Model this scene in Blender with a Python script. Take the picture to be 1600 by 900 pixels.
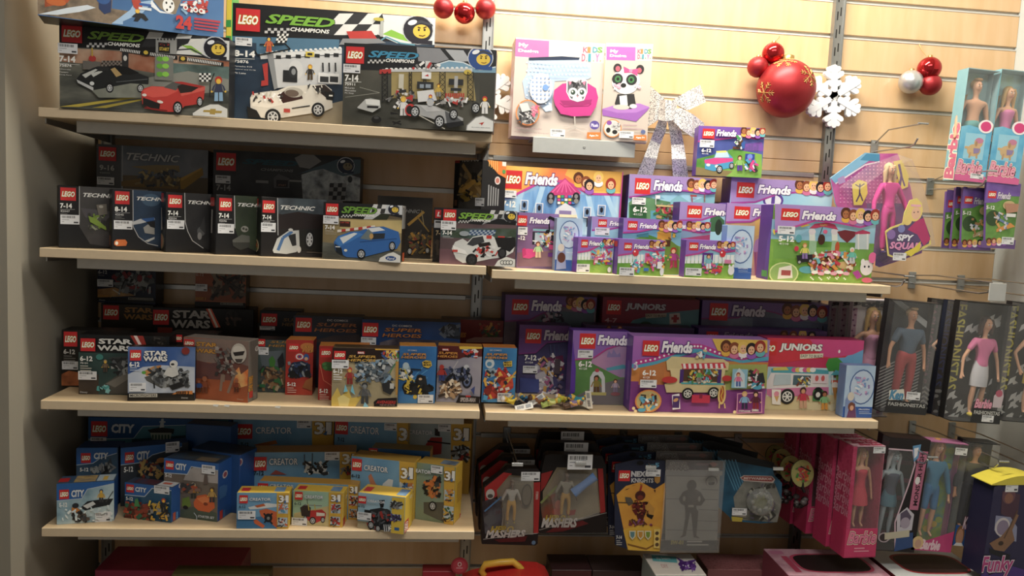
import bpy, bmesh, math, random
import numpy as np
from mathutils import Vector, Matrix

for _o in list(bpy.data.objects):
    bpy.data.objects.remove(_o)
SC = bpy.context.scene
COL = SC.collection
R = math.radians

# ------------------------------------------------------------------ camera
F_PX = 1219.34                      # focal length in pixels of a 1600 px wide frame
CAM = np.array([0.8835, -2.2101, 1.6192])
def _cam_axes(a=-.092, b=.098, c=-.048):
    ca, sa, cb, sb, cc, s_c = math.cos(a), math.sin(a), math.cos(b), math.sin(b), math.cos(c), math.sin(c)
    r = np.array([cb, -sb, 0.]); u = np.array([0., 0, 1]); f = np.array([sb, cb, 0.])
    f, u = f*ca+u*sa, u*ca-f*sa
    r, u = r*cc-u*s_c, u*cc+r*s_c
    return r, u, f
CR, CU, CF = _cam_axes()
cam = bpy.data.cameras.new('camera')
cam.sensor_width = 36.0
cam.lens = F_PX/1600*36
cam.clip_start = .05
camo = bpy.data.objects.new('camera', cam); COL.objects.link(camo)
camo.matrix_world = Matrix([[CR[0], CU[0], -CF[0], CAM[0]], [CR[1], CU[1], -CF[1], CAM[1]], [CR[2], CU[2], -CF[2], CAM[2]], [0, 0, 0, 1]])
SC.camera = camo

# ------------------------------------------------------------------ light and exposure
SC.view_settings.view_transform = 'Standard'
SC.view_settings.look = 'None'
SC.view_settings.gamma = 1.0
SC.view_settings.use_curve_mapping = False
SC.view_settings.exposure = 0.0
w = bpy.data.worlds.new('shop_air'); SC.world = w; w.use_nodes = True
w.node_tree.nodes['Background'].inputs[0].default_value = (1.0, .93, .84, 1)
w.node_tree.nodes['Background'].inputs[1].default_value = .2
def area(name, loc, target, sx, sy, power, col=(1, .95, .87), spread=180):
    l = bpy.data.lights.new(name, 'AREA'); l.shape = 'RECTANGLE'; l.size = sx; l.size_y = sy
    l.energy = power; l.color = col; l.spread = R(spread)
    o = bpy.data.objects.new(name, l); COL.objects.link(o)
    o.location = loc
    o.rotation_euler = (Vector(target)-Vector(loc)).to_track_quat('-Z', 'Y').to_euler()
    return o
area('ceiling_lamp_light', (1.35, -.5, 2.88), (1.35, -.12, 2.1), 1.2, .2, 44, (1, .93, .78))
area('ceiling_panel_light', (1.25, -1.7, 2.96), (1.2, -.3, 1.5), 1.5, .6, 33)

# ------------------------------------------------------------------ materials
def lin(h):
    h = h.lstrip('#')
    if len(h) == 3: h = ''.join(c*2 for c in h)
    v = [int(h[i:i+2], 16)/255 for i in (0, 2, 4)]
    v = [((x+.055)/1.055)**2.4 if x > .04045 else x/12.92 for x in v]; g = .3*v[0]+.55*v[1]+.15*v[2]
    return tuple((x*.88+g*.12)*.96+.002 for x in v)+(1,)
_M = {}
def mat(col, rough=.42, metal=0., var=.06, scale=60., spec=.4, emit=0.):
    """printed card, plastic or paint of one colour with a faint procedural mottling"""
    key = ('m', col, rough, metal, var, scale, spec)
    if key in _M: return _M[key]
    m = bpy.data.materials.new('print_'+col.strip('#')); m.use_nodes = True
    nt = m.node_tree; b = nt.nodes['Principled BSDF']
    b.inputs['Roughness'].default_value = rough; b.inputs['Metallic'].default_value = metal
    b.inputs['Specular IOR Level'].default_value = spec
    tc = nt.nodes.new('ShaderNodeTexCoord'); nz = nt.nodes.new('ShaderNodeTexNoise')
    nz.inputs['Scale'].default_value = scale; nz.inputs['Detail'].default_value = 2
    nt.links.new(tc.outputs['Object'], nz.inputs['Vector'])
    mx = nt.nodes.new('ShaderNodeMix'); mx.data_type = 'RGBA'
    c = lin(col)
    mx.inputs[6].default_value = tuple(x*(1-var) for x in c[:3])+(1,)
    mx.inputs[7].default_value = tuple(min(1, x*(1+var)+.002) for x in c[:3])+(1,)
    nt.links.new(nz.outputs[0], mx.inputs[0]); nt.links.new(mx.outputs[2], b.inputs['Base Color'])
    _M[key] = m; return m
def pic(cols, scale=18., rough=.4, stretch=(1, 1, 1), detail=4., lo=.3, hi=.7):
    """a printed picture ground: several inks mixed by noise"""
    key = ('p', tuple(cols), scale, rough, stretch, detail)
    if key in _M: return _M[key]
    m = bpy.data.materials.new('picture_ground'); m.use_nodes = True
    nt = m.node_tree; b = nt.nodes['Principled BSDF']; b.inputs['Roughness'].default_value = rough
    b.inputs['Specular IOR Level'].default_value = .4
    tc = nt.nodes.new('ShaderNodeTexCoord'); mp = nt.nodes.new('ShaderNodeMapping'); mp.inputs['Scale'].default_value = stretch
    nz = nt.nodes.new('ShaderNodeTexNoise'); nz.inputs['Scale'].default_value = scale; nz.inputs['Detail'].default_value = detail
    rp = nt.nodes.new('ShaderNodeValToRGB'); e = rp.color_ramp.elements
    n = len(cols)
    for i, c in enumerate(cols):
        pos = lo+(hi-lo)*i/max(1, n-1)
        if i < 2: e[i].position = pos
        el = e[i] if i < 2 else e.new(pos)
        el.color = lin(c)
    nt.links.new(tc.outputs['Object'], mp.inputs[0]); nt.links.new(mp.outputs[0], nz.inputs['Vector'])
    nt.links.new(nz.outputs[0], rp.inputs[0]); nt.links.new(rp.outputs[0], b.inputs['Base Color'])
    _M[key] = m; return m
def wood(name, c1, c2, c3, rough=.45, scale=(1.2, 30, 30)):
    m = bpy.data.materials.new(name); m.use_nodes = True
    nt = m.node_tree; b = nt.nodes['Principled BSDF']; b.inputs['Roughness'].default_value = rough
    tc = nt.nodes.new('ShaderNodeTexCoord'); mp = nt.nodes.new('ShaderNodeMapping'); mp.inputs['Scale'].default_value = scale
    nz = nt.nodes.new('ShaderNodeTexNoise'); nz.inputs['Scale'].default_value = 3; nz.inputs['Detail'].default_value = 6; nz.inputs['Distortion'].default_value = .4
    rp = nt.nodes.new('ShaderNodeValToRGB'); e = rp.color_ramp.elements
    e[0].position = .3; e[0].color = lin(c1); e[1].position = .7; e[1].color = lin(c3); k = e.new(.5); k.color = lin(c2)
    nt.links.new(tc.outputs['Object'], mp.inputs[0]); nt.links.new(mp.outputs[0], nz.inputs['Vector'])
    nt.links.new(nz.outputs[0], rp.inputs[0]); nt.links.new(rp.outputs[0], b.inputs['Base Color'])
    return m
def clear(col='#ffffff', alpha=.12, rough=.08, ior=1.45):
    """thin clear plastic film: mostly see-through with a glossy skin"""
    key = ('c', col, alpha, rough)
    if key in _M: return _M[key]
    m = bpy.data.materials.new('clear_plastic'); m.use_nodes = True
    nt = m.node_tree; out = nt.nodes['Material Output']; nt.nodes.remove(nt.nodes['Principled BSDF'])
    tr = nt.nodes.new('ShaderNodeBsdfTransparent'); tr.inputs[0].default_value = (.97, .97, .97, 1)
    df = nt.nodes.new('ShaderNodeBsdfDiffuse'); df.inputs[0].default_value = lin(col)
    gl = nt.nodes.new('ShaderNodeBsdfGlossy'); gl.inputs['Roughness'].default_value = rough
    nz = nt.nodes.new('ShaderNodeTexNoise'); nz.inputs['Scale'].default_value = 9
    tc = nt.nodes.new('ShaderNodeTexCoord'); nt.links.new(tc.outputs['Object'], nz.inputs['Vector'])
    bp = nt.nodes.new('ShaderNodeBump'); bp.inputs['Strength'].default_value = .25; bp.inputs['Distance'].default_value = .02
    nt.links.new(nz.outputs[0], bp.inputs['Height']); nt.links.new(bp.outputs[0], gl.inputs['Normal'])
    a = nt.nodes.new('ShaderNodeMixShader'); a.inputs[0].default_value = alpha
    nt.links.new(tr.outputs[0], a.inputs[1]); nt.links.new(df.outputs[0], a.inputs[2])
    fr = nt.nodes.new('ShaderNodeLayerWeight'); pw = nt.nodes.new('ShaderNodeMath'); pw.operation = 'POWER'; pw.inputs[1].default_value = 4
    ad = nt.nodes.new('ShaderNodeMath'); ad.operation = 'MULTIPLY_ADD'; ad.inputs[1].default_value = .5; ad.inputs[2].default_value = .035
    nt.links.new(fr.outputs['Facing'], pw.inputs[0]); nt.links.new(pw.outputs[0], ad.inputs[0])
    s = nt.nodes.new('ShaderNodeMixShader'); nt.links.new(ad.outputs[0], s.inputs[0])
    nt.links.new(a.outputs[0], s.inputs[1]); nt.links.new(gl.outputs[0], s.inputs[2])
    nt.links.new(s.outputs[0], out.inputs[0])
    _M[key] = m; return m

# ------------------------------------------------------------------ mesh building
class MB:
    """collects faces with materials, links them as ONE mesh object"""
    def __init__(s): s.v = []; s.f = []; s.m = []; s.mats = []; s.smooth = []
    def mi(s, m):
        if isinstance(m, str): m = mat(m)
        if m not in s.mats: s.mats.append(m)
        return s.mats.index(m)
    def add(s, vs, fs, m, smooth=False):
        o = len(s.v); k = s.mi(m)
        s.v += [tuple(v) for v in vs]
        for f in fs: s.f.append(tuple(i+o for i in f)); s.m.append(k); s.smooth.append(smooth)
    def box(s, a, b, m, M=None):
        x0, y0, z0 = a; x1, y1, z1 = b
        vs = [Vector(p) for p in ((x0, y0, z0), (x1, y0, z0), (x1, y1, z0), (x0, y1, z0), (x0, y0, z1), (x1, y0, z1), (x1, y1, z1), (x0, y1, z1))]
        if M is not None: vs = [M @ v for v in vs]
        s.add(vs, [(0, 3, 2, 1), (4, 5, 6, 7), (0, 1, 5, 4), (1, 2, 6, 5), (2, 3, 7, 6), (3, 0, 4, 7)], m)
    def bbox(s, a, b, m, r=.001, seg=1):
        """box with softened edges; m is one material or a function of the face normal"""
        bm = bmesh.new(); bmesh.ops.create_cube(bm, size=1)
        for v in bm.verts: v.co = Vector([a[i]+(b[i]-a[i])*(v.co[i]+.5) for i in range(3)])
        bmesh.ops.bevel(bm, geom=bm.edges[:], offset=r, segments=seg, affect='EDGES', profile=.6)
        bm.normal_update(); bm.verts.index_update()
        vs = [v.co.copy() for v in bm.verts]
        o = len(s.v); s.v += [tuple(v) for v in vs]
        for f in bm.faces:
            s.f.append(tuple(v.index+o for v in f.verts)); s.m.append(s.mi(m(f.normal) if callable(m) else m)); s.smooth.append(False)
        bm.free()
    def prism(s, pts, d, m, M=None, m_side=None, bevel=0):
        """outline in the x-z plane (y=0 in front) pushed back by d"""
        n = len(pts)
        vs = [Vector((p[0], 0, p[1])) for p in pts]+[Vector((p[0], d, p[1])) for p in pts]
        if M is not None: vs = [M @ v for v in vs]
        area2 = sum(pts[i][0]*pts[(i+1) % n][1]-pts[(i+1) % n][0]*pts[i][1] for i in range(n))
        f0 = tuple(range(n)); f1 = tuple(range(2*n-1, n-1, -1))
        sd = [(i, i+n, (i+1) % n+n, (i+1) % n) for i in range(n)]
        if area2 < 0: f0, f1, sd = f0[::-1], f1[::-1], [q[::-1] for q in sd]
        s.add(vs, [f0, f1], m)
        s.add(vs, sd, m_side or m)
    def tube(s, pts, r, m, n=8, caps=True):
        pts = [Vector(p) for p in pts]; rs = r if isinstance(r, (list, tuple)) else [r]*len(pts)
        vs = []; k = len(pts); up = None
        for i, p in enumerate(pts):
            t = (pts[min(i+1, k-1)]-pts[max(i-1, 0)]).normalized()
            if up is None:
                up = t.orthogonal().normalized()
            else:
                up = (up-t*up.dot(t)).normalized()
            sd = t.cross(up)
            for j in range(n):
                a = 2*math.pi*j/n; vs.append(p+(up*math.cos(a)+sd*math.sin(a))*rs[i])
        fs = [(i*n+j, i*n+(j+1) % n, (i+1)*n+(j+1) % n, (i+1)*n+j) for i in range(k-1) for j in range(n)]
        s.add(vs, fs, m, True)
        if caps: s.add(vs, [tuple(range(n-1, -1, -1)), tuple(range((k-1)*n, k*n))], m)
    def lathe(s, prof, m, n=24, M=None, sx=1, sy=1):
        """prof [(r,z)...] about z"""
        vs = []
        for r, z in prof:
            for j in range(n):
                a = 2*math.pi*j/n; v = Vector((r*math.cos(a)*sx, r*math.sin(a)*sy, z)); vs.append(M @ v if M is not None else v)
        k = len(prof)
        s.add(vs, [(i*n+j, i*n+(j+1) % n, (i+1)*n+(j+1) % n, (i+1)*n+j) for i in range(k-1) for j in range(n)], m, True)
        s.add(vs, [tuple(range(n-1, -1, -1)), tuple(range((k-1)*n, k*n))], m)
    def ball(s, c, r, m, n=24, k=14, sq=(1, 1, 1), M=None):
        prof = []; c = Vector(c); vs = []
        for i in range(k+1):
            t = math.pi*i/k
            for j in range(n):
                a = 2*math.pi*j/n
                v = Vector((math.sin(t)*math.cos(a)*sq[0], math.sin(t)*math.sin(a)*sq[1], -math.cos(t)*sq[2]))*r
                if M is not None: v = M @ v
                vs.append(c+v)
        s.add(vs, [(i*n+j, i*n+(j+1) % n, (i+1)*n+(j+1) % n, (i+1)*n+j) for i in range(k) for j in range(n)], m, True)
    def build(s, name, parent=None, M=None, weld=False):
        me = bpy.data.meshes.new(name)
        me.from_pydata(s.v, [], s.f)
        for m in s.mats: me.materials.append(m)
        me.polygons.foreach_set('material_index', s.m); me.polygons.foreach_set('use_smooth', s.smooth)
        me.update()
        o = bpy.data.objects.new(name, me); COL.objects.link(o)
        if parent is not None: o.parent = parent
        if M is not None: o.matrix_world = M
        return o
def tag(o, label, cat, group=None, kind=None):
    if label: o['label'] = label
    if cat: o['category'] = cat
    if group: o['group'] = group
    if kind: o['kind'] = kind
    return o
def empty(name, M, label=None, cat=None, group=None):
    o = bpy.data.objects.new(name, None); o.empty_display_size = .02; COL.objects.link(o)
    o.matrix_world = M
    return tag(o, label, cat, group)
def struct(o): o['kind'] = 'structure'; return o
def T(x, y, z, rz=0, rx=0, ry=0):
    return Matrix.Translation((x, y, z)) @ Matrix.Rotation(rz, 4, 'Z') @ Matrix.Rotation(ry, 4, 'Y') @ Matrix.Rotation(rx, 4, 'X')

# ------------------------------------------------------------------ measuring on the photograph
def ray(x, y):
    d = CF+CR*((x-800)/F_PX)-CU*((y-450)/F_PX)
    return d
def proj(P):
    d = np.asarray(P, float)-CAM; z = d @ CF
    return np.array([800+F_PX*(d @ CR)/z, 450-F_PX*(d @ CU)/z])
def at(x, y, Y):
    """world point seen at x, y on the plane Y metres in front of the slat wall"""
    d = ray(x, y); return CAM+d*((Y-CAM[1])/d[1])
def fit_box(quad, Zb, Y0, sY, yaw0, syaw):
    """size, place and turn of an upright box from its front's corners TL TR BR BL (None = hidden)"""
    q = [p for p in quad if p is not None]
    ys = [p[1] for p in q]; xs = [p[0] for p in q]
    a = at(min(xs), max(ys), Y0); b = at(max(xs), min(ys), Y0)
    p = np.array([a[0], Y0, math.radians(yaw0), max(.03, b[0]-a[0]), max(.03, b[2]-Zb)])
    def res(p):
        X, Y, yw, W, H = p; c, s_ = math.cos(yw), math.sin(yw); o = []
        for k, pt in enumerate(quad):
            if pt is None: continue
            dx = W if k in (1, 2) else 0; dz = H if k in (0, 1) else 0
            u = proj((X+c*dx, Y+s_*dx, Zb+dz)); o += [u[0]-pt[0], u[1]-pt[1]]
        o += [(Y-Y0)/sY, (yw-math.radians(yaw0))/math.radians(syaw)]
        return np.array(o)
    lam = .01
    for _ in range(25):
        r = res(p); J = np.zeros((len(r), 5))
        for i in range(5):
            h = 1e-5; qq = p.copy(); qq[i] += h; J[:, i] = (res(qq)-r)/h
        A = J.T @ J; st = np.linalg.solve(A+lam*np.diag(np.diag(A)+1e-9), -J.T @ r)
        if (res(p+st)**2).sum() < (r**2).sum(): p = p+st; lam *= .5
        else: lam *= 4
    return p

# ------------------------------------------------------------------ lettering
_T = {}
def glyphs(s, shear=0., off=0., space=1.):
    key = (s, shear, off, space)
    if key in _T: return _T[key]
    c = bpy.data.curves.new('lettering', 'FONT'); c.body = s; c.shear = shear; c.offset = off; c.resolution_u = 2
    c.space_character = space; c.fill_mode = 'FRONT'
    o = bpy.data.objects.new('lettering', c); COL.objects.link(o)
    me = bpy.data.meshes.new_from_object(o.evaluated_get(bpy.context.evaluated_depsgraph_get()))
    vs = [(v.co.x, v.co.y) for v in me.vertices]; fs = [tuple(f.vertices) for f in me.polygons]
    bpy.data.objects.remove(o); bpy.data.curves.remove(c); bpy.data.meshes.remove(me)
    _T[key] = (vs, fs); return _T[key]
def clip(poly, W, H):
    for ax, lim, sg in ((0, 0, 1), (0, W, -1), (1, 0, 1), (1, H, -1)):
        if not poly: return poly
        out = []
        for i, p in enumerate(poly):
            q = poly[i-1]; a = (p[ax]-lim)*sg; b = (q[ax]-lim)*sg
            if (a < 0) != (b < 0):
                t = b/(b-a); out.append((q[0]+(p[0]-q[0])*t, q[1]+(p[1]-q[1])*t))
            if a >= 0: out.append(p)
        poly = out
    return poly

class Face:
    """one printed face of a thing. Drawing takes zoomed-crop coordinates of the photograph (see cr), turned into metres on the face"""
    def __init__(s, mb, root, M, O, U, V, N, W, H, parts=None):
        s.mb = mb; s.root = root; s.M = M; s.Mi = M.inverted(); s.O = Vector(O); s.U = Vector(U); s.V = Vector(V); s.N = Vector(N)
        s.W = W; s.H = H; s.k = 1; s.c = (0, 0, 1); s.raw = None
        s.co = s.Mi @ Vector(CAM)
    def cr(s, x, y, sc): s.c = (x, y, sc); return s
    def uv(s, x, y):
        if s.raw: return (x*s.raw[0]+s.raw[2], s.H-(y*s.raw[1]+s.raw[3]))
        d = s.Mi.to_3x3() @ Vector(ray(s.c[0]+x/s.c[2], s.c[1]+y/s.c[2]))
        t = (s.O-s.co).dot(s.N)/d.dot(s.N); P = s.co+d*t-s.O
        return (P.dot(s.U), P.dot(s.V))
    def put(s, pts, m, mb=None, up=0):
        pts = clip(pts, s.W, s.H) if mb is None else pts
        if len(pts) < 3: return
        a = sum(pts[i-1][0]*pts[i][1]-pts[i][0]*pts[i-1][1] for i in range(len(pts)))
        if abs(a) < 1e-9: return
        if a < 0: pts = pts[::-1]
        h = s.N*(s.k*5e-5+2e-4+up)
        if s.U.cross(s.V).dot(s.N) < 0: pts = pts[::-1]
        (mb or s.mb).add([s.O+s.U*p[0]+s.V*p[1]+h for p in pts], [tuple(range(len(pts)))], m)
    def step(s): s.k += 1
    def poly(s, pts, m, mb=None):
        s.step(); s.put([s.uv(*p) for p in pts], m, mb)
    def rect(s, x0, y0, x1, y1, m, mb=None):
        s.step(); a = s.uv(x0, y0); b = s.uv(x1, y1)
        s.put([(a[0], b[1]), (b[0], b[1]), (b[0], a[1]), (a[0], a[1])], m, mb)
    def fill(s, m, u0=0, v0=0, u1=1, v1=1):
        """part of the face as shares of its width and height, v downwards"""
        s.step(); s.put([(u0*s.W, (1-v1)*s.H), (u1*s.W, (1-v1)*s.H), (u1*s.W, (1-v0)*s.H), (u0*s.W, (1-v0)*s.H)], m)
    def ell(s, cx, cy, rx, ry, m, rot=0, n=20, mb=None):
        s.step(); c = s.uv(cx, cy); e = s.uv(cx+rx, cy); g = s.uv(cx, cy+ry)
        ax = (e[0]-c[0]); by = abs(g[1]-c[1]); cr_, sr = math.cos(R(rot)), math.sin(R(rot))
        s.put([(c[0]+ax*math.cos(t)*cr_-by*math.sin(t)*sr, c[1]+ax*math.cos(t)*sr+by*math.sin(t)*cr_) for t in [2*math.pi*i/n for i in range(n)]], m, mb)
    def line(s, pts, wd, m, mb=None):
        s.step(); q = [s.uv(*p) for p in pts]; e = s.uv(pts[0][0]+wd, pts[0][1]); h = abs(e[0]-q[0][0])/2
        for a, b in zip(q, q[1:]):
            d = (b[0]-a[0], b[1]-a[1]); L = math.hypot(*d) or 1; n = (-d[1]/L*h, d[0]/L*h)
            s.put([(a[0]+n[0], a[1]+n[1]), (b[0]+n[0], b[1]+n[1]), (b[0]-n[0], b[1]-n[1]), (a[0]-n[0], a[1]-n[1])], m, mb)
    def text(s, t, x0, y0, x1, y1, m, shear=0., bold=.012, out=None, ow=.05, mb=None, space=1., turn=0):
        """lettering fitted to the box TL..BR; turn = 90 reads upwards, -90 downwards"""
        a = s.uv(x0, y0); b = s.uv(x1, y1); bw, bh = b[0]-a[0], a[1]-b[1]
        vs, fs = glyphs(t, shear, 0., space)
        if not vs: return
        lx = min(v[0] for v in vs); hx = max(v[0] for v in vs); ly = min(v[1] for v in vs); hy = max(v[1] for v in vs)
        for mm, of in ([(out, ow)] if isinstance(out, str) or out is not None and not isinstance(out, list) else (out or []))+[(m, bold)]:
            vs, fs = glyphs(t, shear, of, space); s.step()
            def tr(v):
                px, py = (v[0]-lx)/(hx-lx), (v[1]-ly)/(hy-ly)
                if turn == 90: px, py = 1-py, px
                elif turn == -90: px, py = py, 1-px
                return (a[0]+px*bw, b[1]+py*bh)
            for f in fs: s.put([tr(vs[i]) for i in f], mm, mb)
    # -- marks every building-toy box carries
    def logo(s, x0, y0, x1, y1):
        mb = MB(); s.rect(x0, y0, x1, y1, '#d8141c', mb)
        w_, h_ = x1-x0, y1-y0
        s.text('LEGO', x0+.1*w_, y0+.3*h_, x1-.09*w_, y1-.3*h_, '#ffffff', .25, .03, [('#1a1212', .09), ('#f5d21c', .07)], mb=mb)
        mb.build('logo', s.root)
    def label(s, x0, y0, x1, y1, name='price_label'):
        mb = MB(); s.k += 6; a = s.uv(x0, y0); b = s.uv(x1, y1); w_, h_ = b[0]-a[0], a[1]-b[1]
        if s.raw: pass
        s.put([(a[0], b[1]), (b[0], b[1]), (b[0], a[1]), (a[0], a[1])], mat('#e4e6ea', .5), mb)
        s.step(); rr = random.Random(int(a[0]*1e4)); x = a[0]+.08*w_
        while x < b[0]-.22*w_:
            g = w_*rr.uniform(.012, .035); s.put([(x, a[1]-.36*h_), (x+g, a[1]-.36*h_), (x+g, a[1]-.1*h_), (x, a[1]-.1*h_)], '#23262c', mb); x += g+w_*rr.uniform(.012, .03)
        for q, l in ((.5, .45), (.72, .2)):
            s.put([(a[0]+.08*w_, a[1]-(q+.05)*h_), (a[0]+l*w_, a[1]-(q+.05)*h_), (a[0]+l*w_, a[1]-q*h_), (a[0]+.08*w_, a[1]-q*h_)], '#8a8d94', mb)
        s.put([(b[0]-.3*w_, a[1]-.88*h_), (b[0]-.06*w_, a[1]-.88*h_), (b[0]-.06*w_, a[1]-.72*h_), (b[0]-.3*w_, a[1]-.72*h_)], '#3c3f46', mb)
        mb.build(name, s.root)
    def scatter(s, x0, y0, x1, y1, cols, n=30, r=6, seed=0):
        """small angular pieces, the look of a printed brick model"""
        rr = random.Random(seed*977+n)
        for i in range(n):
            cx, cy = rr.uniform(x0, x1), rr.uniform(y0, y1); a = rr.uniform(0, 3.1); l = r*rr.uniform(.5, 1.6); h = r*rr.uniform(.25, .7)
            ca, sa = math.cos(a), math.sin(a)
            s.poly([(cx+ca*i_*l-sa*j_*h, cy+(sa*i_*l+ca*j_*h)) for i_, j_ in ((-1, -1), (1, -1), (1, 1), (-1, 1))], rr.choice(cols))
    def checker(s, x0, y0, x1, y1, nx, ny, a, b, sk=0):
        dx, dy = (x1-x0)/nx, (y1-y0)/ny
        s.poly([(x0, y0), (x1, y0), (x1-sk, y1), (x0-sk, y1)], a); s.step()
        for i in range(nx):
            for j in range(ny):
                if (i+j) % 2:
                    k0, k1 = -sk*j/ny, -sk*(j+1)/ny
                    s.put([s.uv(x0+i*dx+k0, y0+j*dy), s.uv(x0+(i+1)*dx+k0, y0+j*dy), s.uv(x0+(i+1)*dx+k1, y0+(j+1)*dy), s.uv(x0+i*dx+k1, y0+(j+1)*dy)], b)
    def fig(s, cx, y0, y1, torso='#444', legs='#222', hair='#4a2a14', skin='#f0c020', arms=None):
        """toy figure printed on a box, y0 top, y1 feet"""
        h = y1-y0; w_ = h*.2
        s.poly([(cx-w_*.9, y1), (cx-w_*.1, y1), (cx-w_*.1, y1-.38*h), (cx-w_*.8, y1-.38*h)], legs)
        s.poly([(cx+w_*.1, y1), (cx+w_*.9, y1), (cx+w_*.8, y1-.38*h), (cx+w_*.1, y1-.38*h)], legs)
        s.poly([(cx-w_*.9, y1-.36*h), (cx+w_*.9, y1-.36*h), (cx+w_*.6, y1-.7*h), (cx-w_*.6, y1-.7*h)], torso)
        for g in (-1, 1):
            s.poly([(cx+g*w_*.6, y1-.7*h), (cx+g*w_*1.1, y1-.62*h), (cx+g*w_*1.5, y1-.42*h), (cx+g*w_*1.2, y1-.38*h)], arms or torso)
            s.ell(cx+g*w_*1.4, y1-.39*h, w_*.22, w_*.22, skin, n=8)
        s.ell(cx, y0+.14*h, w_*.75, .16*h, hair, n=12); s.ell(cx, y0+.19*h, w_*.5, .11*h, skin, n=12)
    def wheel(s, cx, cy, r, rim='#c8ccd0', sq=.8):
        s.ell(cx, cy, r*sq, r, '#17181a'); s.ell(cx, cy, r*sq*.68, r*.68, rim); s.ell(cx, cy, r*sq*.55, r*.55, '#3a3c40')
        for a in range(0, 360, 60):
            s.line([(cx, cy), (cx+r*sq*.62*math.cos(R(a)), cy+r*.62*math.sin(R(a)))], r*.16, rim)
        s.ell(cx, cy, r*sq*.18, r*.18, rim, n=10)
    def lines(s, x0, y0, x1, n, dy, m, h=.45, seed=1):
        """rows of small print"""
        rr = random.Random(seed)
        for i in range(n):
            e = x0+(x1-x0)*rr.uniform(.6, 1); s.rect(x0, y0+i*dy, e, y0+i*dy+dy*h, m)
    def heads(s, pts, r):
        """a row of printed girls' heads with different hair"""
        cols = ['#5a2a14', '#8a4420', '#e8c050', '#221820', '#a02a18']
        tops = ['#e8b030', '#d870a0', '#f0e8f0', '#9a58c0', '#60b8c0']
        for i, (x, y) in enumerate(pts):
            s.ell(x, y+r*1.2, r*.9, r*.7, tops[i % 5], n=10)
            s.ell(x, y, r*1.0, r*1.15, cols[i % 5], n=14); s.ell(x, y+r*.25, r*.6, r*.78, '#eeb88c' if i else '#b8703c', n=14)
            s.ell(x-r*.24, y+r*.15, r*.1, r*.13, '#2a1a14', n=6); s.ell(x+r*.24, y+r*.15, r*.1, r*.13, '#2a1a14', n=6)
            s.rect(x-r*.2, y+r*.55, x+r*.2, y+r*.66, '#c02a3a')

class Carton:
    """a closed printed box: top-level mesh standing upright, printed faces F L R T; logo and price_label become its parts"""
    def __init__(s, name, label, cat, X, Y, Z, yaw, W, D, H, front, side=None, top=None, group=None, M=None, bevel=.0012, rough=.38):
        s.W, s.D, s.H = W, D, H; side = side or front; top = top or side
        if M is None: M = T(X, Y, Z, yaw) @ T(W/2, D/2, 0)
        s.M = M; s.mb = MB(); s.args = (label, cat, group)
        mf, ms, mt = [mat(c, rough) if isinstance(c, str) else c for c in (front, side, top)]
        s.mb.bbox((-W/2, -D/2, 0), (W/2, D/2, H), lambda n: mf if n.y < -.9 else (mt if n.z > .6 else ms), bevel)
        s.root = bpy.data.objects.new(name, bpy.data.meshes.new(name)); COL.objects.link(s.root); s.root.matrix_world = M
        s.faces = {}; s.name = name
    def face(s, w_='F'):
        if w_ in s.faces: return s.faces[w_]
        W, D, H = s.W, s.D, s.H
        a = {'F': ((-W/2, -D/2, 0), (1, 0, 0), (0, 0, 1), (0, -1, 0), W, H),
             'L': ((-W/2, D/2, 0), (0, -1, 0), (0, 0, 1), (-1, 0, 0), D, H),
             'R': ((W/2, -D/2, 0), (0, 1, 0), (0, 0, 1), (1, 0, 0), D, H),
             'T': ((-W/2, -D/2, H), (1, 0, 0), (0, 1, 0), (0, 0, 1), W, D)}[w_]
        s.faces[w_] = Face(s.mb, s.root, s.M, *a); return s.faces[w_]
    def done(s):
        me = s.root.data; b = s.mb
        me.from_pydata(b.v, [], b.f)
        for m in b.mats: me.materials.append(m)
        me.polygons.foreach_set('material_index', b.m); me.update()
        tag(s.root, *s.args)
        return s.root
# ------------------------------------------------------------------ the room
def zz(mm): return (mm+2200)/1000
WOOD = wood('maple_slat','#d6ad79','#dcb584','#e0bc8d',.27,(9,9,1.6))
WOOD.node_tree.nodes['Principled BSDF'].inputs['Specular IOR Level'].default_value = .75
SHELF = wood('maple_shelf','#d6b88a','#dabf94','#dfc69c',.4,(1.5,14,14))
EDGE = mat('#d9c3a0',.45)
STEEL = mat('#a9aaa8',.35,.85)
LINER = mat('#c9c7c0',.4,.1)
GREYM = mat('#8f918f',.4,.7)
WHITE = mat('#d9dcdf',.4)
SLOT0,PITCH = -19.4,99.47
mb = MB(); ins = MB()
x0,x1 = -.03,2.56
k_hi,k_lo = -9,22
for k in range(k_hi,k_lo):
    zt = zz(SLOT0-PITCH*k)-.004; zb = zz(SLOT0-PITCH*(k+1))+.004
    if k == 3:
        mid = (zt+zb)/2-.012
        mb.bbox((x0,0,mid+.0006),(x1,.02,zt),WOOD,.0012); mb.bbox((x0,0,zb),(x1,.02,mid-.0006),WOOD,.0012)
    else: mb.bbox((x0,0,zb),(x1,.02,zt),WOOD,.0012)
mb.box((x0,.026,zz(SLOT0-PITCH*k_lo)),(x1,.05,zz(SLOT0-PITCH*k_hi)),mat('#6a5234',.6))
wall = struct(mb.build('wall_back'))
for k in range(k_hi+1,k_lo):
    z = zz(SLOT0-PITCH*k)
    ins.box((x0,.009,z-.006),(x1,.026,z+.006),LINER)
    ins.box((x0,-.0012,z-.0075),(x1,.009,z-.0035),LINER)
o = ins.build('slot_liner',wall)
for k,a,b in ((5,.03,.97),(8,.03,.97),(12,1.03,1.97),(4,1.03,1.97)):
    mb = MB(); z = zz(SLOT0-PITCH*k); mb.bbox((a,-.004,z-.010),(b,.006,z+.003),mat('#c4c4c0',.3,.6),.001); mb.build('metal_rail',wall)
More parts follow.
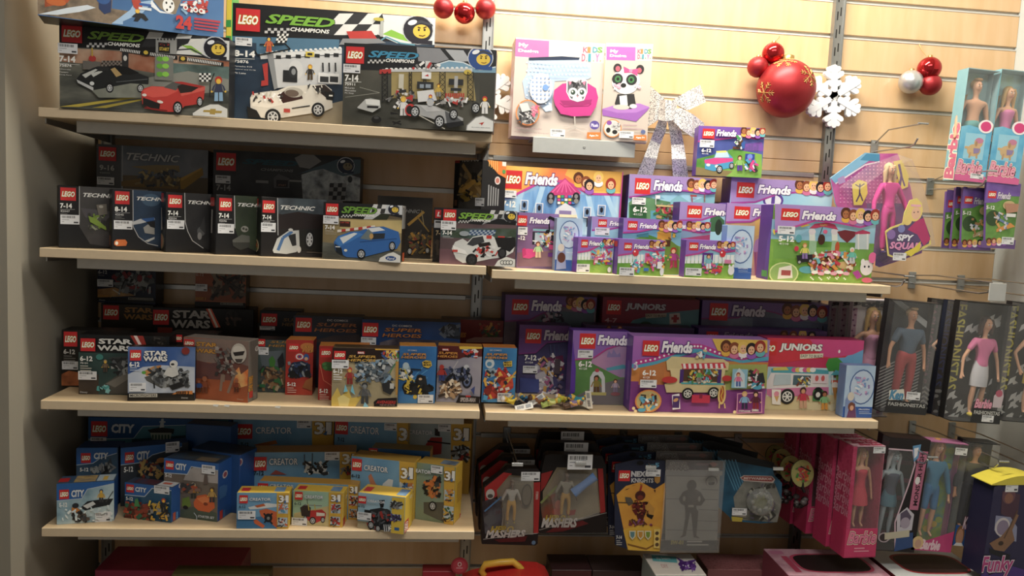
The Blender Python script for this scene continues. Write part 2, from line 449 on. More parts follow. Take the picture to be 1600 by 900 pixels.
PAINT = mat('#928c7e',.75,var=.04,scale=4)
PAINT2 = mat('#c6cccb',.7,var=.03,scale=4)
mb = MB(); mb.box((-.13,-.44,0),(-.035,.05,3.0),PAINT); struct(mb.build('wall_left'))
mb = MB(); mb.box((-.9,-.47,0),(-.075,-.3,3.0),mat('#a5a496',.75,var=.04,scale=4)); struct(mb.build('trim_1'))
mb = MB(); mb.box((2.56,-2.4,0),(2.66,.05,3.0),PAINT2); struct(mb.build('wall_right'))
mb = MB(); mb.box((-.9,-4.5,-.05),(2.66,.05,0),mat('#6c6458',.4,var=.1,scale=6)); struct(mb.build('floor'))
mb = MB(); mb.box((-.9,-4.5,3.0),(2.66,.05,3.06),mat('#e6e2d8',.8)); struct(mb.build('ceiling'))
# slotted steel uprights
for i in range(3):
    mb = MB(); w_ = .014 if i else .0125; X = i*1.0
    mb.bbox((-w_,-.014,0),(w_,0,2.98),STEEL,.001)
    for s_ in (-1,1):
        mb.box((s_*w_-.0015,-.020,0),(s_*w_+.0015,0,2.98),GREYM)
    dk = mat('#16130f',.7)
    z = .32
    while z < 2.95:
        for s_,dz in ((-1,0),(1,.012)):
            mb.box((s_*.0045-.0016,-.0146,z+dz),(s_*.0045+.0016,-.0139,z+dz+.024),dk)
        z += .05
    o = mb.build('slotted_upright',None,T(X,0,0))
    tag(o,['slotted steel upright at the dim grey side wall','slotted steel upright where the two shelf bays meet','slotted steel upright behind the white snowflake'][i],'upright','steel uprights on the slat wall')
SH = {'L1': zz(-393.2),'L2': zz(-700.9),'L3': zz(-1046.6),'L4': zz(-1345.5),'R1': zz(-708.7),'R2': zz(-1050.6)}
SHL = {'L1': 'light wooden shelf holding the large racing car boxes','L2': 'light wooden shelf holding the black vehicle boxes',
       'L3': 'light wooden shelf with chipped edge holding space and hero boxes','L4': 'light wooden shelf holding small blue and yellow boxes',
       'R1': 'light wooden shelf crowded with purple boxes beneath the bow','R2': 'light wooden shelf with the hot dog van box'}
for k,z in SH.items():
    L = k[0] == 'L'; a,b = (.004,1.0) if L else (1.014,2.006); Y = -.385 if L else -.381
    M = T((a+b)/2,Y/2,z); hw = (b-a)/2; hd = -Y/2
    mb = MB(); mb.bbox((-hw,-hd,-.021),(hw,hd-.004,0),lambda n: EDGE if n.y < -.6 else SHELF,.0012)
    if k == 'L3':
        for cx in (-.12,-.095,.02): mb.add([(cx,-hd-.0003,-.004),(cx+.011,-hd-.0003,-.006),(cx+.014,-hd-.0003,0),(cx+.002,-hd-.0003,0)],[(0,1,2,3)],'#f4f2ea')
    o = tag(mb.build('shelf',None,M),SHL[k],'shelf','wooden shelves')
    mb = MB(); mb.bbox((-hw+.06,-hd+.045,-.047),(hw-.035,-hd+.06,-.021),mat('#c9c6bd',.4,.3),.001); mb.build('support_rail',o)
    for s_ in (-1,1):
        mb = MB(); t = hw-.003
        mb.prism([(-hd+.03,-.021),(hd-.004,-.021),(hd-.004,-.045),(hd-.03,-.045),(-hd+.03,-.032)],.003,STEEL,Matrix.Translation((s_*t,0,0)) @ Matrix.Rotation(R(90),4,'Z'))
        mb.build('bracket',o)
# ------------------------------------------------------------------ the boxed toys: corners TL TR BR BL measured on the photograph
BX = {}
def B(id_,quad,z,D,cols,label,group=None,Y=-.3,sY=.05,yaw=0,syaw=3,W=None,H=None,name='toy_box',cat='toy box',on=None,dz=0):
    zb = SH[z] if z in SH else (BX[z].ztop if isinstance(z,str) else z)
    zb += dz
    X,Yf,yw,w_,h_ = fit_box(quad,zb,Y,sY,yaw,syaw)
    if W: w_ = W
    if H: h_ = H
    c = Carton(name,label,cat,X,Yf,zb+.0004,yw,w_,D,h_,cols[0],cols[1] if len(cols) > 1 else None,cols[2] if len(cols) > 2 else None,group)
    c.ztop = zb+h_; BX[id_] = c
    if DEBUG: print('BOX %-4s X%.3f Y%.3f yaw%5.1f W%.3f H%.3f back%.3f' % (id_,X,Yf,math.degrees(yw),w_,h_,Yf+D*math.cos(yw)))
    return c
DEBUG = False
G1 = 'racing set boxes on the top shelf'
B('a',[(95.5,37),(358,62),(357.5,180),(91,165.5)],'L1',.06,['#17181a','#101113'],'racing box with a black car and a red convertible under a start light',G1,Y=-.385,sY=.003)
B('b',[None,None,(349,61),(59,23)],'a',.085,['#345f8e','#14161c'],'blue snowy winter box laid across the racing box with a red 24',None,Y=-.37,sY=.03,H=.19,syaw=8)
B('c',[(361.8,4.2),(680.5,28),None,(357,181.4)],'L1',.075,['#15171b','#101113'],'tallest racing box showing a white sports car before a pit garage',G1,Y=-.295,sY=.002,syaw=2)
B('d',[(537,68.3),(774.7,77.3),(771.9,208),(535.6,193.5)],'L1',.06,['#191b1f','#101113'],'racing box with a silver single-seater in its pit and blue lettering',G1,Y=-.365,sY=.01)
B('e0',[(351,0),None,None,(354,180)],'L1',.06,['#e8d020','#2a9a3c'],'yellow and green carton squeezed between two racing boxes, edge showing',None,Y=-.30,sY=.001,W=.014,H=.30)
G2 = 'black technical vehicle boxes on the second shelf'
B('f',[(90.5,289.4),None,None,(91.8,383.5)],'L2',.06,['#1c1c1e','#121214'],'black vehicle box beside the dim side wall, lime digger half hidden',G2,Y=-.365,sY=.003,yaw=27,syaw=1,W=.19)
B('g',[(174.9,295.5),None,None,(174.9,387)],'L2',.045,['#1b1d22','#141416'],'black vehicle box with a blue helicopter and small orange capsule',G2,Y=-.365,sY=.003,yaw=28,syaw=1,W=.19)
B('h',[(259.2,300),None,None,(258,393.8)],'L2',.045,['#18181a','#111113'],'black vehicle box with a curved white line and mostly hidden quad',G2,Y=-.37,sY=.003,yaw=30,syaw=1,W=.19)
B('i',[(336.2,304),None,None,(337.4,398.7)],'L2',.045,['#161618','#111113'],'black vehicle box with a grey engine in green haze',G2,Y=-.375,sY=.003,yaw=30,syaw=1,W=.13)
B('j',[(407.9,308.4),(520,312),None,(407.4,400.8)],'L2',.045,['#1f1c1c','#111113'],'black vehicle box with a white record car and big wheel',G2,Y=-.372,sY=.003,yaw=24,syaw=1,W=.19)
G3 = 'racing car boxes on the second shelf'
B('k',[(505,315.5),(628.4,321.6),(626.3,412),(504.2,403)],'L2',.047,['#6a5c44','#141416'],'racing box with a blue car with white stripes',G3,Y=-.372,sY=.005,syaw=6)
B('l',[(590,318),(675.6,323),None,None],'L2',.07,['#2a2623','#1a1816'],'dark vehicle box with a yellow crane arm, mostly hidden',None,Y=-.2,sY=.003,H=.155)
B('m',[(678.2,324.2),None,None,(675.5,408)],'L2',.045,['#1a1a1c','#111113'],'dark racing box peeking out behind the white racing car box',G3,Y=-.315,sY=.004,W=.18)
B('n',[(690,324.7),(808,330.7),(804.3,420),(686,411.6)],'L2',.047,['#1c1d20','#d8d8d8'],'racing box with a white and black endurance car and four rings',G3,Y=-.368,sY=.005,syaw=2)
B('o',[(151,222.2),(325.2,238),None,None],'L2',.07,['#5c6066','#3c3e42'],'grey box at the back with a yellow mining dumper',None,Y=-.12,sY=.01,yaw=-3,syaw=4)
B('p',[(333.7,233.2),(564,246.7),None,None],'L2',.07,['#232426','#121214'],'wide foil-wrapped racing box at the back with shiny reflections',None,Y=-.12,sY=.01,yaw=-2,syaw=3)
B('q',[(709.7,241.5),(760.5,242),None,(708,340)],'L2',.08,['#17171a','#121214'],'black box turned sideways with a yellow jet and orange corner',None,Y=-.16,sY=.002,yaw=-54,syaw=.5,W=.115,H=.256)
G4 = 'purple friendship boxes on the bay shelf'
B('r',[(789,258),(972.9,270),None,None],'R1',.075,['#b55ab0','#5a2a86'],'big pink and gold box with a concert stage in blue spotlights',G4,Y=-.12,sY=.003)
B('s',[(983.8,272.7),(1119,279),None,None],'R1',.075,['#a77ccb','#4c2a85'],'tall lilac box with an adventure camp in front of blue hills',G4,Y=-.12,sY=.003,yaw=1,syaw=2)
B('t',[(1143,279.8),(1302.5,282.6),None,None],'R1',.075,['#b48ad4','#5a3496'],'wide lilac box rising behind the others, blue picture beneath wavy band',G4,Y=-.12,sY=.003,yaw=1,syaw=2)
B('x',[(1092.5,198.2),(1195.8,199.3),(1188.8,277.3),(1086.2,274.5)],'t',.06,['#5e3a9e','#6a3aa0'],'purple box with a pink and blue off-road car, stacked topmost',G4,Y=-.12,sY=.004,syaw=4)
B('u',[(1062.8,316.5),(1140,318),None,None],'R1',.06,['#a682cc','#4c2a85'],'lilac box showing a mountain peeping above the smaller boxes',G4,Y=-.195,sY=.003,yaw=1)
B('v',[(1136,318),(1215,320),None,None],'R1',.06,['#b89ad6','#5a3496'],'lilac box with a pale purple cupcake beside the garden party box',G4,Y=-.2,sY=.003,yaw=1)
B('w',[(1208,321.8),(1372.5,324.2),(1358.5,441.8),(1199.4,434.8)],'R1',.07,['#7cb03c','#4e2a8c','#a88ac8'],'large purple box with a garden birthday party and green lawn',G4,Y=-.355,sY=.01,yaw=1,syaw=3)
B('y',[(809.6,332.4),(901,335.5),None,(808,415)],'R1',.06,['#7a5a92','#5a2a86'],'purple box with a pink sofa dressing room and big music note',G4,Y=-.3,sY=.01)
G5 = 'light blue winter princess boxes'
B('z',[(870,340),(911,342),None,(867,419.5)],'R1',.04,['#a9c3e2','#8fa8d0'],'small pale blue oval-window box beside the dressing room box',G5,Y=-.345,sY=.01,yaw=1,syaw=2)
B('ad',[(924.7,338.7),(972,340),None,None],'R1',.05,['#a078c8','#4c2a85'],'small lilac box mostly hidden, its price label at the top',G4,Y=-.28,sY=.003,yaw=1)
B('ae',[(974.4,341.8),(1066,343.3),(1060,427.3),None],'R1',.05,['#9c6cc4','#4c2a85'],'lilac box with a yellow tower and red-haired girl at its edge',G4,Y=-.325,sY=.008,yaw=1)
B('af',[(1040,345),(1111,346.4),None,None],'R1',.05,['#a078c8','#4c2a85'],'lilac box mostly hidden, heads on a blue and pink picture',G4,Y=-.265,sY=.003,yaw=1)
B('aa',[(904.4,369.8),(959,373),(955.8,427.3),(899.8,425.8)],'R1',.05,['#8fb84c','#6a3aa8'],'little purple box with a pink party table and two balloons',G4,Y=-.36,sY=.008,yaw=12,syaw=4)
B('ab',[(966.7,372.9),(1040.7,376.6),(1035,432),(963.6,431.4)],'R1',.042,['#86b048','#6a3aa8'],'little purple box with one red balloon in a white-fenced garden',G4,Y=-.373,sY=.006,yaw=3,syaw=2)
B('ag',[(1137,351),(1179.8,354.2),(1172.6,434.5),None],'R1',.035,['#a9c3e2','#6c9cd0'],'pale blue oval-window box between two lilac boxes',G5,Y=-.365,sY=.008,yaw=1)
B('ac',[(1072.4,374.4),(1150,377.6),(1145.5,435.7),(1068.7,432)],'R1',.04,['#8ab44c','#6a3aa8'],'little purple box with a throne chair and red balloon',G4,Y=-.375,sY=.006,yaw=1,syaw=2)
G6 = 'space adventure boxes on the third shelf'
B('b1',[(158,474.5),(240,477),None,None],'L3',.07,['#2c2418','#1c1814'],'dark box at the back with gold lettering under the stacked pair',G6,Y=-.09,sY=.003)
B('b2',[(239,481),(396.8,482.4),None,None],'L3',.07,['#161312','#141110'],'wide black box at the back with a red beam beside white lettering',G6,Y=-.11,sY=.003)
B('s1',[(152.6,405),(243.5,407),(243,477),(152.6,470.8)],'b1',.06,['#15181f','#141416'],'small dark space box on top, grey spaceship over a blue planet',G6,Y=-.075,sY=.01)
B('s2',[(305.7,410),(385,412),(383.8,479.5),None],'b2',.06,['#8c4424','#1c1614'],'small orange desert space box on top, brown speeder',G6,Y=-.09,sY=.01)
G7 = 'super hero boxes on the third shelf'
B('b3',[(406.5,485.4),(470,486),None,None],'L3',.06,['#161a22','#14161a'],'dark hero box at the back, only its red square and label showing',G7,Y=-.12,sY=.003)
B('b6',[(690,498),(787,502),None,None],'L3',.06,['#8c1c16','#2a1414'],'dark red hero box at the back with a crowd in its corner',G7,Y=-.1,sY=.003,yaw=1)
B('b4',[(458.8,493.6),(568,495.5),None,None],'L3',.06,['#1e2430','#16181c'],'grey-black hero box in the middle row with bronze lettering',G7,Y=-.19,sY=.003)
B('b5',[(566,499),(720,504.6),None,None],'L3',.06,['#182a48','#16181c'],'wide navy hero box in the middle row with a dark caped shape',G7,Y=-.21,sY=.003)
B('c1',[(97.7,515.6),(200,518),None,(94.8,603.7)],'L3',.055,['#1c1814','#141210'],'dark space box beside the side wall with a fiery corner',G6,Y=-.27,sY=.015)
B('c2',[(123.7,522.8),(265,525.7),None,(122,615)],'L3',.055,['#17181a','#121214'],'black space box with a dark grey gunship and white lettering',G6,Y=-.33,sY=.008)
B('c3',[(200.3,543),(305.8,541.6),(304.3,624),(199.7,621)],'L3',.03,['#31507e','#1a1614'],'small blue space box with a white trooper on a snow sled',G6,Y=-.377,sY=.002)
B('c4',[(266.7,520),(340,521),None,None],'L3',.05,['#221a16','#181412'],'dark space box hidden behind the gold lettered one',G6,Y=-.24,sY=.003)
B('c5',[(287,524.3),(389.5,535.8),(386.7,628.3),None],'L3',.05,['#7c3c20','#6e6862','#8a8078'],'fiery brown space box with a walking machine and gold lettering',G6,Y=-.36,sY=.012,yaw=-12,syaw=6)
B('c6',[(395.5,530.8),(452,532),None,(401,609)],'L3',.06,['#22272c','#181a1c'],'dark hero box with a green figure and wooden raft',G7,Y=-.29,sY=.008)
B('c7',[(447.8,532),(490,531),None,(445,616)],'L3',.06,['#b8281c','#8a2018','#c87a20'],'red hero box with a round shield on a dark blue car',G7,Y=-.3,sY=.015)
B('c8',[(498.6,540.4),(524,541),None,(497,629)],'L3',.06,['#c02a1e','#3c2424','#c87a20'],'red hero box with a green fist, half hidden',G7,Y=-.318,sY=.002,yaw=5,syaw=1,W=.12)
B('c9',[(520.6,543),(623.8,545.9),(620.5,635.3),(517,634.7)],'L3',.05,['#8c7c58','#1a1816','#4a3a24'],'sandy hero box with a grey jet and yellow burst',G7,Y=-.375,sY=.008)
B('c10',[(623.8,541.8),(683,540.4),(678.8,630.3),(622.4,628.4)],'L3',.055,['#1f5fa0','#16181c','#d08a20'],'blue hero box with a black and yellow buggy',G7,Y=-.36,sY=.01,yaw=2)
B('c11',[(684.3,540.4),(755.8,541.8),(747.5,629.8),(681.5,624.8)],'L3',.045,['#6a6a78','#a02a20','#b88020'],'red and grey hero box with a dark blue motorcycle',G7,Y=-.35,sY=.01,yaw=-2)
B('c12',[(754.3,543.5),(809,543.5),(803,628.3),(753.5,625.5)],'L3',.055,['#2068a8','#16181c','#c87820'],'blue hero box with a red racer bridging the shelf gap',G7,Y=-.36,sY=.01,yaw=-2)
G8 = 'purple boxes on the hot dog van shelf'
B('d1',[(790,460.7),(932.6,464.4),None,None],'R2',.07,['#8a60aa','#4c2a85'],'lilac box at the back with two girls and a pink picture',G8,Y=-.1,sY=.003,yaw=3)
B('d2',[(942.6,464.4),(1093.6,468.8),None,None],'R2',.07,['#b02a50','#7a1a40'],'crimson box at the back with a white first-aid cross',None,Y=-.1,sY=.003)
B('d3',[(1098,468.8),(1300,477.6),None,None],'R2',.07,['#8c62b0','#5a3496'],'wide lilac box at the back with five girls and a river',G8,Y=-.1,sY=.003)
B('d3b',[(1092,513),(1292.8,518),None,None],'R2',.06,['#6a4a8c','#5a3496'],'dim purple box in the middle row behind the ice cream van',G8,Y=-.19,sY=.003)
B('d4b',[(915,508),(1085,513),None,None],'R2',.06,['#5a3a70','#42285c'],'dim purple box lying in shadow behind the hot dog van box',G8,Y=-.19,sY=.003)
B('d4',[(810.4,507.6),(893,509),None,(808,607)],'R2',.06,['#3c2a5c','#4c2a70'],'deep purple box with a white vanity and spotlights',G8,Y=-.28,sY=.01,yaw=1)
B('d5',[(893.8,516.2),(985,519),None,(891,630)],'R2',.055,['#6e8a50','#5a30a0'],'lilac box with a white arch before a pink castle',G8,Y=-.315,sY=.01,yaw=2)
B('d6',[(989,524.8),(1202.8,532),(1194.2,646.4),(984,641.3)],'R2',.06,['#8a4aa0','#6a3aa8','#a070c0'],'large purple box with a striped-awning hot dog van',G8,Y=-.36,sY=.008,yaw=0,syaw=3)
B('d7',[(1199,526.7),(1350.6,534),(1340,641),None],'R2',.06,['#c8285a','#b02060'],'red and pink box with a white ice cream van',None,Y=-.31,sY=.012,yaw=0)
B('d8',[(1321.7,571.5),(1369.4,571.5),(1360.7,653.8),(1317.4,649.5)],'R2',.035,['#9cc0e4','#6c90c8'],'pale blue oval-window box at the front corner of the shelf',G5,Y=-.365,sY=.006,yaw=2)
G9 = 'blue city boxes on the bottom shelf'
G10 = 'yellow and blue three-in-one boxes on the bottom shelf'
B('e1',[(138,652),(362,656),None,None],'L4',.07,['#1c5a94','#16407a'],'wide blue city box at the back with a harbour house',G9,Y=-.1,sY=.003)
B('e2',[(364.4,654.4),(522,655),None,None],'L4',.07,['#3a6c9c','#8a6420'],'blue three-in-one box at the back beside the city box',G10,Y=-.1,sY=.003)
B('e3',[(523.4,656),(638,659),None,None],'L4',.07,['#335f8c','#b8902a'],'blue three-in-one box in the middle of the back row',G10,Y=-.11,sY=.003,yaw=-10,syaw=1)
B('e4',[(640,658),(737,661.7),None,None],'L4',.07,['#6a8aa0','#c89a20'],'three-in-one box with a red mill and helicopter at the shelf end',G10,Y=-.11,sY=.003,yaw=-8,syaw=1)
B('e5',[(119.3,702),(180,698),None,None],'L4',.06,['#20568c','#16407a'],'blue city box with a dark plane beside the dim side wall',G9,Y=-.25,sY=.003,yaw=3,syaw=2,W=.095)
B('e6',[(188.7,702),(281,690.6),None,None],'L4',.045,['#1c4a80','#16407a'],'tilted blue city box with dark rescuers, price label on top corner',G9,Y=-.25,sY=.003,yaw=20,syaw=2,W=.155)
B('e9',[(290,691),(374,698),None,None],'L4',.045,['#1c4a80','#1a4a88'],'blue city box at the rear of the starter set',G9,Y=-.165,sY=.003,yaw=-8,W=.12,H=.19)
B('e7',[(256.6,713.7),(341.8,726.7),(339,814.2),None],'L4',.07,['#5a5048','#1d56a4','#1c3a60'],'blue city starter box with an orange rescue boat',G9,Y=-.345,sY=.01,yaw=-18,syaw=5)
B('e8',[(300,700),(362,709),(362,803),None],'L4',.07,['#22508c','#1b4e96','#24344c'],'second blue starter box close behind the first, only its side showing',G9,Y=-.238,sY=.002,yaw=-18,syaw=2,W=.14)
B('e12',[(394.8,708),(556.6,705),None,None],'L4',.06,['#4a80ac','#c89a20','#b88820'],'middle row three-in-one box with a white sailing ship',G10,Y=-.235,sY=.003,yaw=2,syaw=2)
B('e13',[(405,752),(560,758),(557,812),None],'L4',.04,['#3a6c9c','#c8961e','#b88820'],'low three-in-one box behind the seaplane and red car boxes',G10,Y=-.298,sY=.001,yaw=-8,syaw=2)
B('e16',[(580,704),(672,710),None,None],'L4',.05,['#2a5c94','#c8961e','#8a7a3a'],'three-in-one box whose blue top shows behind the aeroplane one',G10,Y=-.23,sY=.003,yaw=-8,syaw=1,H=.155)
B('e14',[(549.4,712),(647.6,723.8),(644.7,814.8),None],'L4',.055,['#3f78b0','#e0b81c','#b8902a'],'three-in-one box with a white aeroplane nose, yellow side',G10,Y=-.28,sY=.001,yaw=-12,syaw=4)
B('e15',[(652,719),(711,733.9),(709.7,818.6),None],'L4',.055,['#8aa8b0','#e0b81c','#c8a030'],'three-in-one box with an orange robot on wheels at the shelf end',G10,Y=-.345,sY=.01,yaw=-14,syaw=3)
B('e10',[(89,755.6),(179.4,752.7),(177,812.5),(88.4,821.2)],'L4',.055,['#4a86b8','#1e5ca8','#3a5a7c'],'small blue city box with a police boat in rough water',G9,Y=-.365,sY=.012,yaw=8,syaw=5)
B('e11',[(195.9,752.7),(268.7,762.8),(266.7,816.8),(194.5,807.6)],'L4',.038,['#1f4f80','#1f5aa8','#2a3c54'],'small blue city box with a yellow diving robot and coral',G9,Y=-.345,sY=.015,yaw=-10,syaw=5)
B('e17',[(371.7,770),(452.6,770),(449.7,826.4),(368,826.4)],'L4',.045,['#4a94c4','#e8c41c','#e0b81c'],'small three-in-one box with an orange and white seaplane',G10,Y=-.365,sY=.01)
B('e18',[(459.2,765.7),(537.2,770.6),(535,824),(456.3,819)],'L4',.045,['#88b8c8','#e8c41c','#e0b81c'],'small three-in-one box with a red off-road car',G10,Y=-.355,sY=.01,yaw=-4)
B('e19',[(560,768.6),(634.6,778),(630.3,834.2),(558.6,825.5)],'L4',.06,['#6aa8d0','#e8c41c','#e0b81c'],'small three-in-one box with a black steam locomotive',G10,Y=-.362,sY=.01,yaw=-10,syaw=5)
G11 = 'craft kits on the grey wall tray'
# ------------------------------------------------------------------ prints on the boxes (coordinates read off zoomed crops of the photograph)
CA = (50,0,4.5); CB = (350,0,3.5556); CC = (780,0,3.4625); CD = (1140,0,3.461); CE = (60,210,4.0917); CFc = (400,210,3.8095)
CG = (780,180,3.2143); CH = (1040,180,2.857); CI = (50,400,3.4605); CJ = (390,440,3.636); CK = (750,440,3.478)
CM = (1170,440,3.4605); CN = (50,640,3.461); CO = (350,640,3.461); CP = (720,660,3.3333); CQ = (1150,650,3.5556)
WH = '#f2f2ee'
ASPH = pic(['#2e302e','#5a5c54','#7c7c70'],9,stretch=(1,1,4))
DARKP = pic(['#131416','#24262a','#3a3a3c'],14)
def F(id_,c,side='F'): return BX[id_].face(side).cr(*c)
def over(f,low,m,rim=None,rw=6):
    """ink above a wavy line given from one edge to the other"""
    f.poly([(low[0][0],-3000),*low,(low[-1][0],-3000)],m)
    if rim: f.line(low,rw,rim)
def under(f,top,m): f.poly([(top[0][0],3000),*top,(top[-1][0],3000)],m)
def speed(f,col,x0,y0,x1,y1,x2,y2,x3,y3):
    f.text('SPEED',x0,y0,x1,y1,col,.3,.03,'#0c0d0e',.055,space=.95)
    f.text('CHAMPIONS',x2,y2,x3,y3,WH,.2,.03)
    n = 8; w_ = (x2-x0)/n
    f.checker(x0-w_*.5,y1+2,x2-w_*.3,y1+2+(y3-y2)*.8,8,2,'#16171a','#c8c8c8')
def helmet(f,x,y,r,shell='#1a1a26',face='#e8c420'):
    f.ell(x,y,r,r*.95,'#c8ccd4'); f.ell(x,y+r*.03,r*.93,r*.88,shell); f.ell(x+r*.22,y+r*.12,r*.54,r*.44,face); f.poly([(x-r*.5,y-r*.2),(x+r*.2,y-r*.42),(x+r*.95,y-r*.2),(x+r*.9,y-r*.34),(x+r*.2,y-r*.6),(x-r*.45,y-r*.4)],'#3c3e48')
    f.rect(x-r*.4,y+r*.62,x+r*.9,y+r*.95,shell)
    f.ell(x+r*.05,y+r*.02,r*.07,r*.07,'#1a1208',n=8); f.ell(x+r*.42,y+r*.02,r*.07,r*.07,'#1a1208',n=8)
    f.line([(x+r*.06,y+r*.36),(x+r*.3,y+r*.41),(x+r*.46,y+r*.34)],r*.05,'#5a2a10')
    f.line([(x-r*.02,y-r*.16),(x+r*.16,y-r*.1)],r*.07,'#4a2a10'); f.line([(x+r*.34,y-r*.1),(x+r*.54,y-r*.18)],r*.07,'#4a2a10')
    f.ell(x-r*.35,y-r*.45,r*.3,r*.16,'#e8ecf2',rot=20)

# a ------------------------------------------------ black car and red convertible
f = F('a',CA)
f.fill(ASPH,0,.25,1,1)
f.poly([(180,330),(900,380),(1400,420),(1400,560),(900,520),(600,470),(180,430)],pic(['#6a3a28','#a8684a','#c8a488','#8a8a80'],8))
f.poly([(930,440),(1400,470),(1400,580),(1100,560),(960,520)],pic(['#3c4c48','#6a8480','#4a5a40'],12))
f.poly([(480,600),(1100,500),(1390,560),(1390,640),(700,700),(480,680)],'#8f9188')
f.poly([(190,750),(880,655),(900,664),(330,752)],'#c9b430'); f.poly([(420,758),(800,690),(800,700),(520,760)],'#b8a430')
over(f,[(170,305),(620,345),(1000,385),(1400,430)],'#141416')
f.checker(830,215,1250,330,4,2,'#e6e6e2','#2a2b2e',60)
f.poly([(1010,380),(1040,330),(1160,280),(1200,270),(1400,290),(1400,430),(1180,390)],'#dcdedc')
f.poly([(1050,318),(1120,322),(1200,380),(1150,372)],'#8cc030'); f.line([(1015,352),(1120,345),(1240,410),(1390,430)],10,'#3a3c44')
helmet(f,1290,338,88)
speed(f,'#7fae2e',395,218,785,300,535,295,760,335)
f.logo(210,170,354,305)
for x0,x1 in ((625,775),(835,1025),(1100,1350)):
    k = (x1-x0)//12; y = 340+(x0-625)*.145
    f.poly([(x0,y-5),(x1,y-5+(x1-x0)*.15),(x1,y+24+(x1-x0)*.15),(x0,y+24)],'#1a1a1a')
    for i in range(k): f.poly([(x0+i*12,y+i*12*.15),(x0+i*12+6,y+i*12*.15),(x0+i*12+2,y+20+i*12*.15),(x0+i*12-4,y+20+i*12*.15)],WH)
for x,y in ((805,372),(1065,415)): f.rect(x-28,y-18,x+28,y+22,'#22221c'); f.ell(x,y,16,14,'#d8b820')
f.rect(875,268,1022,385,'#9a9c9a'); 
for i in range(6): f.ell(890+i*23,280,7,7,'#2a2a2a',n=8)
f.rect(893,300,975,378,'#1c1a16'); f.text('START',902,335,968,362,'#e8c830',0,.02); f.scatter(900,308,970,330,['#a02a28','#60201c'],8,6,1)
f.rect(870,400,998,570,'#7c7e78')
for y in (418,468,525): f.ell(905,y,24,18,'#62a82c'); f.ell(945,y,24,18,'#8ad03c')
f.rect(365,430,490,498,'#6e6a64'); f.ell(432,415,26,22,'#b83028'); f.line([(430,340),(432,400)],10,'#c0a020')
f.checker(495,430,680,470,14,3,'#8a8078','#3c3430')
f.rect(640,370,685,480,'#2a2a2c'); f.ell(662,412,13,20,'#d8d8d4')
# black car
f.poly([(322,558),(350,520),(440,480),(470,470),(540,470),(680,480),(760,520),(828,545),(826,590),(800,640),(640,650),(500,640),(440,645),(330,585)],'#1d2022')
f.poly([(360,530),(455,488),(470,494),(385,552)],'#c8ccc8'); f.poly([(420,520),(490,500),(505,508),(440,545)],'#c8ccc8')
f.poly([(322,562),(440,618),(440,642),(330,585)],'#c2c5c6'); f.ell(430,590,16,14,'#dfe4e6')
f.poly([(535,470),(600,462),(680,475),(760,515),(700,530),(600,520)],'#0e0f10'); f.poly([(560,490),(590,478),(640,530),(600,545)],'#b89a60')
f.poly([(462,475),(520,470),(550,480),(545,500),(480,505)],'#26282a')
f.line([(600,580),(820,560)],6,'#585c5e'); f.wheel(556,622,44); f.wheel(772,625,36)
f.poly([(430,640),(700,590),(860,600),(800,690),(480,690)],pic(['#70746a','#8c9084'],30))
f.wheel(556,622,34); f.wheel(772,625,30)
# red convertible
f.poly([(778,650),(800,625),(850,610),(960,615),(1010,580),(1060,578),(1225,612),(1215,700),(1180,735),(1080,750),(1040,790),(960,790),(850,775),(785,735)],'#c8322a')
f.poly([(790,640),(850,612),(960,618),(1040,640),(960,680),(860,690),(800,672)],'#e05044'); f.poly([(1040,640),(1225,612),(1222,640),(1060,680)],'#e0584a')
f.poly([(935,618),(1000,580),(1060,590),(1020,640)],'#5a5a58'); f.poly([(1030,610),(1075,590),(1180,620),(1130,650),(1050,660)],'#2c2220')
f.poly([(1010,585),(1060,578),(1215,610),(1190,622)],'#b82a24'); f.poly([(790,690),(850,710),(910,735),(905,770),(850,765),(790,740)],'#1b1b1b')
f.ell(800,672,16,10,'#e8e4dc'); f.ell(910,720,22,10,'#e8e4dc',rot=-10); f.line([(800,762),(960,782)],10,'#8a1c18')
f.wheel(1033,762,46,sq=.72); f.wheel(1188,720,36,sq=.6)
f.fig(1320,545,715,'#3a3e58','#8ab4d8','#c02a20'); f.line([(1258,690),(1262,590),(1290,520)],8,'#222')
f.checker(1185,520,1265,580,5,4,WH,'#222')
f.poly([(1140,795),(1190,762),(1260,735),(1320,735),(1400,775),(1400,830),(1140,830)],'#e8e8e2'); f.line([(1140,795),(1190,762),(1260,735),(1320,735),(1400,775)],8,'#55554f')
f.poly([(1215,778),(1262,778),(1262,770),(1300,770),(1300,782),(1345,785),(1340,800),(1296,800),(1296,810),(1258,806),(1258,794),(1212,792)],'#b89a3c')
f.text('7-14',210,398,318,445,WH,0,.04); f.text('75874',210,455,292,478,WH,0,.02)
for i,t in enumerate(('Chevrolet','Camaro','Drag Race')): f.text(t,210,486+i*20,210+[78,60,84][i],500+i*20,'#d8d8d2')
f.line([(210,452),(350,462)],2,WH); f.label(198,308,336,388)
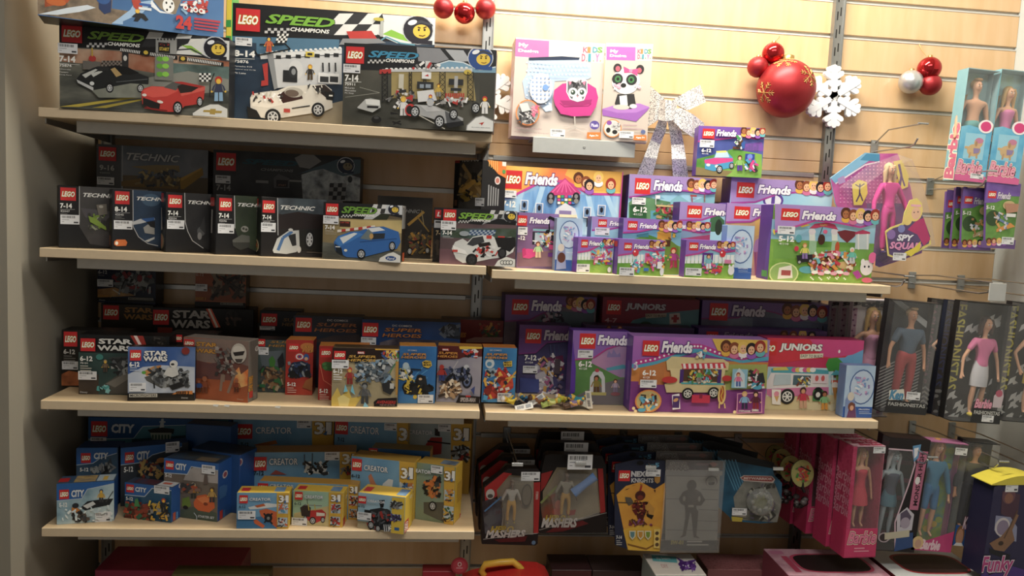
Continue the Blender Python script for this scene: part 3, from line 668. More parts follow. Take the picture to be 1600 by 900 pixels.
# b ------------------------------------------------ blue winter box
f = F('b',CA)
f.fill(pic(['#264e84','#3a6ca4','#5484b4'],4))
f.poly([(40,100),(40,-400),(600,-400),(560,60),(690,80),(560,170)],pic(['#6a5c4c','#8c7a64','#4a4038'],30,detail=6))
f.poly([(90,-200),(420,-200),(250,20),(90,50)],pic(['#7a2a14','#c85a24','#3a1a10'],12))
f.poly([(45,100),(250,55),(390,35),(450,55),(330,85),(180,105)],'#d0dce8'); f.poly([(560,165),(690,70),(720,20),(860,0),(780,90),(640,150),(640,172)],'#9cc0e4')
f.poly([(850,0),(900,60),(960,95),(1010,100),(1050,0)],pic(['#7a6c58','#9c8c74'],30)); f.poly([(840,0),(900,75),(1000,102),(900,90),(830,40)],'#e8eef4')
f.ell(170,15,70,26,'#c8641c')
f.poly([(470,10),(560,0),(555,85),(510,100),(470,60)],'#1d3566'); f.ell(500,-10,50,40,'#2a5a9c')
f.poly([(700,0),(760,0),(780,60),(745,80),(715,50)],'#b83a20'); f.poly([(700,118),(740,85),(790,100),(820,140),(800,150),(768,125),(745,152),(715,148),(728,122)],'#17181c'); f.ell(742,80,16,14,'#e8b820')
f.rect(755,20,838,48,'#2a5aa8'); f.rect(750,48,840,78,'#dfe6ec')
f.ell(960,40,42,52,'#eef0f0'); 
for x,y in ((945,20),(972,50),(950,70),(985,25)): f.ell(x,y,7,9,'#1a1a1a',n=8)
f.poly([(1060,10),(1210,0),(1240,85),(1190,100),(1060,60)],'#b82a24'); f.scatter(1060,5,1230,90,['#e6e6e6','#22222a','#c03028','#8ab4d8'],26,16,4)
for x,y in ((1080,55),(1150,72),(1190,80)): f.ell(x,y,18,18,'#e8e8e8'); f.ell(x,y,9,9,'#b02a24')
f.text('24',1018,112,1118,208,'#c8281e',0,.05,'#2a4a80',.07)
for i in range(4): f.rect(1140,140+i*22,1325-i*8,150+i*22,'#b8283a')
# c ------------------------------------------------ white sports car and pit garage
f = F('c',CB)
f.fill(pic(['#1c2a3c','#2c4056','#3a4c60'],5),0,.2,1,1)
f.poly([(240,660),(660,560),(660,700),(240,700)],pic(['#8a8070','#b0a488'],8)); f.poly([(30,200),(640,190),(640,270),(180,300),(180,240),(30,225)],'#4c7896')
over(f,[(40,200),(600,218),(1200,240)],'#15161a')
f.checker(640,75,960,195,4,2,'#e8e8e6','#2c2d30',110)
f.poly([(880,80),(1180,100),(1180,250),(960,240),(850,190),(890,120)],'#e2e6e8'); f.poly([(880,190),(930,165),(1010,200),(1060,240),(980,220)],'#8cc830')
f.line([(850,240),(900,205),(980,240),(1060,250)],8,'#5a9ab0')
helmet(f,1078,165,88,'#1c1828')
speed(f,'#79b828',235,78,610,155,370,152,585,188)
f.logo(68,45,200,178)
f.poly([(680,175),(820,172),(850,215),(700,220)],'#c83028'); f.poly([(660,215),(860,215),(900,240),(640,250)],'#8a8c90'); f.rect(870,110,885,205,'#b8bcb8'); f.ell(860,108,30,10,'#c8b83c')
# garage
f.poly([(200,300),(655,268),(655,300),(205,330)],'#dfe2e4')
for i in range(16): f.ell(240+i*27,291-i*1.6,9,6,'#eef0f0',n=8)
f.poly([(275,330),(655,305),(655,470),(520,470),(300,490)],'#c9ccd0'); f.poly([(240,300),(275,300),(300,490),(280,500)],'#8c9094')
for i,x in enumerate((290,345,400,450,505,560,610)): f.rect(x,308-i*2,x+28,330-i*2,'#1d2024')
f.rect(455,288,502,318,'#d8c030'); f.rect(465,295,492,310,'#222'); f.ell(400,390,40,55,'#d4d6d8')
f.rect(330,390,408,460,'#1e2024'); f.ell(385,400,24,32,'#2a2c30'); f.ell(388,400,12,18,'#8c9094')
f.fig(480,360,445,'#2a2420','#4a3a20','#c8901c'); 
for x in (550,585,620): f.line([(x,350),(x+2,400)],9,'#24262a')
f.rect(526,405,640,468,'#e4e6e8'); f.rect(535,425,582,460,'#2c2e32'); f.rect(590,425,635,460,'#2c2e32')
f.poly([(215,360),(245,350),(248,475),(208,480),(210,450),(228,448)],'#b8302a')
f.line([(170,280),(190,310),(370,275),(340,245),(200,250)],8,'#15161a'); f.fig(252,205,290,'#d06028','#c85020','#22345a'); f.checker(300,190,362,240,5,4,WH,'#222',12)
# white car
f.poly([(148,545),(160,522),(240,510),(300,505),(360,480),(560,470),(600,500),(605,600),(560,620),(330,655),(240,660),(180,650),(150,610)],'#dcd8ce')
f.poly([(150,545),(240,512),(330,520),(360,575),(250,600),(160,590)],'#ece8de'); f.poly([(300,530),(350,500),(430,510),(440,550),(330,575)],'#3a1c18'); f.ell(390,515,52,28,'#b8b4aa'); f.ell(380,520,38,20,'#6a5a50')
f.poly([(490,480),(560,472),(615,520),(605,560),(570,545)],'#2a1e1c'); f.poly([(560,510),(615,515),(605,560),(570,555)],'#131314'); f.rect(585,528,605,538,WH)
f.scatter(165,515,330,570,['#3c3c3c','#b82c24','#fff','#c8c4b8'],22,9,7); f.scatter(440,480,560,520,['#2a2a2a','#f0ece2'],14,9,8)
f.rect(335,605,370,628,'#b83a30'); f.line([(380,605),(480,590)],7,'#2a2a2a'); f.poly([(130,592),(185,615),(208,655),(140,655)],'#181818')
f.wheel(275,652,46,sq=.95); f.wheel(525,612,40,sq=.9)
f.text('8-14',62,282,175,322,WH,0,.04); f.text('75876',62,335,140,356,WH,0,.02); f.line([(62,328),(175,332)],2,WH)
for i,t in enumerate(('Porsche 919','Hybrid and 917K','Pit Lane')): f.text(t,62,366+i*18,62+[98,120,64][i],380+i*18,'#d8d8d8')
f.label(68,210,160,262)
# d ------------------------------------------------ pit stop
f = F('d',CB)
f.fill(pic(['#34352f','#4c4c44','#5c5a50'],10),0,.28,1,1)
f.poly([(930,380),(1380,390),(1400,560),(930,545)],pic(['#8c7a48','#a8965c','#7a6a40'],7)); f.poly([(1420,400),(1510,400),(1510,620),(1420,560)],'#3c3c36')
over(f,[(660,385),(900,392),(1510,400)],'#1c1e22')
f.poly([(1070,262),(1200,270),(1250,330),(1180,350),(1080,340)],'#8a8c92'); f.poly([(1230,275),(1330,280),(1370,340),(1290,345)],'#b0b4ba')
f.poly([(1170,360),(1250,335),(1330,345),(1420,385),(1510,370),(1510,405),(1200,400)],'#74a0bc'); f.line([(1170,362),(1250,338),(1330,348),(1420,388),(1510,372)],6,'#d8e4ec')
helmet(f,1425,322,72,'#204a90')
speed(f,'#2f8fb8',805,282,1078,330,900,326,1058,352)
f.logo(680,258,778,355)
f.poly([(880,385),(1380,380),(1380,398),(880,400)],'#c8cacc')
for i in range(18): f.ell(905+i*26,384-i*.4,9,6,'#e8eaea',n=8)
f.poly([(865,388),(930,384),(930,408),(865,412)],'#b82c28'); f.ell(1355,402,22,14,'#c8b030'); f.rect(1120,340,1145,390,'#d0d2d4'); f.scatter(1040,355,1200,385,['#c02a28','#e8e8e8','#888'],10,12,5)
for x in (880,1030,1110,1200,1355):
    w_ = 30 if x in (880,1355,1200) else 14; y1 = 570 if w_ == 30 else 530
    f.line([(x,400),(x,y1)],4,'#16171a'); f.line([(x+w_,400),(x+w_,y1)],4,'#16171a')
    for q in range(int((y1-400)/28)): f.line([(x,402+q*28),(x+w_,430+q*28)],3,'#16171a'); f.line([(x+w_,402+q*28),(x,430+q*28)],3,'#16171a')
f.rect(1102,402,1152,442,'#e4e6e8'); f.poly([(1135,415),(1115,425),(1140,428)],'#c02828')
f.rect(1075,455,1165,500,'#26282c'); f.rect(1090,470,1112,492,'#8a98a8'); f.rect(1122,470,1150,492,'#8a98a8')
f.poly([(1075,510),(1165,500),(1185,560),(1080,570)],'#d8dadc'); f.rect(1250,440,1330,478,'#24262a'); f.rect(1282,425,1298,520,'#a8aaac'); f.rect(1260,490,1320,510,'#22252a')
for i in range(9): f.rect(1232+i*12,520,1239+i*12,548,'#b83028')
f.rect(1225,548,1340,572,'#c8c8c8'); f.scatter(1180,540,1350,590,['#e8e8e8','#333','#b83028','#999'],26,10,12)
f.rect(975,415,1000,495,'#c8c4b4'); f.scatter(905,505,1060,600,['#dcdcdc','#2c2c2c','#b82c28','#eee','#777'],34,14,13)
f.poly([(745,600),(790,555),(820,550),(870,560),(875,600),(830,628),(750,605)],'#b8bab8'); f.poly([(790,555),(870,560),(870,590),(795,582)],'#e6e8e6'); f.rect(800,590,862,606,'#222')
f.fig(1000,540,645,'#e4e4e4','#ddd','#d8b040'); f.fig(1150,530,600,'#2a58a8','#2a4a90','#c02828'); f.fig(1450,540,635,'#e8e8e6','#e8e8e8','#c82a24'); f.fig(1195,470,540,'#caa830','#888','#7a4a1a')
f.wheel(1400,605,32,sq=.8); f.ell(852,668,28,20,'#151515'); f.ell(852,658,14,8,'#444'); f.line([(940,680),(990,695)],8,'#111'); f.line([(945,695),(985,676)],8,'#111'); f.poly([(930,625),(960,632),(985,640),(930,640)],'#141414')
f.line([(680,545),(870,520),(760,490)],2,'#a8a89c'); f.line([(1060,630),(1230,720)],5,'#c8c6b8')
# single-seater
f.poly([(1020,600),(1070,585),(1180,595),(1260,630),(1330,660),(1330,700),(1260,700),(1150,660),(1040,630)],'#a8aaac')
f.poly([(1230,620),(1290,650),(1330,680),(1310,705),(1240,690)],'#55585c'); f.poly([(1225,690),(1330,675),(1335,700),(1250,715)],'#15161a'); f.poly([(1090,588),(1160,590),(1210,620),(1130,625)],'#c0c2c4')
f.ell(1040,615,30,34,'#c82a26'); f.ell(1035,615,18,24,'#222'); f.wheel(1065,625,34); f.wheel(1200,680,36); f.wheel(1278,640,30); f.ell(1150,575,20,20,'#b8bcc0')
f.poly([(1345,742),(1350,700),(1400,655),(1440,645),(1510,680),(1510,760),(1345,750)],'#e6e8e6'); f.line([(1345,742),(1352,700),(1400,657),(1440,647),(1510,682)],5,'#888'); f.poly([(1415,690),(1448,682),(1432,702),(1430,694)],'#c03020'); f.text('McLAREN MERCEDES',1378,708,1480,718,'#8a8c90')
f.text('7-14',682,422,752,458,WH,0,.04); f.text('75911',680,466,735,482,WH,0,.02); f.line([(680,462),(770,462)],2,WH)
for i,t in enumerate(('McLaren','Mercedes','Pit Stop')): f.text(t,680,488+i*15,680+[52,60,48][i],500+i*15,'#ccc')
f.label(672,362,764,414)
f = F('e0',CA); f.poly([(1350,140),(1400,140),(1400,190),(1350,190)],'#2c9a44'); f.rect(1350,250,1400,282,'#38a03c'); f.rect(1350,300,1400,800,'#cfd8e2'); f.scatter(1350,300,1400,800,['#3a7ab8','#222','#c83020','#e8c020'],30,14,3)

# ------------------------------------------------ black technical boxes
def technic(f,lg,age,lab,line,t=None,tt=None,num='42045',frac=1.):
    x0,y0,x1,y1 = lg; w_ = x1-x0
    if line: f.line(line,5,'#b8babc')
    f.logo(*lg)
    f.text(age[0],age[1],age[2],age[3],age[4],WH,0,.04); f.text(num,age[1],age[4]+12,age[1]+w_*.6,age[4]+26,'#cfcfcf'); f.line([(age[1],age[4]+8),(age[3]+20,age[4]+8)],2,'#ccc')
    f.lines(age[1],age[4]+32,age[1]+w_*.7,2,9,'#8c8c8c')
    if t: f.text(t,*tt,WH,.3,.03)
    f.label(*lab)
f = F('f',CE)
f.poly([(262,320),(262,590),(330,700),(700,760),(700,320)],pic(['#2c2c2c','#4c4a4a','#343038'],8)); f.poly([(270,470),(700,520),(700,600),(300,530)],'#57545a')
technic(f,(140,338,240,425),('7-14',140,440,213,472),(140,512,262,576),[(262,322),(262,560)],'TECHNIC',(288,374,500,408),'42047')
f.scatter(325,510,440,600,['#7a9a2c','#a0a888','#3c3c38','#5a5a54'],34,13,2); f.poly([(370,450),(435,445),(440,510),(385,520)],'#7c766c'); f.ell(400,462,14,9,'#b8b4a8'); f.poly([(318,520),(370,540),(440,600),(430,612),(330,560)],'#8aaa34'); f.ell(455,578,26,46,'#3a3834')
f = F('g',CE)
f.poly([(600,340),(608,590),(660,680),(760,722),(900,760),(900,340)],pic(['#1e2c3c','#2c4460','#182028'],8)); f.ell(720,420,60,40,'#42607c')
f.line([(604,345),(606,590),(640,655),(700,698),(765,712)],5,'#b8babc')
technic(f,(490,362,582,448),('8-14',490,462,565,494),(482,548,600,608),None,'TECHNIC',(630,398,850,430),'42045')
f.poly([(600,560),(650,540),(740,532),(745,545),(655,570),(602,578)],'#c8ccd0'); f.poly([(655,540),(740,530),(742,548),(690,560)],'#2c5c9c'); f.poly([(670,595),(700,575),(742,590),(742,640),(680,630)],'#a0a09c'); f.poly([(680,680),(742,655),(742,668),(700,688)],'#c4c8c8'); f.poly([(690,560),(745,555),(745,600),(715,590)],'#1a1c20')
f.poly([(484,685),(500,672),(555,672),(568,690),(560,712),(500,714),(484,705)],'#d06a20'); f.ell(500,695,10,12,'#f0e8d8')
f = F('g',CE,'L'); f.rect(446,640,462,712,'#8a5a40'); f.ell(452,578,12,46,'#4a4a44')
f = F('h',CE)
f.poly([(935,370),(938,560),(990,680),(1080,735),(1300,790),(1300,360)],pic(['#1c1c1e','#303032','#222024'],8))
technic(f,(830,385,918,470),('7-14',830,488,892,518),(822,546,932,606),[(935,372),(938,560),(955,620),(985,680),(1055,728)],'TECHNIC',(958,422,1150,452),'42034')
f.ell(1040,620,26,30,'#5a5c5e'); f.ell(1030,650,14,24,'#888'); f.poly([(1030,600),(1060,520),(1070,640)],'#3a3a3c')
f = F('h',CE,'L'); f.rect(774,375,802,432,'#b81c1c'); f.ell(782,680,22,52,'#7a7458'); f.ell(782,680,16,42,'#9c6a4c'); f.line([(786,470),(790,610)],9,'#9a9a9a')
f = F('i',CE)
f.poly([(1253,390),(1256,600),(1290,700),(1500,800),(1500,380)],pic(['#20241e','#3a4834','#2a302c'],7))
technic(f,(1157,405,1237,490),('7-14',1155,504,1217,534),(1147,570,1250,634),[(1253,392),(1256,600)],'TECHNIC',(1276,438,1480,468),'42046')
f.ell(1318,605,24,20,'#9a9a92'); f.ell(1310,602,8,8,'#44443e'); f.ell(1328,608,8,8,'#44443e'); f.poly([(1240,675),(1300,640),(1350,650),(1350,720),(1290,740),(1242,712)],'#62645e'); f.poly([(1240,690),(1350,690),(1350,720),(1290,740),(1242,712)],'#3c3e3a')
f = F('i',CE,'L'); f.rect(1098,402,1126,458,'#b81c1c'); f.poly([(1050,620),(1088,615),(1090,755),(1052,752)],'#8c2a1c'); f.line([(1112,480),(1108,630)],9,'#9a9a9a'); f.rect(1066,470,1090,600,'#4a4a4a')
f = F('j',CFc)
f.fill(pic(['#1e1c1c','#2c2828','#3a3434'],7),.2,0,1,1); f.poly([(130,380),(420,380),(420,480),(300,470),(220,490),(130,470)],pic(['#5c7078','#3c444c','#8494a0'],6)); f.poly([(130,480),(250,460),(420,485),(420,560),(130,560)],'#2a2020')
technic(f,(40,392,112,468),('7-14',40,480,90,506),(30,524,116,582),[(128,378),(131,600)],'TECHNIC',(148,422,350,455),'42033')
f.poly([(98,690),(125,620),(190,575),(260,570),(262,660),(240,700),(180,712),(105,705)],'#ccd0ce'); f.poly([(190,600),(235,590),(240,660),(215,665)],'#2c2e30'); f.line([(130,690),(160,615),(215,578)],18,'#4a78b0')
f.poly([(255,570),(400,560),(400,700),(260,690)],'#22221f'); f.wheel(318,626,60,sq=.48); f.ell(255,685,12,20,'#d8d8d4'); f.ell(205,568,14,9,'#d0d0cc'); f.line([(300,700),(400,705)],5,'#6a6058')
f = F('j',CE,'L'); f.rect(1380,410,1408,458,'#b81c1c'); f.ell(1380,706,30,48,'#c8c0a0'); f.ell(1380,706,25,42,'#8a5a3c'); f.scatter(1362,680,1398,735,['#c87030','#5a8a4a','#e8c060'],12,10,2); f.line([(1396,470),(1392,590)],10,'#a0a0a0')

# ------------------------------------------------ k blue car, n endurance car, m, l
f = F('k',CFc)
f.fill(pic(['#7a6a4c','#9c8a5c','#5c5446'],7),0,.25,1,1); f.poly([(500,505),(880,515),(880,590),(500,560)],pic(['#b8a060','#d0b878','#8a8450'],9)); f.poly([(395,640),(880,700),(880,780),(395,760)],ASPH)
over(f,[(390,492),(640,505),(740,470),(880,500)],'#18191c'); f.poly([(640,505),(700,505),(745,470),(880,480),(880,400),(700,420)],'#c8ccd0'); f.checker(700,415,780,470,3,2,'#d8d8d8','#333',15); f.poly([(690,508),(745,472),(800,476),(780,508)],'#2a3020')
helmet(f,820,445,36,'#22263a'); speed(f,'#6aa02c',512,428,718,476,585,472,706,492); f.logo(418,410,490,482)
f.rect(500,515,562,550,'#3c1c18'); f.text('LAP TIME',505,520,556,530,'#c83c2c')
for i in range(9): f.poly([(485+i*25,568-i*3),(510+i*25,565-i*3),(510+i*25,580-i*3),(485+i*25,583-i*3)],'#c03024' if i % 2 else '#e4ddd0')
f.poly([(465,640),(490,605),(560,580),(620,575),(680,552),(760,548),(850,580),(862,640),(840,680),(700,715),(620,735),(540,730),(475,690)],'#2868b4')
f.poly([(470,632),(500,602),(600,580),(640,595),(560,640),(500,665)],'#3a80cc'); f.poly([(500,615),(585,585),(605,590),(520,650)],'#dfe6ea'); f.poly([(655,560),(735,552),(770,570),(690,582)],'#dfe4e8'); f.poly([(620,620),(670,562),(700,590),(690,630)],'#6c7c80'); f.poly([(690,625),(700,590),(770,588),(765,620)],'#2a3038'); f.ell(688,606,12,16,'#c89a50')
f.poly([(470,650),(510,675),(520,720),(480,700)],'#14202c'); f.rect(475,665,502,672,'#e0e4e6'); f.ell(535,690,10,8,'#e8e4d0'); f.line([(620,640),(840,620)],4,'#1c4a88')
f.wheel(628,712,30,sq=.85); f.wheel(812,665,28,sq=.7)
f.poly([(728,765),(740,735),(790,708),(820,700),(866,725),(866,790),(728,780)],'#e4e4de'); f.ell(804,737,32,14,'#1c4a90'); f.text('Ford',782,730,826,746,WH,.3)
f.text('7-14',415,540,470,566,WH,0,.04); f.lines(415,572,490,3,9,'#ddd'); f.label(404,482,494,535)
f = F('k',CFc,'R'); f.text('SPEED',868,425,905,445,'#d8d8d8',.2); f.rect(868,445,905,560,'#8a8c8e'); f.rect(872,705,886,750,'#c85020')
f = F('n',CFc)
f.fill(pic(['#4a3c40','#6a5458','#383034'],7),0,.25,1,1); f.poly([(1100,560),(1560,560),(1560,640),(1100,610)],pic(['#5c7888','#3c4c38','#8494a0'],8)); f.poly([(1090,680),(1560,700),(1560,800),(1090,790)],pic(['#5c3c44','#84606a','#4a3438'],7))
f.checker(1275,570,1430,600,12,3,'#a8b8c8','#34507c',10)
over(f,[(1090,515),(1340,538),(1440,500),(1560,530)],'#18191c'); f.poly([(1345,538),(1440,500),(1560,520),(1560,440),(1420,445)],'#9ca0a4'); f.checker(1400,450,1480,500,3,2,'#d0d0d0','#333',20)
helmet(f,1512,485,40,'#1c1c26'); speed(f,'#7ab02c',1208,465,1412,510,1275,503,1396,522); f.logo(1117,445,1190,515)
f.poly([(1165,680),(1185,640),(1230,620),(1260,640),(1290,610),(1340,600),(1400,600),(1430,620),(1520,610),(1545,650),(1530,700),(1480,730),(1400,740),(1300,760),(1230,765),(1190,740)],'#dcdedc')
f.poly([(1420,615),(1540,612),(1548,660),(1510,700),(1440,670)],'#1a1a1c'); f.poly([(1255,655),(1290,615),(1350,605),(1360,640),(1290,665)],'#3a3c40'); f.poly([(1320,650),(1390,640),(1400,660),(1330,672)],'#221a18'); f.rect(1372,600,1402,622,'#c83028'); f.rect(1440,605,1480,615,'#c83028'); f.rect(1325,680,1362,708,'#c83028')
f.scatter(1300,670,1460,730,['#1a1a1c','#e8e8e8','#c83028','#2a2a2c'],22,12,4); f.poly([(1170,660),(1245,690),(1260,715),(1180,700)],'#f0f0ee'); f.rect(1170,685,1200,700,'#c83028')
f.wheel(1283,745,36,rim='#2c2c2e',sq=.95); f.wheel(1465,706,32,rim='#3a3a3c',sq=.8); f.ell(1240,590,30,15,'#9aa4ac')
f.poly([(1410,795),(1440,750),(1490,728),(1560,750),(1560,810),(1410,800)],'#e8e8e2')
for i in range(4): f.ell(1465+i*17,762,13,14,'#3c3c3a'); f.ell(1465+i*17,762,9,10,'#e8e8e2')
f.text('7-14',1112,572,1165,598,WH,0,.04); f.lines(1112,604,1180,2,9,'#ddd'); f.label(1102,512,1190,570)
f = F('m',CFc); f.fill('#1a1a1c'); f.rect(1068,448,1115,500,'#c8181c'); f.text('L',1080,462,1098,488,WH,.2,.04); f.rect(1062,510,1115,558,'#c8ccd2'); f.rect(1068,515,1115,528,'#444'); f.text('7-',1072,572,1096,600,'#c8b088',0,.03); f.rect(1040,625,1105,750,'#2c2624'); f.scatter(1045,630,1090,740,['#4a4038','#1a1816'],8,16,2)
f = F('l',CFc); f.fill(pic(['#1a1816','#2c2824','#3a342c'],9)); f.text('HNIC',890,445,975,470,'#7a7a78',.3,.02); f.line([(905,540),(1000,460)],16,'#a07a20'); f.line([(960,490),(1030,580)],8,'#8a6a20'); f.line([(985,450),(1000,545)],5,'#8a7a50'); f.scatter(900,570,1045,720,['#1c1a18','#4a443c','#6a5a30','#b08020','#8c3c2c'],60,14,6); f.wheel(915,695,22,sq=.7); f.wheel(1020,690,20,sq=.7)
# o p q
f = F('o',CE)
f.fill(pic(['#4c5258','#6a7480','#8c9098','#5a5448'],5)); f.fill('#54565a',0,0,.215,1); f.line([(538,62),(538,420)],6,'#a8aaac')
f.poly([(540,260),(1085,280),(1085,420),(540,400)],pic(['#5a4c38','#7a684a'],12))
f.poly([(590,205),(760,195),(900,200),(905,240),(780,250),(640,215)],'#9a8454'); f.poly([(905,285),(1050,215),(1055,260),(930,350),(910,350)],'#a8801c'); f.poly([(910,280),(1045,212),(1040,225),(915,300)],'#c89a2c'); f.poly([(530,300),(670,280),(680,330),(900,330),(890,350),(530,330)],'#8c6c34'); f.scatter(640,230,900,330,['#3c4048','#9c8450','#5c6068','#c0a868'],50,16,3)
f.logo(388,78,500,172); f.text('9-16',395,195,487,232,'#b8b8b4',0,.03); f.text('42035',393,240,460,252,'#a0a09c'); f.text('TECHNIC',568,118,905,180,'#c0c2c4',.3,.03,'#3a3c40',.05); f.label(378,270,488,325)
f = F('p',CE)
f.fill(pic(['#1c1c1e','#3a3a3c','#222224'],9)); f.logo(1138,115,1262,235); f.text('7-14',1140,320,1228,360,'#9a9a98',0,.03); f.label(1133,260,1228,315)
f.cr(*CFc); f.text('SPEED',-75,145,245,190,'#1c5260',.3,.05); f.text('CHAMPIONS',30,200,222,225,'#8a8a88',.2,.02)
f.poly([(230,140),(280,115),(340,118),(390,160),(320,205),(260,195)],'#8c8c8c'); f.poly([(270,240),(420,190),(620,260),(630,400),(280,385)],pic(['#3c3e40','#8a9298','#b8c0c4','#4c5052'],30,rough=.15)); f.poly([(250,235),(400,205),(520,250),(625,230),(625,150),(480,150)],'#48606c')
helmet(f,535,185,52,'#1c2a44','#8c8064'); f.checker(440,290,540,390,4,4,'#2c2c2e','#8a8c8e',10)
f.rect(0,272,75,292,'#8a8a88'); f.rect(200,270,272,285,'#8a8a88'); f.poly([(105,262),(135,235),(200,262),(200,320),(108,318)],'#5a5a5c'); f.rect(122,270,190,315,'#241c1c'); f.text('START',132,296,180,308,'#9a6a50'); f.ell(560,268,14,20,'#2c3034')
f = F('q',CFc)
f.fill(pic(['#2c2c2e','#4c4a46','#1c1c1e'],12),.2,.02,.98,1); f.text('TECHNIC',1228,132,1330,160,'#b0b0ae',.3,.02); f.rect(1188,122,1214,170,'#a01c18')
f.poly([(1208,340),(1290,230),(1370,330),(1340,380),(1240,360)],'#8a6a34'); f.line([(1230,180),(1360,380)],16,'#a88850'); f.line([(1370,190),(1250,340)],14,'#9c8c6c'); f.line([(1225,340),(1320,260)],20,'#c89a3c'); f.ell(1250,370,34,30,'#8a7020'); f.scatter(1215,240,1370,390,['#2c2a28','#b8943c','#8c7c5c'],30,14,5); f.rect(1185,390,1200,425,'#6a4a34'); f.label(1310,378,1362,428)
f = F('q',CFc,'R')
f.poly([(1350,112),(1470,112),(1489,120),(1489,262),(1440,235),(1395,180)],'#e07818'); f.rect(1468,125,1488,190,'#e8e0d8')
for i in range(5): f.line([(1388+i*12,118),(1388+i*12,190+i*8)],4,'#f0c060')
f.ell(1437,275,17,24,'#d8d0cc'); f.ell(1437,275,11,16,'#c07060'); f.ell(1475,222,10,12,'#4a9a4c')
for i in range(5): f.line([(1385+i*14,300+i*6),(1380+i*14,425)],8,'#8c8e90')
# ------------------------------------------------ purple friendship boxes
SKYB = pic(['#6cb0dc','#9cd0e8','#c8e4ec'],5); GRASS = pic(['#4c8c28','#78b03c','#9cc850'],14); LILAC = '#a389c6'
def friends(f,lg,tt,hd=None,r=22,low=None,rim='#b8328c',head_col=LILAC,lab=None,age=None,num=None,title='Friends'):
    if low: over(f,low,head_col,rim,8)
    f.logo(*lg)
    f.text(title,*tt,'#f6f2fa',.18,.045,'#4a2478',.1)
    if hd: f.heads([(hd[0]+(hd[2]-hd[0])*i/4,hd[1]+(hd[3]-hd[1])*i/4+(4 if i % 2 else -3)) for i in range(5)],r)
    if age: f.text(age[0],*age[1:],'#f4f2f0',0,.04)
    if num: f.text(num[0],*num[1:],'#f0f0f0')
    if lab: f.label(*lab)
f = F('r',CG)
f.fill(pic(['#5c8ec8','#8cb8e0','#7a6cb8'],6)); f.poly([(30,430),(250,350),(400,400),(600,400),(600,600),(30,600)],pic(['#3c6cb0','#70a8e0','#b8dcf4'],7,stretch=(3,1,.5)))
for a,b in (((250,250),(160,560)),((330,260),(300,560)),((420,280),(480,560)),((500,300),(600,560)),((150,260),(60,560))): f.line([a,b],26,'#a8d0f0')
over(f,[(20,400),(70,405),(200,340),(330,330),(450,395),(620,400)],pic(['#d84a98','#e87838','#f0c048','#c03c9c'],3),'#c83a98',12)
f.poly([(330,300),(360,240),(640,240),(640,400),(600,385),(440,380),(380,330)],'#e0a83c')
f.logo(28,275,112,372); f.text('Friends',135,290,290,352,'#f8f4fa',.18,.045,'#6a2470',.1)
f.heads([(398,315),(435,335),(498,312),(452,350),(560,345)],26)
f.poly([(250,390),(330,315),(410,390),(395,405),(265,402)],'#c8307c')
for i in range(6): f.line([(265+i*24,388),(330,325)],6,'#e85aa0')
f.rect(290,400,380,450,'#3c4454')
for i in range(5):
    for j in range(3): f.rect(292+i*18,402+j*16,306+i*18,415+j*16,['#e8c030','#30a070','#d03c8c','#3c7cd0','#f0f0f0'][(i+j*2) % 5])
for x in (258,385): f.ell(x,415,20,28,'#26222e'); f.ell(x,408,9,11,'#888'); f.ell(x,432,12,12,'#888')
f.poly([(285,470),(330,440),(380,470),(395,520),(270,520)],'#d8dce8'); f.rect(300,478,360,505,'#8a7ab0')
for x,y in ((125,455),(200,470),(440,490),(512,480)): f.rect(x-18,y-30,x+18,y+26,'#e8e8f0'); f.rect(x-14,y-26,x+14,y+22,'#6a8cb8'); f.ell(x,y-4,8,14,'#181824'); f.line([(x,y+25),(x-2,y+70)],5,'#222')
f.text('7-12',18,430,80,462,WH,0,.04); f.label(20,376,84,416)
f.poly([(590,600),(620,240),(700,240),(700,600)],'#b03088')
f = F('s',CG)
f.fill(SKYB); f.poly([(650,440),(700,400),(780,420),(880,440),(880,530),(650,530)],pic(['#4c7c58','#6a9c6c'],14)); f.poly([(860,430),(900,400),(960,440),(1090,380),(1090,480),(860,470)],'#7cb8c8'); f.poly([(760,480),(1100,460),(1100,600),(760,560)],'#54a0b8')
f.poly([(700,410),(760,370),(830,420)],'#7ab0d0'); f.poly([(655,450),(740,470),(740,520),(655,515)],'#2f6a3c')
f.poly([(795,455),(880,448),(890,505),(800,510)],'#6a6a58'); f.scatter(790,450,895,520,['#5a4430','#b89860','#3c7c3c','#8c8c7c','#c03048'],44,12,3); f.rect(788,450,872,462,'#d8c07c'); f.line([(785,400),(785,450)],4,'#ddd'); f.rect(788,402,806,420,'#e8e8f0'); f.line([(965,400),(968,440)],5,'#a03c38'); f.rect(958,400,990,410,'#a83c3c'); f.line([(1030,400),(1030,436)],5,'#8a5a4c')
friends(f,(682,315,756,398),(778,328,915,382),(962,345,1075,348),22,[(650,412),(760,395),(850,375),(940,380),(1040,395),(1095,388)],'#a83a9c',lab=(666,412,732,450),age=('6-12',672,460,738,488),num=('41121',672,492,715,504))
f = F('t',CH)
f.fill(SKYB); f.ell(480,380,46,36,'#5a3c9c'); f.ell(480,382,36,26,'#dfe4f0'); f.rect(474,350,486,400,'#5a3c9c')
friends(f,(320,298,394,370),(415,312,556,355),(598,312,722,318),22,[(290,392),(400,388),(500,352),(580,345),(680,358),(760,345)],'#a83a9c')
f = F('x',CH)
f.fill(pic(['#2c3c84','#4c5ca8','#6c4c9c'],6)); f.poly([(140,195),(240,170),(300,150),(430,175),(430,280),(130,280)],pic(['#3c7c2c','#68a838','#8cb848'],12)); f.poly([(130,230),(200,240),(300,250),(260,280),(130,280)],'#8a7a4a')
f.poly([(340,130),(430,120),(440,160),(350,160)],'#7a4ca8')
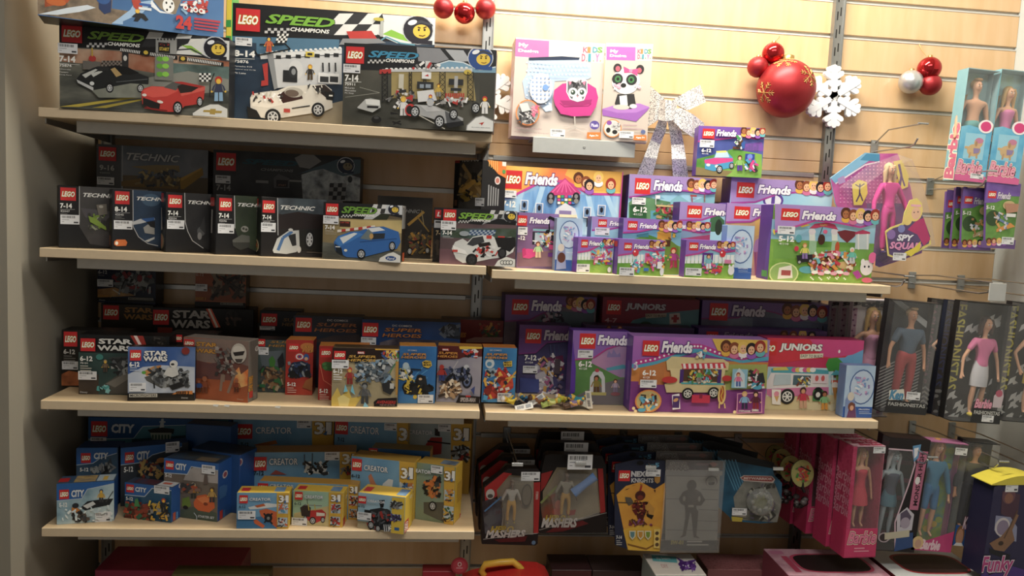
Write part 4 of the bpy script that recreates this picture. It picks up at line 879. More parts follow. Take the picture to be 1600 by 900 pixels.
over(f,[(140,118),(240,108),(300,100),(340,96),(400,105),(450,100)],'#7a4cb0','#b8328c',7)
for i in range(5): f.rect(358+i*12,140-(i % 3)*8,366+i*12,160,'#6a4a98')
f.poly([(175,195),(215,190),(225,165),(275,165),(300,190),(302,215),(290,235),(215,250),(175,240)],'#3c9cc8'); f.poly([(172,200),(220,190),(300,192),(300,206),(220,220),(175,215)],'#d83c8c'); f.poly([(218,190),(228,162),(275,162),(285,188)],'#b8d8e8'); f.poly([(225,160),(270,158),(272,166),(228,168)],'#e8d860'); f.ell(190,222,9,6,'#f0f0e0'); f.ell(228,228,8,6,'#f0f0e0'); f.wheel(240,242,18); f.wheel(294,226,14)
f.rect(320,92,338,130,'#e8e8e8'); f.rect(300,140,342,152,'#6a3a20'); f.rect(335,115,352,150,'#2c5ca8'); f.scatter(305,90,350,150,['#e8e8e8','#333','#5a3a20','#3c9c4c'],14,8,2)
f.fig(330,180,248,'#8cc060','#5a3a9c','#5a2a14','#e8b48c'); f.rect(355,172,395,205,'#2c3c9c'); f.ell(375,186,12,12,'#6a8ce0'); f.scatter(350,200,405,245,['#d83c8c','#e8e8e8','#333','#3c9cc8'],22,9,5)
friends(f,(165,60,216,106),(228,66,312,96),(348,72,430,74),15,lab=(152,110,214,146),age=('6-12',160,150,200,166),num=('41116',160,169,188,176))
f = F('u',CH); f.fill(SKYB); f.poly([(200,460),(230,440),(262,470),(262,520),(190,520)],'#3c6c48'); f.ell(236,500,16,36,'#28382c')
friends(f,(98,402,160,460),(176,415,300,450),None,20,[(60,470),(160,468),(230,445),(300,440)],'#a83a9c')
f = F('v',CH); f.fill(pic(['#a8845c','#c8a078','#8c64a0'],6)); f.poly([(400,470),(460,450),(475,520),(400,540)],'#d0a458'); f.poly([(390,600),(400,560),(430,540),(455,560),(465,600),(455,610),(395,610)],'#a878b8'); f.poly([(392,610),(462,610),(455,720),(398,715)],'#a05a8c')
for i in range(5): f.line([(400+i*14,612),(403+i*12,716)],3,'#7a3c6c')
friends(f,(308,406,374,465),(392,418,520,455),None,20,[(270,478),(380,475),(430,450),(520,440)],'#a83a9c',head_col='#ab8ace')
f = F('w',CH)
f.fill(GRASS,0,.4,1,1); f.fill(SKYB,0,.2,1,.46); f.poly([(480,560),(560,590),(940,590),(940,640),(480,640)],'#78b048')
f.poly([(590,540),(700,478),(840,540)],'#88bcd8')
for x in (640,740): f.poly([(x,510),(x+26,508),(x+30,640),(x+4,645)],'#e4ece4'); f.ell(x+14,520,16,14,'#e0d8e0'); f.rect(x+2,560,x+28,640,'#9cc8a0')
f.poly([(640,505),(665,485),(720,478),(755,488),(770,512),(740,505),(700,498),(670,505)],'#c03060'); f.text('HAPPY',690,486,722,496,'#f0c850')
f.poly([(765,520),(800,512),(850,520),(845,540),(810,570),(780,545)],'#7c2430'); f.rect(850,525,905,600,'#c8d8dc'); f.poly([(845,522),(880,512),(912,522),(912,530),(845,532)],'#c03060'); f.line([(860,530),(860,600)],6,'#eee'); f.line([(900,530),(900,600)],6,'#eee')
f.line([(685,540),(700,500)],3,'#222'); f.ell(695,555,16,24,'#4a2418'); f.ell(765,590,10,26,'#c8501c'); f.ell(712,520,10,9,'#e86090')
for x,y,r_,c_ in ((720,660,50,'#7a3828'),(660,645,34,'#d8a050'),(750,630,42,'#4c2418'),(700,690,26,'#f0a0c0'),(630,690,36,'#58b0c0'),(800,670,38,'#d8b878')): f.ell(x,y,r_,r_*.45,c_)
f.ell(750,618,40,14,'#e890b0'); f.scatter(640,610,840,710,['#e890b0','#c83048','#f0e0c0','#60b8c8','#f4f4ec','#d89030','#8c3c20'],90,11,9)
for i in range(6): f.ell(660+i*28,700+(i % 2)*6,16,8,'#e8a8c0' if i % 2 else '#f0f0ec',n=10)
f.poly([(578,625),(650,620),(652,650),(585,660)],'#24222a'); f.wheel(592,655,9,sq=1); f.wheel(640,650,9,sq=1); f.ell(578,595,10,12,'#d02848'); f.ell(588,550,14,18,'#58a8b8'); f.fig(615,570,640,'#d8d050','#8a6cb0','#b88830','#e8b48c'); f.fig(825,590,660,'#60c0b0','#c0c0c8','#d8d8e0','#e8b48c')
f.ell(520,705,66,50,'#c8d890'); f.ell(520,705,60,45,'#8ab060'); f.poly([(500,680),(555,668),(560,725),(492,730)],'#d8d8d0'); f.rect(510,690,550,715,'#a04848')
f.ell(888,680,28,34,'#e0dce0'); f.ell(872,655,9,15,'#e8e4e8'); f.ell(905,652,9,15,'#e8e4e8'); f.ell(880,675,4,5,'#223'); f.ell(898,675,4,5,'#223'); f.ell(890,735,24,12,'#d8607c'); f.poly([(825,700),(850,690),(870,720),(845,730)],'#b03c9c')
f.poly([(570,475),(640,490),(600,500)],'#e8c030'); f.poly([(466,508),(490,512),(478,535)],'#e8d030')
for i in range(14): f.ell(640+(i*37) % 180,722+(i*13) % 12,4,3,'#f4f4e8',n=6)
friends(f,(510,415,588,472),(604,428,748,470),(795,440,925,448),23,[(480,520),(560,500),(660,470),(760,480),(860,500),(950,475)],'#c03a94',head_col='#ad88d0',lab=(492,493,566,532),age=('5-12',498,538,562,564),num=('41110',498,568,538,578))
f.ell(912,635,18,24,'#e860a0'); f.ell(925,665,10,18,'#e8a078')
f = F('w',CH,'L'); f.poly([(440,700),(455,560),(478,470),(500,460),(500,720),(440,735)],'#5a38a0'); f.poly([(470,510),(488,514),(478,535)],'#e8d030'); f.rect(430,690,452,722,'#3c9c4c')
f = F('y',CG)
f.fill(pic(['#6a4878','#8c6a9c','#4c3c64'],6)); f.poly([(90,690),(300,680),(300,760),(90,760)],pic(['#7a5468','#a07c88'],9)); f.poly([(95,490),(300,490),(300,560),(180,560),(95,620)],'#8a6aa8')
f.rect(170,570,282,585,'#8cc8d8'); f.rect(168,585,282,655,'#2c2c3c'); f.rect(180,590,225,650,'#b8c8d8'); f.ell(245,615,16,22,'#d8a8c0'); f.line([(250,510),(252,582)],7,'#101014'); f.line([(282,525),(284,590)],7,'#101014'); f.line([(250,512),(284,527)],14,'#101014'); f.ell(244,584,11,9,'#101014'); f.ell(276,592,11,9,'#101014')
f.poly([(115,680),(140,670),(185,675),(190,705),(150,720),(118,715)],'#e03c8c'); f.poly([(115,672),(130,665),(136,700),(118,712)],'#c82c78'); f.scatter(180,590,275,660,['#f0f0f0','#d8a030','#d83c8c','#333','#6cc0d0'],34,9,3)
f.fig(195,635,715,'#b8e0a0','#e0c0a0','#7a3c20','#e8b48c'); f.rect(245,690,275,712,'#6a2c8c'); f.rect(250,650,272,675,'#c83c80')
friends(f,(93,502,138,556),(154,514,250,546),None,20,lab=(95,560,140,602),age=('-12',96,606,128,626))
f.poly([(300,495),(390,500),(392,515),(300,512)],'#e8d8a8'); 
def ovalbox(id_,c,ov,hair):
    f = F(id_,c); cx,cy,rx,ry = ov
    f.fill(pic(['#8cb4e0','#b8d4f0','#d0e4f6'],6)); f.fill('#2a5cb0',0,.79,1,1)
    f.ell(cx,cy,rx*1.1,ry*1.08,'#4a6ca8'); f.ell(cx,cy,rx,ry,'#c4d8f0')
    f.scatter(cx-rx*.6,cy-ry*.6,cx+rx*.6,cy+ry*.5,['#d8a8d0','#7aa0d8','#e8eef8','#a08cc8','#9cc4e8'],24,rx*.16,5)
    f.text('FROZEN',cx-rx*.3,cy+ry*1.32,cx+rx*.6,cy+ry*1.42,'#e8f0f8'); f.lines(cx-rx*.3,cy+ry*1.5,cx+rx*1.1,2,ry*.1,'#b8d0f0')
    return f
f = ovalbox('z',CG,(352,600,46,66),None); f.poly([(290,690),(310,650),(330,655),(335,770),(285,775)],'#8a98c8'); f.ell(312,715,20,26,'#5c3428'); f.ell(310,665,16,20,'#d8d0c8')
f = ovalbox('ag',CG,(1215,660,52,80),None)
f = ovalbox('d8',CM,(612,570,62,88),None); f.poly([(520,640),(545,600),(570,620),(580,740),(515,735)],'#7c94c8'); f.ell(550,620,18,24,'#d8d0c4'); f.poly([(535,700),(550,650),(572,660),(578,740),(525,735)],'#6a3c6c'); f.ell(552,675,18,24,'#7a4430'); f.ell(554,682,10,14,'#e0a888')
f = F('ad',CG); f.fill(SKYB); friends(f,(498,522,540,562),(556,532,640,558),None,14,[(465,578),(560,572),(650,555)],'#a83a9c',lab=(482,564,552,604))
f = F('ae',CG); f.fill(pic(['#5ca8cc','#8cc8dc'],7)); f.poly([(610,640),(750,600),(910,660),(910,800),(610,800)],GRASS); f.poly([(755,690),(790,630),(850,620),(900,660),(900,800),(830,800)],'#6a8c30')
f.rect(795,588,862,625,'#e0a020'); f.poly([(788,590),(825,570),(868,590)],'#e8b830'); f.rect(800,625,858,660,'#5a3418'); f.poly([(690,600),(750,590),(750,612),(690,612)],'#3c8c9c'); f.fig(875,665,765,'#b03c8c','#a83050','#a82c18','#e8b48c'); f.scatter(760,600,900,780,['#e0b030','#7a4a20','#4c9c3c','#c83c6c'],24,10,3)
friends(f,(645,530,692,578),(706,542,790,570),(815,550,905,552),18,[(615,590),(700,585),(780,568),(860,582),(925,575)],'#b0328c',head_col='#9a70c4')
f = F('af',CG); f.fill(pic(['#5ca8cc','#b86c98'],7)); f.poly([(910,620),(1060,600),(1060,640),(910,640)],'#a83c70')
friends(f,(860,530,900,575),(915,545,935,570),(955,550,1045,556),16,[(850,580),(930,575),(1000,590),(1070,585)],'#b0328c',head_col='#9a70c4')
f.rect(1068,540,1130,640,'#58a0c0')
def party(id_,lg,tt,hd,r,low,lab,seed,things):
    f = F(id_,CG); f.fill(GRASS,0,.5,1,1); f.fill(SKYB,0,.2,1,.55)
    x0,x1 = lg[0]-30,hd[2]+30
    y = (lg[3]+lab[1])/2
    for i in range(14): f.rect(x0+i*(x1-x0)/14,y-22,x0+(i+.7)*(x1-x0)/14,y+22,'#e8eef0')
    friends(f,lg,tt,hd,r,low,'#c03a94',head_col='#9468c0')
    for k in things:
        if k[0] == 'b': f.line([(k[1],k[2]),(k[1]+2,k[2]+60)],3,'#e8e8e8'); f.ell(k[1],k[2],k[3],k[3]*1.2,k[4]); f.ell(k[1]-k[3]*.3,k[2]-k[3]*.4,k[3]*.25,k[3]*.3,'#fff')
        elif k[0] == 's': f.scatter(k[1],k[2],k[3],k[4],['#e85a9c','#f4f4f4','#8c5cc0','#f0c040','#58b8c8','#d03048'],k[5],9,seed)
        elif k[0] == 'r': f.rect(k[1],k[2],k[3],k[4],k[5])
        elif k[0] == 'e': f.ell(k[1],k[2],k[3],k[4],k[5])
        elif k[0] == 'f': f.fig(k[1],k[2],k[3],k[4],k[5],k[6],'#e8b48c')
    f.label(*lab); return f
party('aa',(412,624,444,665),(452,632,520,656),(528,635,575,638),11,[(390,690),(450,680),(500,655),(540,668),(580,660)],(385,745,448,788),3,
      [('b',515,652,11,'#38b0b8'),('b',473,690,11,'#d82838'),('r',465,708,512,722,'#e84c90'),('r',472,722,480,750,'#e84c90'),('s',460,680,560,750,40),('f',482,700,742,'#e070a0','#f0e0e8','#6a3018'),('e',548,775,9,14,'#ececf0')])
f = F('aa',CG,'L'); f.rect(345,622,368,656,'#c01c24'); f.rect(345,700,366,760,'#8a9a78')
party('ab',(628,640,665,680),(678,648,750,672),(765,645,830,650),13,[(590,705),(660,695),(720,672),(780,684),(840,676)],(600,762,672,806),5,
      [('r',732,692,760,740,'#d858a0'),('b',684,690,15,'#d82838'),('s',655,730,720,785,26),('s',745,690,820,770,44),('r',722,766,745,782,'#3c7cd0'),('e',812,785,10,20,'#eeeef2'),('f',775,720,760,'#d87ca0','#e0e0f0','#8a4420'),('r',790,735,810,770,'#f0f0f4')])
f = F('ab',CG,'L'); f.rect(575,630,594,660,'#c01c24')
party('ac',(955,638,998,680),(1008,648,1086,674),(1105,648,1172,652),13,[(935,705),(1000,695),(1060,672),(1120,690),(1195,680)],(932,765,1010,806),8,
      [('r',1020,690,1068,760,'#5c2c90'),('r',1028,702,1060,755,'#9cd0dc'),('b',1120,695,15,'#d01c30'),('s',1025,745,1110,790,44),('f',1048,698,770,'#7cc0d0','#e0e0f0','#6a3018'),('r',1065,770,1112,786,'#d83048'),('e',1160,780,16,22,'#e8e8ec'),('e',1152,758,5,9,'#e8e8ec'),('e',1170,757,5,9,'#e8e8ec'),('r',1128,725,1160,745,'#d878a8')])
# ------------------------------------------------ hot dog van shelf
f = F('d1',CK); f.fill(pic(['#5a5060','#8c7888','#4a4450'],7)); f.poly([(300,230),(360,170),(430,160),(620,170),(620,300),(300,300)],'#5c6c78'); f.scatter(340,170,450,220,['#8c3c6c','#3a3040','#b8a0b0'],30,12,3)
friends(f,(175,95,262,180),(283,103,440,160),(490,105,600,125),26,[(135,215),(270,208),(330,175),(450,130),(540,165),(640,150)],'#8c3078',head_col='#7d5a9c')
f = F('d2',CK); f.fill('#8c2038'); f.poly([(800,250),(830,210),(960,175),(1200,150),(1200,300),(800,300)],pic(['#3c6c78','#5c8c94','#2c4c3c'],7)); f.ell(900,245,40,28,'#2c4430'); f.logo(690,100,765,180); f.text('4-7',680,198,742,222,'#c89aa0',0,.03)
f.text('JUNIORS',795,118,1005,165,'#c8c0c4',.1,.05,'#3a2028',.09); f.poly([(898,175),(1015,172),(1010,192),(900,200)],'#b8a890'); f.text('EASY TO BUILD',903,178,1008,194,'#4a2020'); f.poly([(1028,175),(1085,170),(1092,228),(1030,232)],'#c8b8b0'); f.rect(1040,192,1080,208,'#a82830'); f.rect(1052,180,1068,222,'#a82830')
f = F('d3',CK); f.fill(pic(['#5c6478','#7c8498','#4c4460'],6)); f.cr(*CM); f.poly([(20,190),(180,200),(430,230),(430,330),(20,330)],pic(['#4a4a6c','#6c80a0'],7)); f.line([(370,250),(400,300)],5,'#2c1c2c'); f.line([(400,240),(400,300)],5,'#2c1c2c')
over(f,[(-260,200),(-60,195),(60,150),(150,170),(260,215),(440,180)],'#7a589a','#8c3078',8); f.heads([(208,148),(255,160),(302,152),(345,158),(395,165)],30)
f.cr(*CK); f.logo(1250,115,1342,212); f.text('Friends',1372,130,1545,190,'#d8d0dc',.18,.045,'#3a2050',.09)
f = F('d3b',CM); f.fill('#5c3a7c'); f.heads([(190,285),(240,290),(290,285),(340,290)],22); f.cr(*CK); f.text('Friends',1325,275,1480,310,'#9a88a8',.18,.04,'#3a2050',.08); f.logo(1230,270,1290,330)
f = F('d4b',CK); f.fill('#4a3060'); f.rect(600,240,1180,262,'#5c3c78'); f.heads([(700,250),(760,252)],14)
f = F('d4',CK); f.fill(pic(['#2a2244','#4a4478','#6a74a8'],5)); f.poly([(330,420),(450,400),(460,480),(330,480)],'#7a2c5c'); f.poly([(300,450),(380,430),(400,560),(330,590),(300,520)],'#b8b4c0'); f.scatter(320,400,450,610,['#e4e0e8','#8c7c9c','#c89a50','#3c3450','#a85c8c'],70,13,3); f.poly([(215,520),(320,530),(320,600),(215,600)],pic(['#2c3470','#4a5ca8'],8)); f.rect(405,420,432,500,'#5a4c58')
over(f,[(205,390),(300,385),(360,330),(480,320)],'#6a3c84','#7c3080',8); f.logo(248,255,330,335); f.text('Friends',350,265,500,318,'#d8d0e0',.18,.045,'#3a2050',.09); f.text('7-12',243,398,304,426,WH,0,.04); f.text('41104',243,432,286,444,'#ddd'); f.label(233,455,310,496)
for x in (380,400,425): f.line([(x,340),(x+6,400)],6,'#48507c')
f = F('d5',CK); f.fill(pic(['#3c6c34','#5a8c48','#7c9c5c'],6)); f.poly([(490,640),(640,560),(800,520),(830,520),(830,670),(490,670)],'#6c6870'); f.poly([(600,440),(640,370),(830,330),(830,520),(760,520)],pic(['#c890b8','#a880b0','#8ab0c8'],6))
f.poly([(690,400),(700,375),(715,395),(725,365),(745,398),(760,385),(765,410),(690,412)],'#8878b0'); f.poly([(685,470),(780,450),(810,470),(690,485)],'#4ca0b8')
f.poly([(595,610),(598,520),(615,490),(640,480),(665,492),(678,520),(680,610),(662,612),(660,530),(640,505),(618,530),(615,610)],'#c8ccd4'); f.fig(632,510,605,'#8a7a30','#5a3c20','#3a2014','#b8744c'); f.rect(592,600,685,618,'#b0a860'); f.ell(636,482,12,10,'#b83c50'); f.fig(735,530,600,'#b0a0b8','#7c7090','#6a2c18','#e8b48c'); f.ell(735,610,26,10,'#88505c')
friends(f,(543,280,625,365),(643,292,800,345),None,20,[(500,425),(620,412),(690,365),(830,320)],'#b8328c',head_col='#8c62b4',lab=(532,370,612,415),age=('6-12',537,432,605,462),num=('41120',537,466,580,478))
f.poly([(440,640),(515,600),(520,470),(498,265),(440,260)],'#5a30a0')
f = F('d6',CK)
f.fill(pic(['#e8a030','#d07838','#a0b048'],5),0,.3,1,.62); f.fill('#8a3c8c',0,.6,1,1); f.poly([(830,590),(1000,560),(1560,590),(1560,720),(800,720)],pic(['#7a3488','#9c4c9c'],8)); f.poly([(870,470),(960,430),(1000,440),(1000,560),(860,560)],'#c87a38'); f.poly([(1330,450),(1560,450),(1560,580),(1330,590)],'#a8b058')
over(f,[(790,455),(860,455),(950,435),(1050,400),(1180,370),(1300,400),(1420,430),(1580,415)],pic(['#8a50b0','#b068c0','#70b8b0'],3)); f.line([(790,458),(860,458),(950,440),(1050,405),(1180,372),(1300,402),(1420,432),(1580,417)],22,'#48a8c8')
LN = [(850,440),(950,420),(1050,385),(1130,350),(1200,352),(1300,390),(1420,415),(1550,395)]; f.line(LN,26,'#c02c90')
for (ax,ay),(bx,by) in zip(LN,LN[1:]):
    for q in range(4): f.ell(ax+(bx-ax)*q/4,ay+(by-ay)*q/4,6,6,'#f4f0f8',n=8)
f.poly([(1260,310),(1560,315),(1560,385),(1430,400),(1290,375)],'#e0b840'); f.heads([(1335,350),(1380,362),(1428,358),(1472,365),(1520,352)],30)
f.logo(884,318,970,403); f.text('Friends',990,325,1148,385,'#f8f4fa',.18,.045,'#4a2478',.1)
# van
f.poly([(1010,430),(1040,405),(1320,420),(1350,440),(1345,480),(1015,480)],'#dcc890'); f.poly([(1030,470),(1330,470),(1320,560),(1090,560),(1070,600),(1010,590),(1000,555),(1040,540)],'#e4d098')
f.rect(1095,470,1305,545,'#5a3c28'); f.poly([(1090,445),(1325,438),(1335,468),(1100,475)],'#d83048')
for i in range(8): f.poly([(1100+i*29,445),(1113+i*29,444),(1118+i*29,470),(1103+i*29,472)],'#f0e8e8')
f.rect(1085,475,1100,550,'#4c2c7c'); f.rect(1290,475,1305,550,'#4c2c7c'); f.rect(1090,545,1320,560,'#48b0b8'); f.poly([(1000,560),(1330,560),(1330,600),(1010,600)],'#e0cc94')
f.scatter(1130,480,1285,545,['#d83048','#e8e0c8','#3c8c50','#e8c030','#6cb8d0','#8c5a30'],60,10,4); f.fig(1185,470,545,'#58a858','#888','#7a3c18','#e8b48c'); f.ell(1025,530,42,18,'#c82c2c'); f.ell(1335,522,26,16,'#c82c2c'); f.scatter(1170,370,1225,410,['#e0c890','#58a8c8','#f0f0f0'],14,10,5)
f.wheel(1122,605,32,'#d8d8d0',1); f.wheel(1262,600,32,'#d8d8d0',1); f.rect(1145,610,1240,655,'#c8284c'); f.rect(1185,605,1200,630,'#8c1c40')
f.rect(1365,470,1440,575,'#8ac0d8'); f.poly([(1375,500),(1400,465),(1430,500),(1430,570),(1375,570)],'#c8dce8'); f.fig(1395,490,565,'#e06898','#4c6cb0','#a85020','#e8b48c'); f.poly([(1455,500),(1530,490),(1540,545),(1470,560)],'#2c2c34'); f.ell(1498,560,34,22,'#48a8c8'); f.scatter(1450,480,1530,570,['#e8e8e8','#333','#c84068'],22,10,3)
f.ell(1305,610,22,52,'#e0c070'); f.ell(1305,605,12,44,'#a84820'); f.line([(1303,565),(1310,590),(1300,615),(1308,640)],4,'#e8c030'); f.line([(1292,655),(1290,682)],7,'#e0c070'); f.line([(1318,655),(1322,682)],7,'#e0c070')
f.poly([(1035,610),(1075,602),(1080,685),(1038,690)],'#e8e4ec'); f.rect(1041,615,1073,680,'#4c3070'); f.ell(1056,637,14,9,'#d8a060',rot=30)
f.ell(907,643,72,62,'#e08838'); f.ell(907,643,64,55,'#c8b070'); f.scatter(865,610,950,690,['#26242c','#e8e8e8','#58a8c8','#a85030','#e8c878'],44,12,6); f.ell(870,690,22,10,'#48a8c8')
f.poly([(1385,600),(1520,592),(1520,705),(1380,710)],'#d890b8'); f.poly([(1390,605),(1515,598),(1515,700),(1386,704)],'#7c2c7c'); f.fig(1425,590,685,'#7cb0d8','#2c2448','#d8b060','#e8b48c'); f.fig(1485,590,685,'#5c2030','#8c2030','#3c2018','#e8b48c'); f.text('STEPHANIE',1392,690,1455,700,WH); f.text('EMMA',1465,684,1500,698,WH)
f.text('6-12',876,475,944,503,WH,0,.04); f.text('41129',876,508,912,520,WH); f.label(862,525,948,570); f.ell(830,455,18,20,'#d0c8d8'); f.ell(830,455,10,12,'#8c70b0')
for x,y in ((825,680),(835,695),(1370,700)): f.ell(x,y,9,9,'#f0d8a0',n=8)
f = F('d6',CK,'L'); f.line([(810,430),(800,640)],12,'#8a5cc0')
f = F('d7',CM)
f.fill(pic(['#8cc8e0','#c0e0e8','#e8d8a8'],4),0,.4,1,1); f.fill(pic(['#d8c890','#e8dcb0'],10),0,.78,1,1); f.poly([(470,480),(620,470),(640,720),(480,720)],'#78b048'); f.poly([(540,380),(640,330),(640,470),(500,460),(480,410)],'#68a8d8')
over(f,[(50,450),(160,440),(330,420),(520,410),(640,320)],'#d8243c'); f.poly([(320,300),(700,300),(700,330),(560,395),(450,412),(400,405)],'#d83c84')
f.logo(50,320,148,400); f.text('JUNIORS',170,335,392,385,'#f4f2ee',.1,.05,'#3a2028',.09); f.poly([(276,392),(402,388),(400,410),(276,418)],'#e8e0c8'); f.text('EASY TO BUILD',282,394,397,412,'#3a2a20'); f.ell(488,378,6,10,'#fff',n=6)
f.poly([(415,450),(430,415),(480,410),(510,440),(505,480),(430,485)],'#3c9438'); f.line([(462,480),(465,520)],10,'#7a4c28')
f.poly([(95,540),(120,490),(225,480),(430,495),(430,610),(95,620)],'#e8e4e4'); f.poly([(120,470),(225,460),(430,480),(430,500),(120,492)],'#48a8b8')
for i in range(6): f.ell(245+i*20,477,16,13,['#d85898','#e8c850','#f0f0f0'][i % 3])
f.poly([(130,465),(200,460),(215,478),(130,480)],'#d8c850'); f.poly([(95,580),(350,570),(430,570),(430,610),(120,625),(95,610)],'#d878a8'); f.rect(240,505,330,560,'#4c6c78'); f.scatter(245,520,330,565,['#d8c030','#7c3c28','#e8e8e8'],20,9,4); f.poly([(140,500),(225,500),(225,555),(130,560)],'#b8ccd4'); f.rect(345,500,418,550,'#e8d8e0'); f.ell(365,522,10,16,'#d85c5c'); f.ell(398,522,10,16,'#d85c5c')
f.wheel(205,620,42,'#e8e8e4',.95); f.wheel(370,605,36,'#e8e8e4',.8); f.rect(345,585,395,645,'#3c8c48'); f.ell(370,610,26,30,'#22241f'); f.ell(370,610,12,14,'#e8e8e4')
f.poly([(120,580),(170,582),(168,665),(122,660)],'#f0ece4'); f.poly([(132,615),(160,615),(148,650)],'#d8a860'); f.ell(146,605,14,14,'#e890a8'); f.fig(290,570,682,'#c82848','#d8a888','#3a2018','#d89a70'); f.fig(405,590,690,'#8cc888','#e8a030','#4a2c1c','#c07a50'); f.ell(445,680,16,22,'#e0d8b8')
f.rect(440,530,505,545,'#d85838'); f.line([(445,500),(447,600)],5,'#eee'); f.line([(498,500),(498,600)],5,'#eee'); f.poly([(435,505),(465,475),(515,500)],'#48a8b8'); f.ell(460,560,18,20,'#f0e8e0'); f.poly([(446,570),(474,570),(460,640)],'#c88838')
f.poly([(475,600),(510,600),(510,720),(475,715)],'#b03078')
# ------------------------------------------------ space adventure boxes
def wars(f,x0,y0,x1,y1,m,x2=None,out='#15110e'):
    h = (y1-y0)/2; x2 = x2 or x1
    f.text('STAR',x0+(x1-x0)*.04,y0,x1,y0+h*.9,m,0,.04,out,.07,space=.95)
    f.text('WARS',x0,y0+h*1.08,x2,y1,m,0,.04,out,.07,space=.95)
METL = ['#5c6064','#84888a','#3c3f42','#9ca0a0','#242628']
f = F('b1',CI); f.logo(385,265,470,345); wars(f,498,278,650,345,'#a8742a')
f = F('b2',CI); f.poly([(940,285),(970,285),(1020,385),(985,388)],'#e85838'); f.poly([(950,285),(962,285),(1008,385),(996,388)],'#f8e8d8'); f.logo(655,290,740,372); wars(f,757,294,960,390,'#b8b4b0')
f.ell(1080,330,34,40,'#2a2422'); f.scatter(1050,300,1120,370,['#4a3a34','#1a1614','#6a4a3c'],14,12,1); f.rect(680,385,760,420,'#8c2c1c')
f = F('s1',CI); f.fill(pic(['#141a2c','#1c2844','#0c0e14'],7)); f.poly([(350,180),(450,170),(560,215),(350,225)],pic(['#8c5c2c','#c89a5c','#5a3c24'],14))
f.poly([(445,165),(470,130),(560,110),(620,80),(665,130),(600,180),(520,190)],'#6a6c6c'); f.scatter(450,90,650,190,METL+['#8c2c34'],70,17,3); f.ell(585,120,14,20,'#8c2430'); f.line([(440,180),(480,205)],6,'#d8d0c0')
f.rect(350,222,670,250,'#14120f'); f.logo(365,20,420,66); wars(f,432,12,550,68,'#a8a8ac'); f.text('6-12',363,76,410,96,'#b8b8b8',0,.03); f.text('75126',363,100,395,108,'#888'); f.label(357,124,443,166)
f.text('SERIES 3',360,208,434,222,'#c88c34',.1,.03); f.rect(524,222,660,240,'#8c8a80'); f.text('MICROFIGHTERS',530,226,655,237,'#201c18'); f.text('Disney',368,232,400,244,'#999')
f = F('s2',CI); f.fill(pic(['#7c3c20','#b05c34','#c8845c'],7)); f.poly([(880,150),(1160,180),(1160,250),(880,240)],pic(['#a8603c','#8c4a30'],9)); f.scatter(980,90,1150,215,['#4a4038','#6c5c4c','#2c2420','#8c7c68'],70,17,5); f.line([(985,200),(1140,120)],12,'#4c4238'); f.line([(1000,110),(1150,190)],8,'#3a322c')
f.rect(880,245,1160,280,'#15110e'); f.logo(893,45,932,68); wars(f,950,40,1048,86,'#a8a4a0'); f.text('6-12',890,92,930,108,'#c8a898',0,.03); f.label(886,150,950,190); f.text('SERIES 3',885,222,942,238,'#c88c34',.1,.03); f.rect(1020,250,1142,266,'#8c8a80'); f.text('MICROFIGHTERS',1025,253,1138,264,'#201c18')
f = F('c1',CI); f.logo(172,408,245,490); f.text('6-12',172,505,232,530,'#c8c4c0',0,.04); f.lines(172,538,240,3,12,'#8a8680'); f.label(163,568,250,614); f.poly([(158,640),(200,620),(260,630),(260,700),(158,700)],pic(['#5a2c14','#d87838','#8c4420'],12))
f = F('c2',CI); f.fill(pic(['#1c2c2c','#34504c','#1c1c1c'],7),0,.3,1,1); f.poly([(250,670),(360,640),(360,760),(250,760)],pic(['#3c3028','#5c4c40'],9))
f.poly([(530,428),(600,428),(620,485),(565,488)],'#a82c20'); f.poly([(548,428),(566,428),(596,485),(580,486)],'#f8e0d8'); f.ell(685,460,44,30,'#24201e'); f.scatter(650,440,720,480,['#4a4440','#181412'],10,12,2)
f.poly([(380,700),(470,640),(530,600),(530,745),(400,745)],'#55524c'); f.poly([(400,690),(530,620),(530,660),(450,710)],'#7c7870'); f.poly([(420,560),(530,540),(530,570),(440,575)],'#2a2c2c'); f.line([(415,552),(535,545)],10,'#3c4040'); f.scatter(440,560,530,640,METL,30,16,6); f.ell(368,545,20,16,'#3c8c84'); f.scatter(350,700,420,730,['#48a8a8','#88d0d0'],12,10,3); f.fig(400,560,625,'#7a6448','#4a3c30','#b89868')
f.logo(266,443,346,514); wars(f,360,446,540,512,'#e4e4e0'); f.text('6-12',265,540,330,566,WH,0,.04); f.text('75131',265,572,305,582,WH); f.lines(265,590,330,3,12,'#d8d4c8'); f.label(254,620,354,668); f.text('Disney',265,728,305,742,'#b8b8b8')
f = F('c3',CI); f.fill(pic(['#24448c','#3c64a8','#88a0c8'],6)); f.poly([(518,640),(600,600),(700,590),(880,600),(880,745),(518,740)],pic(['#9cacc8','#c8d0dc','#7c8cac'],6)); f.poly([(600,625),(660,595),(700,590),(690,620),(620,650)],pic(['#c87830','#e8b060'],14)); f.ell(605,630,12,9,'#58a83c')
f.poly([(608,655),(720,620),(845,650),(850,672),(800,700),(700,715),(620,675)],'#5c5c58'); f.poly([(620,640),(700,612),(760,625),(700,665)],'#3a3c3c'); f.scatter(640,610,840,700,METL,60,15,4); f.poly([(740,700),(800,680),(830,700),(760,725)],'#1f2020'); f.poly([(712,640),(735,600),(785,600),(795,640),(760,655)],'#d0d0cc'); f.ell(768,582,22,20,'#dcdcd8'); f.ell(762,584,10,6,'#333')
